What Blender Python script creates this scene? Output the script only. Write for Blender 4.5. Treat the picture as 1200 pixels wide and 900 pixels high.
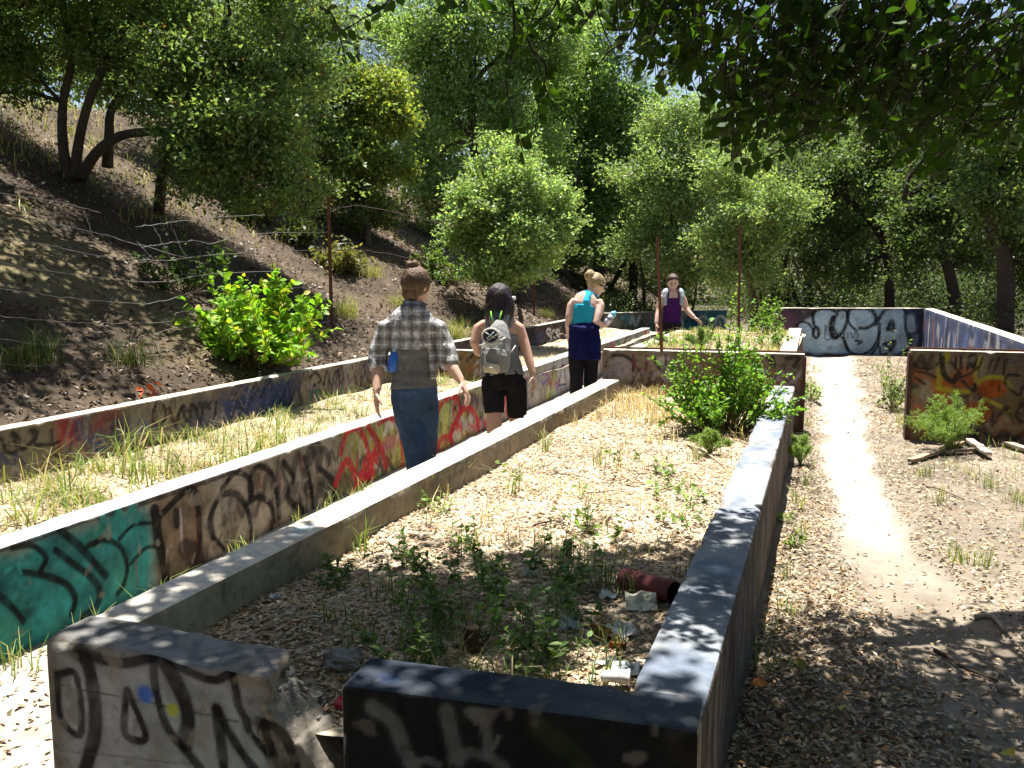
import bpy, bmesh, math, random
import numpy as np
from mathutils import Vector

for _o in list(bpy.data.objects):
    bpy.data.objects.remove(_o)
scene = bpy.context.scene
COL = scene.collection
PI = math.pi
random.seed(7)

# ------------------------------------------------------------------ camera
FPX, CAM_H = 1080.0, 1.40                       # focal length in px of a 1200 px wide frame, eye height
PITCH = math.atan(135 / FPX)
YAW = math.atan(385 / FPX * math.cos(PITCH))
_fh = np.array([-math.sin(YAW), math.cos(YAW), 0.0])
CR = np.array([math.cos(YAW), math.sin(YAW), 0.0])
CF = _fh * math.cos(PITCH) + np.array([0, 0, -math.sin(PITCH)])
CU = _fh * math.sin(PITCH) + np.array([0, 0, math.cos(PITCH)])
CC = np.array([0, 0, CAM_H])
cam_data = bpy.data.cameras.new('camera')
cam_data.sensor_width = 36.0
cam_data.lens = 36.0 * FPX / 1200.0
cam_data.clip_start = 0.05
cam_data.clip_end = 2000.0
cam = bpy.data.objects.new('camera', cam_data)
COL.objects.link(cam)
cam.location = (0, 0, CAM_H)
cam.rotation_euler = (PI / 2 - PITCH, 0, YAW)
scene.camera = cam

# ------------------------------------------------------------------ sky, sun, exposure
SUN_X, SUN_Y = -0.10, 0.24                       # horizontal run towards the sun per metre of height
TO_SUN = Vector((SUN_X, SUN_Y, 1.0)).normalized()
SUN_EL = math.asin(TO_SUN.z)
SUN_AZ = math.atan2(TO_SUN.x, TO_SUN.y)          # clockwise from +Y
world = bpy.data.worlds.new('World')
scene.world = world
world.use_nodes = True
wn = world.node_tree.nodes
wn.clear()
w_out = wn.new('ShaderNodeOutputWorld')
w_bg = wn.new('ShaderNodeBackground')
w_sky = wn.new('ShaderNodeTexSky')
w_sky.sky_type = 'NISHITA'
w_sky.sun_disc = False
w_sky.sun_elevation = SUN_EL
w_sky.sun_rotation = SUN_AZ
w_sky.air_density = 1.0
w_sky.dust_density = 1.6
w_sky.ozone_density = 1.0
w_bg.inputs['Strength'].default_value = 0.05
world.node_tree.links.new(w_sky.outputs[0], w_bg.inputs['Color'])
world.node_tree.links.new(w_bg.outputs[0], w_out.inputs['Surface'])
sun_data = bpy.data.lights.new('sun', 'SUN')
sun_data.energy = 5.0
sun_data.angle = math.radians(0.53)
sun_data.color = (1.0, 0.965, 0.91)
sun = bpy.data.objects.new('sun', sun_data)
COL.objects.link(sun)
sun.rotation_euler = TO_SUN.to_track_quat('Z', 'Y').to_euler()
sun.location = (0, 0, 30)
scene.view_settings.view_transform = 'Standard'
scene.view_settings.look = 'None'
scene.view_settings.gamma = 1.0
scene.view_settings.exposure = 1.65
scene.view_settings.use_curve_mapping = False
scene.cycles.max_bounces = 8
scene.cycles.diffuse_bounces = 4
scene.cycles.transmission_bounces = 5
scene.cycles.transparent_max_bounces = 6
scene.cycles.use_denoising = True

# ------------------------------------------------------------------ survey: a point of the place from a sight line
def ray(u, v):
    return CF + (u - 600) / FPX * CR + (450 - v) / FPX * CU
def PZ(u, v, z):
    r = ray(u, v)
    return CC + r * ((z - CAM_H) / r[2])
def PY(u, v, Y):
    r = ray(u, v)
    return CC + r * (Y / r[1])
def PX(u, v, X):
    r = ray(u, v)
    return CC + r * (X / r[0])
def PD(u, v, d):
    return CC + ray(u, v) * d

# ------------------------------------------------------------------ noise
def _hash(i, seed):
    i = i.astype(np.int64)
    h = (i[:, 0] * 374761393 + i[:, 1] * 668265263 + i[:, 2] * 1440662683 + seed * 974634777) & 0xffffffff
    h = ((h ^ (h >> 13)) * 1274126177) & 0xffffffff
    return ((h ^ (h >> 16)) & 0xffffff) / float(0x7fffff) - 1.0
def vnoise(p, seed=0):
    p = np.asarray(p, float)
    i = np.floor(p)
    f = p - i
    f = f * f * (3 - 2 * f)
    r = 0
    for dx in (0, 1):
        wx = f[:, 0] if dx else 1 - f[:, 0]
        for dy in (0, 1):
            wy = f[:, 1] if dy else 1 - f[:, 1]
            for dz in (0, 1):
                wz = f[:, 2] if dz else 1 - f[:, 2]
                r = r + _hash(i + np.array([dx, dy, dz]), seed) * wx * wy * wz
    return r
def fbm(p, octaves=4, seed=0):
    p = np.asarray(p, float)
    a, s = 1.0, 0
    for k in range(octaves):
        s = s + a * vnoise(p * (2.03 ** k) + 17.3 * k, seed + k)
        a *= 0.5
    return s
def sstep(a, b, x):
    t = np.clip((x - a) / (b - a), 0, 1)
    return t * t * (3 - 2 * t)

# ------------------------------------------------------------------ objects
def prop(o, label=None, cat=None, group=None, kind=None):
    if label: o['label'] = label
    if cat: o['category'] = cat
    if group: o['group'] = group
    if kind: o['kind'] = kind
    return o
def thing(name, base, label, cat, group=None):
    o = bpy.data.objects.new(name, None)
    o.empty_display_size = 0.1
    COL.objects.link(o)
    o.location = [float(c) for c in base]
    return prop(o, label, cat, group)
def root_loc(o):
    while o.parent is not None:
        o = o.parent
    return np.array(o.location)
def put_mesh(name, me, mat, parent=None):
    if mat is not None:
        me.materials.append(mat)
    o = bpy.data.objects.new(name, me)
    COL.objects.link(o)
    if parent is not None:
        o.parent = parent
    return o
def mk(name, V, F, mat, parent=None, col=None, smooth=False, base=None):
    """one mesh object from world-space vertices; F = int array (quads or tris) or list of tuples"""
    V = np.asarray(V, float)
    off = root_loc(parent) if parent is not None else (np.asarray(base, float) if base is not None else np.zeros(3))
    V = V - off
    me = bpy.data.meshes.new(name)
    if isinstance(F, np.ndarray):
        k = F.shape[1]
        me.vertices.add(len(V))
        me.vertices.foreach_set('co', V.astype(np.float32).ravel())
        me.loops.add(F.size)
        me.loops.foreach_set('vertex_index', F.astype(np.int32).ravel())
        me.polygons.add(len(F))
        me.polygons.foreach_set('loop_start', (np.arange(len(F)) * k).astype(np.int32))
        me.update(calc_edges=True)
    else:
        me.from_pydata(V.tolist(), [], [list(map(int, f)) for f in F])
        me.update()
    if smooth:
        me.polygons.foreach_set('use_smooth', np.ones(len(me.polygons), bool))
    if col is not None:
        col = np.asarray(col, float)
        if col.ndim == 1:
            col = np.tile(col, (len(V), 1))
        rgba = np.ones((len(V), 4), np.float32)
        rgba[:, :3] = col
        at = me.color_attributes.new('col', 'FLOAT_COLOR', 'POINT')
        at.data.foreach_set('color', rgba.ravel())
    o = put_mesh(name, me, mat, parent)
    if base is not None and parent is None:
        o.location = [float(c) for c in base]
    return o

class Geo:
    """collects tubes, boxes and blobs (world space) for one mesh"""
    def __init__(s):
        s.V, s.F, s.C, s.n = [], [], [], 0
    def add(s, V, F, c=None):
        V = np.asarray(V, float)
        s.V.append(V)
        s.F += [tuple(i + s.n for i in f) for f in F]
        s.C.append(np.tile(np.array(c if c is not None else (1, 1, 1), float), (len(V), 1)))
        s.n += len(V)
    def tube(s, path, rad, n=8, c=None, cap=True, hint=None):
        """path: points; rad: scalars or (across, depth) pairs"""
        P = np.array(path, float)
        m = len(P)
        if np.isscalar(rad): rad = [rad] * m
        T = np.gradient(P, axis=0) if m > 2 else np.tile(P[1] - P[0], (2, 1))
        T /= np.linalg.norm(T, axis=1)[:, None] + 1e-9
        h = np.array(hint, float) if hint is not None else np.array([0.31, 0.17, 0.93])
        if hint is None and abs(T[0] @ h) > 0.85: h = np.array([0.9, 0.3, 0.1])
        V, F = [], []
        th = np.arange(n) * 2 * PI / n
        S0 = None
        for i in range(m):
            if hint is not None:
                S = np.cross(T[i], h)
                if np.linalg.norm(S) < 0.15: S = S0 if S0 is not None else np.cross(T[i], [0.2, 0.3, 0.9])
            else:
                S = np.cross(T[i], h) if S0 is None else S0 - (S0 @ T[i]) * T[i]
            S = S / (np.linalg.norm(S) + 1e-9)
            S0 = S
            D = np.cross(S, T[i])
            a, b = (rad[i], rad[i]) if np.isscalar(rad[i]) else rad[i]
            V += list(P[i] + a * np.cos(th)[:, None] * S + b * np.sin(th)[:, None] * D)
        for i in range(m - 1):
            for k in range(n):
                k2 = (k + 1) % n
                F.append((i * n + k, i * n + k2, (i + 1) * n + k2, (i + 1) * n + k))
        if cap:
            F.append(tuple(range(n))[::-1])
            F.append(tuple((m - 1) * n + k for k in range(n)))
        s.add(V, F, c)
        return s
    def box(s, cen, half, axes=None, c=None, taper=1.0):
        A = np.array(axes, float) if axes is not None else np.eye(3)
        V = []
        for z in (-1, 1):
            t = taper if z > 0 else 1.0
            for x, y in ((-1, -1), (1, -1), (1, 1), (-1, 1)):
                V.append(np.array(cen) + A[0] * half[0] * x * t + A[1] * half[1] * y * t + A[2] * half[2] * z)
        s.add(V, [(3, 2, 1, 0), (4, 5, 6, 7), (0, 1, 5, 4), (1, 2, 6, 5), (2, 3, 7, 6), (3, 0, 4, 7)], c)
        return s
    def ell(s, cen, rad, axes=None, nu=14, nv=9, c=None, bump=0.0, seed=0):
        A = np.array(axes, float) if axes is not None else np.eye(3)
        V, F = [], []
        for j in range(nv + 1):
            ph = PI * j / nv
            for i in range(nu):
                th = 2 * PI * i / nu
                V.append((math.sin(ph) * math.cos(th), math.sin(ph) * math.sin(th), math.cos(ph)))
        V = np.array(V)
        if bump:
            V = V * (1 + bump * fbm(V * 1.9 + seed * 3.7, 3, seed))[:, None]
        V = np.array(cen) + (V * np.array(rad)) @ A
        for j in range(nv):
            for i in range(nu):
                i2 = (i + 1) % nu
                F.append((j * nu + i, (j + 1) * nu + i, (j + 1) * nu + i2, j * nu + i2))
        s.add(V, F, c)
        return s
    def out(s, name, mat, parent=None, smooth=False, base=None):
        return mk(name, np.concatenate(s.V), s.F, mat, parent, np.concatenate(s.C), smooth, base)
    def remesh(s, name, mat, parent, voxel=0.006, it=4, col=None, keep=0.4, wrinkle=None):
        """fuse the pieces into one continuous skin"""
        V = np.concatenate(s.V)
        off = root_loc(parent)
        me = bpy.data.meshes.new('tmp')
        me.from_pydata((V - off).tolist(), [], [list(f) for f in s.F])
        bm = bmesh.new(); bm.from_mesh(me)
        bmesh.ops.remove_doubles(bm, verts=bm.verts, dist=1e-5)
        bmesh.ops.recalc_face_normals(bm, faces=bm.faces)
        bm.to_mesh(me); bm.free()
        o = bpy.data.objects.new('tmp', me)
        COL.objects.link(o)
        r = o.modifiers.new('r', 'REMESH'); r.mode = 'VOXEL'; r.voxel_size = voxel
        sm = o.modifiers.new('s', 'SMOOTH'); sm.factor = 0.5; sm.iterations = it
        de = o.modifiers.new('d', 'DECIMATE'); de.ratio = keep
        dg = bpy.context.evaluated_depsgraph_get()
        m2 = bpy.data.meshes.new_from_object(o.evaluated_get(dg))
        bpy.data.objects.remove(o)
        m2.name = name
        m2.polygons.foreach_set('use_smooth', np.ones(len(m2.polygons), bool))
        n = len(m2.vertices)
        co = np.empty(n * 3, np.float32); m2.vertices.foreach_get('co', co)
        W = co.reshape(-1, 3) + off
        if wrinkle is not None:
            nr = np.empty(n * 3, np.float32); m2.vertices.foreach_get('normal', nr); nr = nr.reshape(-1, 3)
            amp, fr = wrinkle
            w = fbm(W * np.array(fr), 3, 12)
            w = (0.5 - np.abs(w)) * amp
            W = W + nr * w[:, None]
            m2.vertices.foreach_set('co', (W - off).astype(np.float32).ravel()); m2.update()
        if col is not None:
            c = col(W) if callable(col) else np.tile(np.array(col, float), (n, 1))
            rgba = np.ones((n, 4), np.float32); rgba[:, :3] = c
            at = m2.color_attributes.new('col', 'FLOAT_COLOR', 'POINT')
            at.data.foreach_set('color', rgba.ravel())
        return put_mesh(name, m2, mat, parent)

# ------------------------------------------------------------------ materials
def new_mat(name):
    m = bpy.data.materials.new(name)
    m.use_nodes = True
    nt = m.node_tree
    b = nt.nodes['Principled BSDF']
    return m, nt, b
def node(nt, t, **kw):
    n = nt.nodes.new(t)
    for k, v in kw.items():
        if k.startswith('i_'):
            n.inputs[k[2:]].default_value = v
        else:
            setattr(n, k, v)
    return n
def col_mat(name, rough=0.85, spec=0.3, var=0.25, scale=30.0, bump=0.3, bscale=90.0, bdist=0.004, tint=None):
    """vertex colour 'col' (or a tint) broken up by two noises, with fine relief"""
    m, nt, b = new_mat(name)
    L = nt.links.new
    tc = node(nt, 'ShaderNodeTexCoord')
    n1 = node(nt, 'ShaderNodeTexNoise'); n1.inputs['Scale'].default_value = scale; n1.inputs['Detail'].default_value = 6
    n2 = node(nt, 'ShaderNodeTexNoise'); n2.inputs['Scale'].default_value = scale * 0.13; n2.inputs['Detail'].default_value = 4
    L(tc.outputs['Object'], n1.inputs['Vector']); L(tc.outputs['Object'], n2.inputs['Vector'])
    ad = node(nt, 'ShaderNodeMath', operation='ADD'); L(n1.outputs[0], ad.inputs[0]); L(n2.outputs[0], ad.inputs[1])
    mr = node(nt, 'ShaderNodeMapRange'); L(ad.outputs[0], mr.inputs[0])
    mr.inputs[1].default_value = 0.6; mr.inputs[2].default_value = 1.4
    mr.inputs[3].default_value = 1 - var; mr.inputs[4].default_value = 1 + var
    mx = node(nt, 'ShaderNodeVectorMath', operation='SCALE')
    if tint is None:
        at = node(nt, 'ShaderNodeAttribute', attribute_name='col')
        L(at.outputs['Color'], mx.inputs[0])
    else:
        mx.inputs[0].default_value = tint
    L(mr.outputs[0], mx.inputs['Scale'])
    L(mx.outputs[0], b.inputs['Base Color'])
    b.inputs['Roughness'].default_value = rough
    b.inputs['Specular IOR Level'].default_value = spec
    if bump:
        n3 = node(nt, 'ShaderNodeTexNoise'); n3.inputs['Scale'].default_value = bscale; n3.inputs['Detail'].default_value = 5
        L(tc.outputs['Object'], n3.inputs['Vector'])
        bp = node(nt, 'ShaderNodeBump'); bp.inputs['Strength'].default_value = bump; bp.inputs['Distance'].default_value = bdist
        L(n3.outputs[0], bp.inputs['Height']); L(bp.outputs[0], b.inputs['Normal'])
    return m
def leaf_mat(name, trans=0.35, rough=0.42, spec=0.45, tgain=(1.25, 1.3, 0.55)):
    m, nt, b = new_mat(name)
    L = nt.links.new
    at = node(nt, 'ShaderNodeAttribute', attribute_name='col')
    L(at.outputs['Color'], b.inputs['Base Color'])
    b.inputs['Roughness'].default_value = rough
    b.inputs['Specular IOR Level'].default_value = spec
    tg = node(nt, 'ShaderNodeVectorMath', operation='MULTIPLY'); tg.inputs[1].default_value = tgain
    L(at.outputs['Color'], tg.inputs[0])
    tr = node(nt, 'ShaderNodeBsdfTranslucent'); L(tg.outputs[0], tr.inputs['Color'])
    mix = node(nt, 'ShaderNodeMixShader'); mix.inputs[0].default_value = trans
    L(b.outputs[0], mix.inputs[1]); L(tr.outputs[0], mix.inputs[2])
    L(mix.outputs[0], nt.nodes['Material Output'].inputs['Surface'])
    return m

M_CONC = col_mat('concrete', 0.92, 0.12, 0.34, 26, 0.7, 55, 0.008)
M_GROUND = col_mat('ground_dirt', 0.95, 0.15, 0.3, 14, 0.8, 45, 0.012)
M_LITTER = leaf_mat('dry_leaf', 0.12, 0.7, 0.25, (1, .9, .7))
M_LEAF = leaf_mat('leaf', 0.5, 0.48, 0.28, (1.3, 1.4, 0.65))
M_LEAF_BIG = leaf_mat('broad_leaf', 0.42, 0.5, 0.25, (1.35, 1.4, 0.45))
M_LEAF_OVER = leaf_mat('oak_leaf', 0.42, 0.6, 0.15, (1.5, 1.9, 0.35))
M_GRASS = leaf_mat('grass_blade', 0.35, 0.55, 0.3, (1.15, 1.15, 0.6))
M_BARK = col_mat('bark', 0.95, 0.15, 0.4, 25, 0.9, 35, 0.02)
M_RUST = col_mat('rusty_steel', 0.8, 0.3, 0.45, 40, 0.5, 90, 0.003)
M_WIRE = col_mat('fence_wire', 0.55, 0.5, 0.3, 60, 0.2, 200, 0.001)
M_WOOD = col_mat('weathered_wood', 0.9, 0.2, 0.35, 30, 0.6, 80, 0.004)
M_SKIN = col_mat('skin', 0.5, 0.4, 0.06, 30, 0.08, 200, 0.001)
M_CLOTH = col_mat('cloth', 0.9, 0.15, 0.2, 40, 0.75, 26, 0.014)
M_HAIR = col_mat('hair', 0.5, 0.3, 0.55, 60, 1.0, 110, 0.008)
for _n in [n for n in M_HAIR.node_tree.nodes if n.type == 'TEX_NOISE' and n.inputs['Scale'].default_value > 20]:   # strands run downwards
    _mp = M_HAIR.node_tree.nodes.new('ShaderNodeMapping'); _mp.inputs['Scale'].default_value = (1.0, 1.0, 0.12)
    _tc = [n for n in M_HAIR.node_tree.nodes if n.type == 'TEX_COORD'][0]
    M_HAIR.node_tree.links.new(_tc.outputs['Object'], _mp.inputs['Vector']); M_HAIR.node_tree.links.new(_mp.outputs[0], _n.inputs['Vector'])
M_PLASTIC = col_mat('plastic', 0.3, 0.5, 0.08, 30, 0.05, 90, 0.001)
M_PAPER = col_mat('crumpled_paper', 0.75, 0.3, 0.15, 40, 0.5, 60, 0.004)
# ================================================================== ground and hillside
Z_LEFT = -0.22                                    # the walk between the low walls lies lower
TOE_X = -4.60
def path_mask(x, y):
    """worn dirt track, 1 on its middle line"""
    cx = np.interp(y, [0, 2.5, 4.2, 6.5, 9, 12, 15.5], [0.9, 0.72, 0.36, 0.10, 0.10, 0.02, -0.1])
    w = np.interp(y, [0, 3, 5, 8, 12, 16], [0.40, 0.28, 0.18, 0.19, 0.27, 0.38])
    q = np.stack([x * 2.2, y * 1.3, 0 * x], 1)
    return 1 - sstep(0.55, 1.25, np.abs(x - cx) / w + 0.30 * fbm(q * 1.9, 4, 5))
def ground_z(x, y):
    s = sstep(-1.9, -0.35, x)                      # the step is hidden under the planter
    z = Z_LEFT * (1 - s)
    z = np.where(y > 8.2, Z_LEFT * (1 - sstep(-1.9, -1.5, x)), z)
    z = z * (1 - sstep(15.6, 19, y))
    q = np.stack([x * 0.9, y * 0.9, 0 * x], 1)
    z = z + 0.018 * fbm(q, 3, 2) + 0.006 * fbm(q * 7, 2, 3)
    z = z - 0.025 * path_mask(x, y) * (y < 16)
    return z + sstep(0.8, 3.0, x) * 0.05 + np.where(y > 17, 0.02 * (y - 17), 0)
def hill_z(x, y):
    toe = TOE_X + 0.5 * sstep(15.5, 24, y)
    d = toe - x
    q = np.stack([x * 0.35, y * 0.35, 0 * x], 1)
    base = 0.40 - 0.55 * sstep(14.5, 18.0, y)
    rise = 0.50 * np.clip(d, -0.3, 7.2) + 0.16 * np.clip(d - 7.2, 0, 60)
    return base + rise + 0.16 * fbm(q, 3, 8) * sstep(0.0, 1.0, d) + 0.03 * fbm(q * 6, 3, 9)

def sheet(name, xs, ys, zf, colf, mat):
    X, Y = np.meshgrid(xs, ys, indexing='ij')
    x, y = X.ravel(), Y.ravel()
    V = np.stack([x, y, zf(x, y)], 1)
    nx, ny = len(xs), len(ys)
    i, j = np.meshgrid(np.arange(nx - 1), np.arange(ny - 1), indexing='ij')
    a = (i * ny + j).ravel()
    F = np.stack([a, a + ny, a + ny + 1, a + 1], 1)
    return prop(mk(name, V, F, mat, None, colf(V), True), kind='structure')
def ground_col(V):
    x, y = V[:, 0], V[:, 1]
    q = V * np.array([1, 1, 0])
    n = fbm(q * 3, 4, 11)[:, None] * 0.5
    m = (path_mask(x, y) * (y < 16) * (x > -0.4) * sstep(3.9, 6.0, y))[:, None]
    left = ((x < -1.9) & (x > -3.4))[:, None] * 0.8
    dirt = np.array([0.172, 0.142, 0.106]) * (1 + 0.5 * n)
    track = np.array([0.36, 0.315, 0.255]) * (1 + 0.18 * n)
    m = np.maximum(m, left)
    c = dirt * (1 - m) + track * m
    far = sstep(16, 22, y)[:, None]
    c = c * (1 - far) + np.array([0.09, 0.075, 0.05]) * (1 + 0.5 * n) * far
    return np.clip(c, 0.02, 1)
def hill_col(V):
    n = fbm(V * 2.2, 4, 14)[:, None]
    g = sstep(0.15, 0.7, fbm(V * 0.6, 3, 15) + 0.28 * sstep(-9, -13, V[:, 0]))[:, None]
    c = np.array([0.066, 0.049, 0.033]) * (1 + 0.4 * n)
    return np.clip(c * (1 - g * 0.5) + np.array([0.20, 0.17, 0.075]) * g * 0.5, 0.02, 1)
xs = np.concatenate([np.array([-320, -160, -80, -40, -20, -12, -7]), np.arange(-4.6, -0.4, 0.1), np.arange(-0.4, 3.2, 0.04), np.arange(3.2, 6, 0.3), np.array([7, 9, 12, 16, 24, 40, 80, 160, 320])])
ys = np.concatenate([np.array([-300, -100, -40, -15, -6, -2]), np.arange(-1, 1.5, 0.25), np.arange(1.5, 9, 0.045), np.arange(9, 17, 0.12), np.array([18, 19, 20, 22, 25, 30, 40, 60, 100, 200, 400])])
sheet('ground', xs, ys, ground_z, ground_col, M_GROUND)
hx = np.concatenate([np.array([-120, -70, -40, -25, -18]), np.arange(-15, -3.9, 0.09)])
hx = np.append(hx, -3.9)
hy = np.concatenate([np.array([-60, -20, -5]), np.arange(-1, 24, 0.12), np.array([25, 27, 30, 35, 42, 55, 80, 140])])
def hill_z_join(x, y):
    z = hill_z(x, y)
    inside = (x > TOE_X - 0.02) & (y < 15.5)
    return np.where(inside, np.minimum(z, -0.6), z)
sheet('hillside', hx, hy, hill_z_join, hill_col, M_GROUND)

# ================================================================== painted concrete walls
def curve(pts, n=7):
    """Catmull-Rom through the points"""
    P = np.array(pts, float)
    if len(P) < 3:
        return P
    Q = np.vstack([2 * P[0] - P[1], P, 2 * P[-1] - P[-2]])
    out = []
    for i in range(1, len(Q) - 2):
        for t in np.linspace(0, 1, n, endpoint=False):
            a, b, c, d = Q[i - 1:i + 3]
            out.append(0.5 * (2 * b + (c - a) * t + (2 * a - 5 * b + 4 * c - d) * t * t + (3 * b - a - 3 * c + d) * t ** 3))
    out.append(P[-1])
    return np.array(out)
def seg_dist(p, poly):
    best = np.full(len(p), 1e9)
    for a, b in zip(poly[:-1], poly[1:]):
        ab = b - a
        t = np.clip(((p - a) @ ab) / (ab @ ab + 1e-12), 0, 1)
        d = p - a - t[:, None] * ab
        best = np.minimum(best, (d * d).sum(1))
    return np.sqrt(best)
def in_poly(p, poly):
    x, y = p[:, 0], p[:, 1]
    ins = np.zeros(len(p), bool)
    j = len(poly) - 1
    for i in range(len(poly)):
        xi, yi = poly[i]; xj, yj = poly[j]
        ins ^= ((yi > y) != (yj > y)) & (x < (xj - xi) * (y - yi) / (yj - yi + 1e-12) + xi)
        j = i
    return ins
def spray(C, p, pts, w, c, alpha=0.95, soft=0.35, smooth=True, seed=0):
    """spray-can line: pts in face coordinates, w full width in metres"""
    poly = curve(pts) if smooth else np.array(pts, float)
    lo, hi = poly.min(0) - w * 1.2, poly.max(0) + w * 1.2
    k = np.where(((p >= lo) & (p <= hi)).all(1))[0]
    if not len(k): return
    q = p[k]
    d = seg_dist(q, poly)
    n = fbm(np.c_[q * 26, np.full(len(q), seed * 1.3)], 2, seed)
    lo = fbm(np.c_[q * 3.1, np.full(len(q), seed * 0.7)], 2, seed + 3)
    w = w * (1 + 0.22 * lo)
    a = alpha * (1 - sstep(0.5 * w * (1 - soft), 0.5 * w * (1 + soft), d * (1 + 0.12 * n)))
    a = np.maximum(a, alpha * 0.22 * (1 - sstep(0.3 * w, 1.0 * w, d)))      # overspray halo
    a = a * np.clip(0.92 + 0.2 * n, 0, 1)
    C[k] = C[k] * (1 - a[:, None]) + np.array(c) * a[:, None]
def fill(C, p, pts, c, alpha=0.9, soft=0.03, smooth=True, seed=0, var=0.2):
    """filled paint field with a feathered, uneven rim"""
    poly = curve(pts + [pts[0]]) if smooth else np.array(pts + [pts[0]], float)
    lo, hi = poly.min(0) - soft, poly.max(0) + soft
    k = np.where(((p >= lo) & (p <= hi)).all(1))[0]
    if not len(k): return
    q = p[k]
    d = seg_dist(q, poly)
    sd = np.where(in_poly(q, poly), -d, d)
    n = fbm(np.c_[q * 9, np.full(len(q), seed * 2.1)], 3, seed)
    a = alpha * (1 - sstep(-soft, soft * 0.6, sd + soft * 0.6 * n))
    cc = np.array(c) * np.clip(1 + var * n, 0.3, 1.7)[:, None]
    C[k] = C[k] * (1 - a[:, None]) + cc * a[:, None]
def dot(C, p, cen, r, c, alpha=0.9, seed=0, soft=0.5):
    cen = np.array(cen)
    k = np.where((np.abs(p - cen) < r * 1.8).all(1))[0]
    if not len(k): return
    d = np.linalg.norm(p[k] - cen, axis=1)
    n = fbm(np.c_[p[k] * 20, np.zeros(len(k))], 2, seed)
    a = alpha * (1 - sstep(r * (1 - soft), r * (1 + soft * 0.4), d * (1 + 0.2 * n)))
    C[k] = C[k] * (1 - a[:, None]) + np.array(c) * a[:, None]

class Face:
    """the painted face of a wall: maps sight lines to (s, z)"""
    def __init__(s, A, B):
        s.A = np.array([A[0], A[1], 0.0]); d = np.array([B[0] - A[0], B[1] - A[1], 0.0])
        s.L = np.linalg.norm(d); s.d = d / s.L
        s.n = np.array([s.d[1], -s.d[0], 0.0])
    def sz(s, u, v):
        r = ray(u, v)
        t = ((s.A - CC) @ s.n) / (r @ s.n)
        P = CC + r * t
        return np.array([(P - s.A) @ s.d, P[2]])
    def pts(s, crop, L):
        x0, y0, k = crop
        return [s.sz(x0 + a / k, y0 + b / k) for a, b in L]
    def px(s, crop, u, v):
        """metres per crop pixel near a crop point"""
        x0, y0, k = crop
        a, b = s.sz(x0 + u / k, y0 + v / k), s.sz(x0 + u / k, y0 + (v + 6) / k)
        return abs(a[1] - b[1]) / 6

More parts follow.
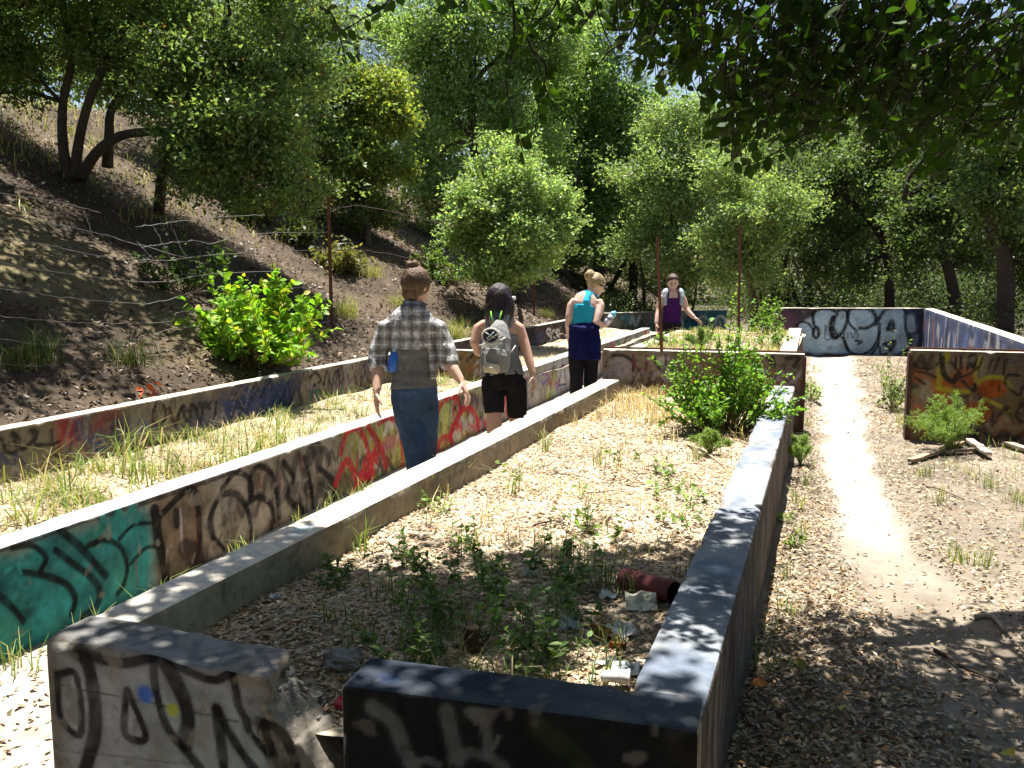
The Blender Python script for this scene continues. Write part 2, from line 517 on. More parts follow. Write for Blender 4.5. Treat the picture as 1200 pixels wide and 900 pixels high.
CONC = np.array([0.27, 0.24, 0.195])
def conc_col(V, base=CONC, seed=0):
    n = fbm(V * 1.7, 5, 20 + seed)[:, None]
    pit = sstep(0.55, 1.0, fbm(V * 31, 2, 45 + seed))[:, None]
    n2 = fbm(V * np.array([9, 9, 1.2]), 3, 30 + seed)[:, None]     # streaks running down
    c = np.array(base) * (1 + 0.22 * n + 0.14 * n2)
    warm = sstep(0.1, 0.8, fbm(V * 2.6, 3, 40 + seed))[:, None]
    dirt = sstep(0.0, 0.9, fbm(V * np.array([2.2, 2.2, 1.1]), 4, 47 + seed))[:, None]
    return np.clip(c * (1 - 0.25 * warm * np.array([0.2, 0.6, 1.0])) * (1 - 0.35 * dirt) * (1 - 0.4 * pit), 0.015, 0.9)
def wall(name, A, B, T, z0, z1, parent, paint=None, paint_top=None, res=0.02, rtop=None, rnd=0.012, rough=0.004, base=CONC, seed=0, chips=0.5,
         topf=None, mat=None, grow=0.0, zres=None, rfreq=5.0, rag=0.0):
    """a concrete wall: visible face on the line A-B, thickness T away from it (to the left of A->B); every face a fine grid"""
    A2, B2 = np.array(A, float), np.array(B, float)
    d = B2 - A2; L = np.linalg.norm(d); d /= L
    nrm = np.array([-d[1], d[0]])                  # into the wall
    Vs, Fs, Cs, off = [], [], [], 0
    def patch(S, T_, Z, kind):
        nonlocal off
        sh = S.shape
        s, t, z = S.ravel(), T_.ravel(), Z.ravel()
        if topf is not None:
            z = z0 + (z - z0) * (topf(s) - z0) / (z1 - z0)
            zt = topf(s)
        else:
            zt = np.full(len(s), z1)
        # rounded edges
        qs, qt, qz = np.clip(s, rnd, L - rnd), np.clip(t, rnd, T - rnd), np.minimum(np.maximum(z, z0), zt - rnd)
        dv = np.stack([s - qs, t - qt, z - qz], 1)
        ln = np.linalg.norm(dv, axis=1)
        k = ln > 1e-9
        f = np.ones(len(s)); f[k] = np.minimum(rnd / ln[k], 1.0)
        s2, t2, z2 = qs + dv[:, 0] * f, qt + dv[:, 1] * f, qz + dv[:, 2] * f
        W = np.stack([A2[0] + d[0] * s2 + nrm[0] * t2, A2[1] + d[1] * s2 + nrm[1] * t2, z2], 1)
        # chipped arrises and an uneven cast surface
        edge = (zt - z2 < 0.05) & ((t2 < 0.05) | (t2 > T - 0.05))
        chip = np.clip(fbm(W * 7, 3, 50 + seed) - 0.35, 0, 1) * chips
        cen = np.stack([A2[0] + d[0] * s + nrm[0] * T / 2, A2[1] + d[1] * s + nrm[1] * T / 2, zt - 0.09], 1)
        pull = (cen - W); pull /= np.linalg.norm(pull, axis=1)[:, None] + 1e-9
        rim = np.exp(-(np.maximum(zt - z2, 0) / 0.02)) * np.exp(-np.minimum(t2, T - t2) / 0.02)
        W = W + pull * (chip * rim * 0.05)[:, None]
        nn = fbm(W * rfreq, 3, 60)
        if rag:                                     # fractured end
            kk = np.exp(-(L - s2) / 0.05) * rag * (0.7 * fbm(np.stack([z2 * 7, t2 * 8, 0 * s2], 1), 2, 66) + 0.45 * fbm(np.stack([z2 * 33, t2 * 33, 0 * s2], 1), 3, 67) - 0.3)
            W = W + np.r_[d, 0] * kk[:, None]
        nv = {'f': -np.r_[nrm, 0], 'b': np.r_[nrm, 0], 't': np.array([0, 0, 1.0]), 'e': np.zeros(3) if rfreq < 8 else np.array([0, 0, 0.6])}[kind]
        if kind == 't': em = np.minimum(np.minimum(t2, T - t2), np.minimum(s2, L - s2))
        else: em = np.minimum(np.maximum(zt - z2, 0), np.minimum(s2, L - s2))
        W = W + nv * (nn * rough * sstep(0.0, 0.035, em))[:, None]
        c = conc_col(W, base, seed)
        if kind == 'f' and paint is not None:
            paint(c, np.stack([s, z], 1))
        if kind == 't' and paint_top is not None:
            paint_top(c, np.stack([s, t], 1))
        pit = sstep(0.5, 0.95, fbm(W * 34, 2, 145 + seed))[:, None]
        flake = (sstep(0.62, 0.8, fbm(W * 15, 3, 146 + seed)) * 0.55)[:, None]
        c = c * (1 - flake) + conc_col(W, CONC * 0.8, seed) * flake
        c = c * (1 - 0.3 * pit)
        c = c * (1 - 0.35 * np.clip(chip * rim * 3, 0, 1))[:, None] + (CONC * 1.15) * (0.35 * np.clip(chip * rim * 3, 0, 1))[:, None]
        i, j = np.meshgrid(np.arange(sh[0] - 1), np.arange(sh[1] - 1), indexing='ij')
        a = (i * sh[1] + j).ravel() + off
        Vs.append(W); Cs.append(c)
        Fs.append(np.stack([a, a + 1, a + sh[1] + 1, a + sh[1]], 1))
        off += len(W)
    rt = rtop or res
    ns, nz, nt_ = max(2, int(L / res) + 1), max(2, int((z1 - z0) / (zres or res)) + 1), max(5, int(T / rt) + 1)
    def along(r):
        if not grow: return np.linspace(0, L, max(2, int(L / r) + 1))
        m = max(2, int(math.log(1 + grow * L / r) / grow) + 1)
        q = (np.exp(np.linspace(0, 1, m) * math.log(1 + grow * L / r)) - 1) * r / grow
        q[-1] = L
        return q
    s = along(res); z = np.linspace(z0, z1, nz); t = np.linspace(0, T, nt_)
    st = along(rt)
    a, b = np.meshgrid(s, z, indexing='ij'); patch(a, 0 * a, b, 'f')
    a, b = np.meshgrid(st, t, indexing='ij'); patch(a, b, 0 * a + z1, 't')
    zc = np.linspace(z0, z1, max(3, nz // 2)); sc = s[::3].copy(); sc[-1] = L
    a, b = np.meshgrid(sc, zc, indexing='ij'); patch(a, 0 * a + T, b, 'b')
    for e in (0, L):
        a, b = np.meshgrid(t, zc, indexing='ij'); patch(0 * a + e, a, b, 'e')
    return mk(name, np.concatenate(Vs), np.concatenate(Fs), mat or M_CONC, parent, np.concatenate(Cs), False)

BLK = (0.007, 0.0065, 0.0075)
WHT = (0.55, 0.56, 0.57)
RED = (0.42, 0.025, 0.03)
def tags(C, p, s0, s1, z0, z1, rng, n, cols, wr=(0.012, 0.03)):
    """layers of old scrawls: loops and zigzags of various paints"""
    for k in range(n):
        cx, cz = rng.uniform(s0, s1), rng.uniform(z0, z1)
        h, w = rng.uniform(0.08, 0.26), rng.uniform(0.06, 0.16)
        pts = []
        m = rng.integers(4, 9)
        for i in range(m):
            pts.append((cx + (i - m / 2) * w * 0.55 + rng.normal(0, 0.02), cz + (h / 2) * (1 if i % 2 else -1) * rng.uniform(0.4, 1)))
        spray(C, p, pts, rng.uniform(*wr), cols[rng.integers(len(cols))], rng.uniform(0.55, 0.95), 0.4, True, k)

def drips(C, p, s0, s1, z0, z1, rng, n, cols):
    """paint that ran down from lines above"""
    for k in range(n):
        s, z = rng.uniform(s0, s1), rng.uniform(z0, z1)
        spray(C, p, [(s, z), (s + rng.normal(0, .004), z - rng.uniform(.05, .22))], rng.uniform(.005, .011), cols[rng.integers(len(cols))], rng.uniform(.5, .9), .3, False, k)
# ------------------------------------------------------------------ paint on each wall
TOP_PALE = np.array([0.50, 0.49, 0.46])
def strokes(face, crop, C, p, L, seed=0):
    for k, (pts, w, c, *rest) in enumerate(L):
        q = face.pts(crop, pts)
        m = len(pts) // 2
        spray(C, p, q, 1.25 * w * face.px(crop, *pts[m]), c, rest[0] if rest else 0.95, 0.3, True, seed + k)

f_front_l = Face((-1.96, 1.80), (-1.27, 1.81))
def paint_front_left(C, p):
    C[:] = C * 0.35 + np.array([0.13, 0.135, 0.145]) * 0.65 * (C / 0.27)
    fill(C, p, [(0.05, 0.40), (0.62, 0.40), (0.66, 0.05), (0.1, 0.02)], (0.27, 0.285, 0.295), 0.8, 0.05, True, 3, 0.35)
    cr = (40, 700, 3.0)
    strokes(f_front_l, cr, C, p, [
        ([(82, 268), (150, 276), (162, 480), (95, 420), (84, 275)], 20, BLK),
        ([(135, 165), (190, 235), (207, 330), (212, 480), (175, 620), (160, 720)], 52, BLK),
        ([(140, 160), (210, 205), (310, 232), (412, 212)], 32, BLK),
        ([(415, 205), (424, 320), (470, 460), (580, 600), (640, 690)], 28, BLK),
        ([(450, 215), (505, 320), (542, 420), (530, 520)], 44, BLK),
        ([(465, 215), (540, 262), (630, 292), (690, 265)], 26, BLK),
        ([(692, 262), (725, 390), (800, 520), (910, 620)], 28, BLK),
        ([(325, 330), (318, 480), (392, 492), (330, 335)], 26, BLK),
        ([(640, 395), (655, 500), (670, 640)], 30, BLK),
        ([(642, 395), (700, 500), (790, 640)], 32, BLK),
        ([(795, 440), (860, 465), (915, 560), (925, 660)], 30, BLK),
        ([(805, 445), (850, 560), (900, 660)], 26, BLK),
        ([(100, 308), (280, 348), (440, 380), (720, 440)], 4, (0.03, 0.03, 0.03), 0.8),
        ([(90, 540), (300, 560), (560, 590)], 5, (0.06, 0.06, 0.06), 0.5),
    ], 100)
    dot(C, p, f_front_l.sz(40 + 388 / 3, 700 + 340 / 3), 0.024, (0.02, 0.10, 0.42), 0.85, 4)
    dot(C, p, f_front_l.sz(40 + 487 / 3, 700 + 398 / 3), 0.022, (0.38, 0.40, 0.02), 0.85, 5)
f_front_r = Face((-1.07, 1.81), (-0.24, 1.87))
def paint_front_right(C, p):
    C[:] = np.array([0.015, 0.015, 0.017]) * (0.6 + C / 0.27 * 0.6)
    cr = (400, 600, 3.0)
    g = (0.16, 0.16, 0.155)
    strokes(f_front_r, cr, C, p, [
        ([(110, 690), (180, 740), (225, 840), (260, 900)], 42, g, 0.75),
        ([(370, 700), (388, 790), (412, 870)], 40, g, 0.7),
        ([(450, 705), (500, 735), (515, 840), (525, 860)], 32, g, 0.75),
        ([(515, 855), (540, 820), (552, 790)], 16, g, 0.8),
        ([(230, 885), (300, 872), (345, 890)], 22, g, 0.7),
        ([(405, 855), (470, 848), (570, 890)], 26, g, 0.65),
        ([(5, 790), (3, 850)], 14, (0.3, 0.32, 0.34), 0.6),
        ([(700, 760), (820, 860), (900, 960)], 60, (0.05, 0.06, 0.02), 0.5),
    ], 140)
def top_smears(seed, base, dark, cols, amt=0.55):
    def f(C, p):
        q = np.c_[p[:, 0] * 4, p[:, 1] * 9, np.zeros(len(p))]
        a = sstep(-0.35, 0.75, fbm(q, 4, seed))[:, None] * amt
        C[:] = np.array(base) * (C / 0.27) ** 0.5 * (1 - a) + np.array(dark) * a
        rng = np.random.default_rng(seed)
        L = p[:, 0].max()
        for k in range(int(L * 5) + 3):
            dot(C, p, (rng.uniform(0, L), rng.uniform(0, 0.17)), rng.uniform(0.015, 0.05), cols[rng.integers(len(cols))], rng.uniform(0.15, 0.6), k, 0.9)
    return f
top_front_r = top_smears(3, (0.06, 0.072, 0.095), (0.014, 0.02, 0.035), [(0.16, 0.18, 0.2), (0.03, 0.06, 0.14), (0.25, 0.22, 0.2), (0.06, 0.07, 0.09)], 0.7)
def top_front_l(C, p):
    C[:] = np.array([0.20, 0.215, 0.24]) * (C / 0.27) ** 0.8
    crop = (0, 0, 1)
    d = (0.08, 0.085, 0.10)
    for k, L in enumerate([[(0.18, .05), (.24, .10), (.20, .14)], [(.27, .03), (.31, .12), (.37, .06), (.33, .03)], [(.40, .12), (.45, .04), (.52, .11), (.48, .15)],
                           [(.55, .03), (.58, .13)], [(.60, .12), (.66, .06), (.62, .03)], [(.08, .12), (.14, .06), (.16, .12)]]):
        spray(C, p, L, 0.024, d, 0.65, 0.5, True, k)
top_right = top_smears(8, (0.25, 0.28, 0.325), (0.09, 0.115, 0.16), [(0.6, 0.62, 0.64), (0.10, 0.13, 0.2), (0.30, 0.45, 0.55), (0.08, 0.08, 0.10), (0.62, 0.6, 0.5)], 0.75)
def top_left(C, p):
    C[:] = TOP_PALE * (C / 0.27) ** 0.5
    fill(C, p, [(0.85, 0.03), (1.45, 0.05), (1.55, 0.10), (0.9, 0.09)], (0.22, 0.42, 0.52), 0.55, 0.04, True, 2)
    for k in range(8):
        spray(C, p, [(0.1 + k * .1, 0.02), (0.16 + k * .1, 0.13)], 0.02, (0.2, 0.22, 0.27), 0.35, 0.6, True, k)
def paint_inner_left(C, p):
    C[:] = C * np.array([0.98, 0.92, 0.80])
    f = f_inner
    # a faded scrawl on the far half
    for k, L in enumerate([[(760, 800), (300, 1), (0, 0)]]):
        pass
    cr = (400, 300, 3.0)
    strokes(f, cr, C, p, [
        ([(340, 790), (345, 760), (370, 745), (385, 770), (370, 795)], 12, (0.08, 0.07, 0.07), 0.7),
        ([(400, 770), (405, 735), (425, 725), (430, 745), (410, 765)], 12, (0.08, 0.07, 0.07), 0.7),
        ([(440, 745), (442, 705), (462, 700), (465, 730)], 11, (0.08, 0.07, 0.07), 0.7),
        ([(590, 600), (592, 690)], 6, (0.05, 0.045, 0.04), 0.9),
    ], 160)
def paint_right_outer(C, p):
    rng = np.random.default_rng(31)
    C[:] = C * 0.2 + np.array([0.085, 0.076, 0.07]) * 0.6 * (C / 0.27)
    for k in range(190):
        s = rng.uniform(0, 6.1)
        z = rng.uniform(0.25, 0.43)
        c = [(0.03, 0.025, 0.025), (0.21, 0.18, 0.145), (0.06, 0.04, 0.05), (0.13, 0.12, 0.13)][rng.integers(4)]
        spray(C, p, [(s, z), (s + rng.normal(0, .02), z - rng.uniform(.1, .4))], rng.uniform(0.015, 0.06), c, rng.uniform(0.4, 0.85), 0.6, True, k)
    for k in range(16):
        s = rng.uniform(0.1, 5.8)
        spray(C, p, [(s, .05), (s + .12, .38), (s + .2, .1), (s + .34, .36)], 0.02, (0.04, 0.035, 0.04), 0.6, 0.5, True, k)

f_mid = Face((-3.2276, 2.0), (-3.48, 18.0))
def paint_middle(C, p):
    f = f_mid
    X = lambda u: f.sz(u, 642 - 0.339 * u + 30)[0]
    TEAL = (0.018, 0.17, 0.165)
    fill(C, p, [(X(-160), .25), (X(175), .25), (X(190), -.05), (X(180), -.4), (X(-160), -.4)], TEAL, 0.95, 0.09, False, 1, 0.6)
    fill(C, p, [(X(178), .3), (X(246), .3), (X(246), -.4), (X(182), -.4)], (0.135, 0.095, 0.06), 0.85, 0.10, False, 2, 0.4)
    fill(C, p, [(X(250), .3), (X(398), .3), (X(398), -.4), (X(250), -.4)], (0.24, 0.205, 0.16), 0.75, 0.14, False, 3, 0.4)
    fill(C, p, [(X(396), .3), (X(566), .3), (X(566), -.4), (X(396), -.4)], (0.26, 0.24, 0.065), 0.9, 0.16, False, 4, 0.5)
    fill(C, p, [(X(566), .3), (X(640), .3), (X(640), -.4), (X(566), -.4)], (0.28, 0.27, 0.23), 0.7, 0.14, False, 5, 0.4)
    fill(C, p, [(X(640), .3), (X(702), .3), (X(702), -.4), (X(640), -.4)], (0.33, 0.34, 0.34), 0.85, 0.14, False, 6, 0.35)
    rng = np.random.default_rng(5)
    for k in range(26):                                       # teal over-spray
        dot(C, p, (rng.uniform(X(-60), X(170)), rng.uniform(-.3, .2)), rng.uniform(.03, .09), [(0.03, 0.27, 0.26), (0.012, 0.11, 0.12), (0.05, 0.22, 0.16)][k % 3], 0.5, k, 0.9)
    tags(C, p, X(398), X(566), -.25, .2, rng, 30, [(0.40, 0.03, 0.03), (0.30, 0.02, 0.05), (0.45, 0.42, 0.40), (0.05, 0.04, 0.05)], (0.02, 0.06))
    tags(C, p, X(250), X(398), -.25, .2, rng, 26, [(0.16, 0.13, 0.10), (0.26, 0.23, 0.20), (0.05, 0.045, 0.04), (0.19, 0.14, 0.10), (0.03, 0.025, 0.025)], (0.02, 0.07))
    tags(C, p, X(400), X(560), -.25, .2, rng, 22, [(0.36, 0.36, 0.08), (0.10, 0.12, 0.06), (0.20, 0.20, 0.22), (0.38, 0.30, 0.10)], (0.02, 0.05))
    tags(C, p, X(425), X(650), -.22, .2, rng, 26, [(0.42, 0.02, 0.03), (0.45, 0.12, 0.16), (0.34, 0.36, 0.08), (0.5, 0.46, 0.44), (0.06, 0.02, 0.03)], (0.04, 0.08))
    cr = (0, 540, 2.857)
    strokes(f, cr, C, p, [
        ([(0, 296), (300, 196), (500, 134), (800, 30)], 16, BLK, 0.8),
        ([(40, 292), (110, 285), (153, 325), (135, 368)], 17, BLK),
        ([(70, 372), (150, 385), (222, 412), (252, 462), (240, 515)], 20, BLK),
        ([(185, 298), (240, 340), (308, 392), (336, 440), (322, 490), (280, 522)], 20, BLK),
        ([(195, 228), (255, 275), (300, 322), (355, 385)], 22, BLK),
        ([(296, 285), (345, 265), (402, 288), (426, 350), (415, 415), (395, 445)], 16, BLK),
        ([(400, 262), (450, 215), (512, 208)], 12, BLK),
        ([(438, 345), (490, 292), (545, 290)], 12, BLK),
        ([(0, 452), (50, 500), (98, 565)], 18, BLK),
        ([(335, 195), (352, 238), (318, 280)], 12, BLK),
        ([(20, 370), (60, 350), (70, 380)], 10, (0.04, 0.30, 0.28), 0.7),
        ([(520, 165), (532, 260), (556, 380), (545, 470)], 34, BLK),
        ([(540, 180), (640, 92), (664, 170), (668, 280), (655, 330)], 22, BLK),
        ([(590, 172), (592, 215)], 24, BLK),
        ([(604, 165), (611, 300)], 9, (0.40, 0.32, 0.36), 0.8),
        ([(620, 290), (650, 310), (660, 350)], 70, (0.02, 0.013, 0.012), 0.85),
        ([(712, 255), (704, 190), (735, 122), (790, 110), (832, 172), (842, 255)], 20, BLK),
        ([(742, 95), (790, 40), (835, 62), (845, 115)], 18, BLK),
        ([(715, 255), (750, 296)], 16, BLK),
        ([(820, 150), (865, 122), (905, 145), (918, 190), (908, 225)], 20, BLK),
        ([(838, 120), (838, 55), (868, 18), (912, 48), (928, 120), (935, 190)], 22, BLK),
        ([(950, 5), (982, 60), (962, 122), (1012, 165)], 26, BLK),
        ([(1018, -10), (1038, 60), (1050, 155)], 17, BLK),
        ([(1070, 25), (1118, 75), (1112, 135)], 18, BLK),
        ([(1030, 90), (1034, 100)], 42, BLK),
    ], 200)
    cr = (400, 300, 3.0)
    R2 = (0.36, 0.02, 0.03)
    strokes(f, cr, C, p, [
        ([(0, 690), (20, 620), (55, 605), (85, 650), (100, 740), (90, 830)], 22, R2),
        ([(-20, 800), (20, 720), (60, 790), (110, 760)], 26, R2),
        ([(95, 600), (130, 660), (158, 735)], 24, R2),
        ([(130, 590), (170, 570), (200, 600), (215, 715), (200, 760)], 18, R2),
        ([(60, 820), (95, 700), (115, 800)], 16, (0.45, 0.04, 0.03)),
        ([(180, 600), (165, 590), (150, 630)], 14, (0.55, 0.5, 0.52), 0.8),
        ([(330, 640), (335, 560), (372, 500), (410, 502), (415, 560), (380, 630)], 17, R2),
        ([(385, 625), (420, 545), (455, 538), (478, 580), (482, 650), (455, 690)], 20, R2),
        ([(330, 700), (355, 640), (390, 650), (400, 700)], 18, R2),
        ([(300, 600), (330, 560), (345, 520)], 16, (0.45, 0.05, 0.04)),
        ([(420, 510), (470, 500), (490, 560)], 30, (0.06, 0.03, 0.04), 0.8),
        ([(395, 525), (405, 545)], 7, BLK), ([(405, 525), (395, 545)], 7, BLK),
        ([(496, 520), (500, 600), (520, 660)], 14, (0.04, 0.12, 0.13), 0.8),
        ([(545, 500), (555, 560), (570, 620)], 20, (0.5, 0.02, 0.03)),
        ([(570, 470), (580, 540), (600, 580)], 22, (0.55, 0.03, 0.03)),
        ([(620, 520), (650, 470), (660, 540)], 10, (0.05, 0.05, 0.2), 0.7),
    ], 260)
    cr = (630, 290, 5.0)
    strokes(f, cr, C, p, [
        ([(25, 745), (50, 735), (58, 770), (30, 800), (20, 770)], 12, (0.06, 0.06, 0.28), 0.8),
        ([(95, 665), (85, 760), (68, 900)], 12, BLK, 0.9),
        ([(110, 900), (138, 720), (152, 690), (165, 760), (178, 880)], 11, BLK, 0.9),
        ([(120, 810), (170, 800)], 10, BLK, 0.9),
        ([(185, 640), (190, 740), (185, 850)], 10, BLK, 0.8),
        ([(340, 590), (350, 680), (345, 800)], 12, BLK, 0.7),
        ([(365, 580), (372, 760)], 8, (0.03, 0.03, 0.03), 0.8),
        ([(400, 580), (440, 560), (430, 630), (470, 545), (480, 600), (530, 520), (560, 560)], 12, (0.05, 0.07, 0.08), 0.8),
    ], 300)
    tags(C, p, X(560), X(700), -.2, .2, rng, 16, [(0.05, 0.05, 0.06), (0.3, 0.05, 0.08), (0.08, 0.1, 0.3), (0.5, 0.5, 0.5)], (0.012, 0.03))
    tags(C, p, X(704), 16.5, -.1, .25, rng, 40, [(0.03, 0.03, 0.04), (0.4, 0.42, 0.42), (0.25, 0.05, 0.08), (0.1, 0.2, 0.2)], (0.03, 0.07))
    drips(C, p, X(150), 9, -.1, .2, rng, 90, [BLK, (0.3, 0.03, 0.03), (0.25, 0.22, 0.2), (0.1, 0.09, 0.08)])
    tags(C, p, 0.0, X(180), -.35, .2, rng, 10, [(0.02, 0.12, 0.13), (0.03, 0.22, 0.2)], (0.02, 0.05))
top_mid = top_smears(12, (0.47, 0.48, 0.49), (0.40, 0.45, 0.47), [(0.30, 0.40, 0.42), (0.55, 0.55, 0.52), (0.25, 0.26, 0.28)], 0.5)

f_left = Face((-4.405, 1.5), (-4.47, 10.2))
LW = (0.135, 0.115, 0.082)
def paint_leftwall(C, p):
    f = f_left
    C[:] = C * 0.4 + np.array(LW) * 0.6 * (C / 0.27)
    X = lambda u: f.sz(u, 520 - 0.192 * u + 20)[0]
    cr = (0, 400, 2.727)
    def rect(x0, y0, x1, y1, c, a=0.85, s=1):
        fill(C, p, f.pts(cr, [(x0, y0), (x1, y0 - 0.18 * (x1 - x0)), (x1, y1 - 0.18 * (x1 - x0)), (x0, y1)]), c, a, 0.07, False, s, 0.45)
    rect(175, 245, 268, 360, (0.27, 0.02, 0.03))
    rect(290, 228, 392, 310, (0.25, 0.03, 0.05), 0.7)
    rect(700, 150, 945, 330, (0.02, 0.035, 0.10), 0.9)
    rect(620, 180, 720, 300, (0.07, 0.08, 0.12), 0.6)
    B = (0.02, 0.018, 0.02)
    strokes(f, cr, C, p, [
        ([(-60, 330), (0, 310), (20, 350), (50, 355), (60, 310), (40, 295), (70, 345), (110, 310), (100, 285), (120, 290), (115, 330), (190, 325)], 10, B),
        ([(150, 380), (165, 365), (190, 370), (185, 415), (160, 420)], 8, B, 0.8),
        ([(260, 280), (300, 330), (330, 310), (300, 300), (310, 350), (350, 330)], 9, (0.03, 0.05, 0.18)),
        ([(390, 240), (380, 310), (410, 320), (430, 260), (450, 300), (460, 250), (475, 300)], 8, (0.04, 0.08, 0.22), 0.85),
        ([(500, 195), (488, 240), (505, 275), (530, 240), (520, 205)], 11, B),
        ([(540, 215), (560, 265), (580, 215), (600, 260), (620, 205), (640, 255), (655, 195), (685, 240), (690, 195)], 11, B),
        ([(420, 340), (450, 390), (470, 320), (500, 360), (520, 310), (560, 330)], 10, B, 0.85),
        ([(440, 380), (480, 340), (520, 350)], 8, B, 0.8),
        ([(955, 110), (960, 200)], 26, (0.05, 0.045, 0.04), 0.7),
        ([(990, 115), (1010, 100), (1025, 125), (1000, 145)], 10, B),
        ([(1035, 140), (1045, 95), (1060, 140), (1075, 95), (1090, 135), (1105, 90), (1120, 130)], 9, B),
        ([(1125, 85), (1150, 150), (1160, 80), (1185, 140), (1200, 70), (1230, 130)], 10, B),
        ([(1000, 210), (995, 165), (1025, 160), (1010, 185), (1035, 205)], 10, (0.03, 0.13, 0.06)),
        ([(1050, 200), (1060, 160), (1080, 195), (1090, 150), (1100, 190), (1125, 150)], 10, (0.03, 0.13, 0.06)),
        ([(1230, 60), (1260, 110), (1290, 40), (1320, 100), (1350, 30)], 12, B),
    ], 320)
    rng = np.random.default_rng(9)
    drips(C, p, 0, X(470), 0.25, 0.48, rng, 60, [B, (0.12, 0.1, 0.08), (0.2, 0.03, 0.03)])
    tags(C, p, 0, X(470), 0.2, 0.48, rng, 90, [B, (0.05, 0.06, 0.12), (0.12, 0.09, 0.07), (0.25, 0.22, 0.2)], (0.012, 0.032))
top_lw = top_smears(15, (0.46, 0.44, 0.38), (0.36, 0.34, 0.29), [(0.5, 0.48, 0.42), (0.3, 0.28, 0.24)], 0.5)
f_sgb = Face((-4.47, 10.2), (-4.54, 18.6))
def paint_sgb(C, p):
    f = f_sgb
    C[:] = np.array([0.055, 0.047, 0.06]) * (C / 0.27)
    X = lambda u: f.sz(u, 395)[0]
    rng = np.random.default_rng(19)
    tags(C, p, 0.3, 8, 0.15, 0.48, rng, 26, [(0.12, 0.04, 0.06), (0.02, 0.02, 0.03), (0.10, 0.09, 0.12), (0.05, 0.06, 0.15)], (0.02, 0.06))
    cr = (630, 290, 5.0)
    W = (0.62, 0.62, 0.62)
    strokes(f, cr, C, p, [
        ([(78, 482), (60, 478), (52, 495), (66, 512), (78, 530), (72, 555), (50, 562)], 9, W),
        ([(106, 490), (92, 486), (82, 510), (84, 545), (96, 555), (104, 535), (92, 525)], 9, W),
        ([(112, 480), (112, 520), (113, 560)], 9, W),
        ([(112, 480), (126, 488), (124, 508), (113, 515), (128, 525), (128, 548), (113, 558)], 9, W),
        ([(45, 572), (80, 560), (110, 556)], 6, W, 0.8),
        ([(150, 500), (142, 540), (160, 545), (165, 500)], 8, (0.2, 0.12, 0.14), 0.8),
    ], 350)
def paint_cross(C, p):
    rng = np.random.default_rng(23)
    C[:] = np.array([0.19, 0.14, 0.09]) * (C / 0.27)
    tags(C, p, 0, 1.1, 0.15, 0.45, rng, 12, [(0.30, 0.10, 0.03), (0.03, 0.03, 0.03), (0.35, 0.36, 0.4), (0.14, 0.05, 0.03)], (0.02, 0.05))
f_pan = Face(PY(705, 480, 8.12)[:2], (-0.255, 8.2))
def paint_panel(C, p):
    rng = np.random.default_rng(41)
    C[:] = C * 0.25 + np.array([0.115, 0.09, 0.075]) * 0.7 * (C / 0.27)
    f = f_pan
    cr = (700, 340, 4.5)
    fill(C, p, f.pts(cr, [(60, 370), (120, 345), (180, 380), (170, 450), (70, 450)]), (0.22, 0.2, 0.22), 0.7, 0.03, True, 3)
    fill(C, p, f.pts(cr, [(300, 360), (370, 345), (380, 400), (340, 430)]), (0.36, 0.35, 0.36), 0.8, 0.02, True, 4)
    strokes(f, cr, C, p, [
        ([(40, 400), (70, 350), (140, 345), (190, 390), (180, 460)], 14, BLK),
        ([(190, 350), (200, 400), (250, 425), (265, 350)], 12, (0.10, 0.03, 0.05)),
        ([(295, 345), (320, 400), (350, 440)], 12, BLK), ([(360, 345), (360, 420)], 10, BLK),
        ([(900, 360), (930, 400), (925, 350)], 14, BLK, 0.8), ([(1000, 360), (1060, 355), (1040, 400)], 20, BLK, 0.8),
        ([(700, 360), (760, 420), (820, 360), (860, 430)], 14, (0.07, 0.06, 0.06), 0.7),
    ], 380)
    tags(C, p, 0.1, 1.7, 0.1, 0.55, rng, 34, [(0.05, 0.04, 0.04), (0.25, 0.22, 0.25), (0.2, 0.08, 0.05)], (0.015, 0.04))
f_rp = Face((0.57, 8.16), (1.72, 8.22))
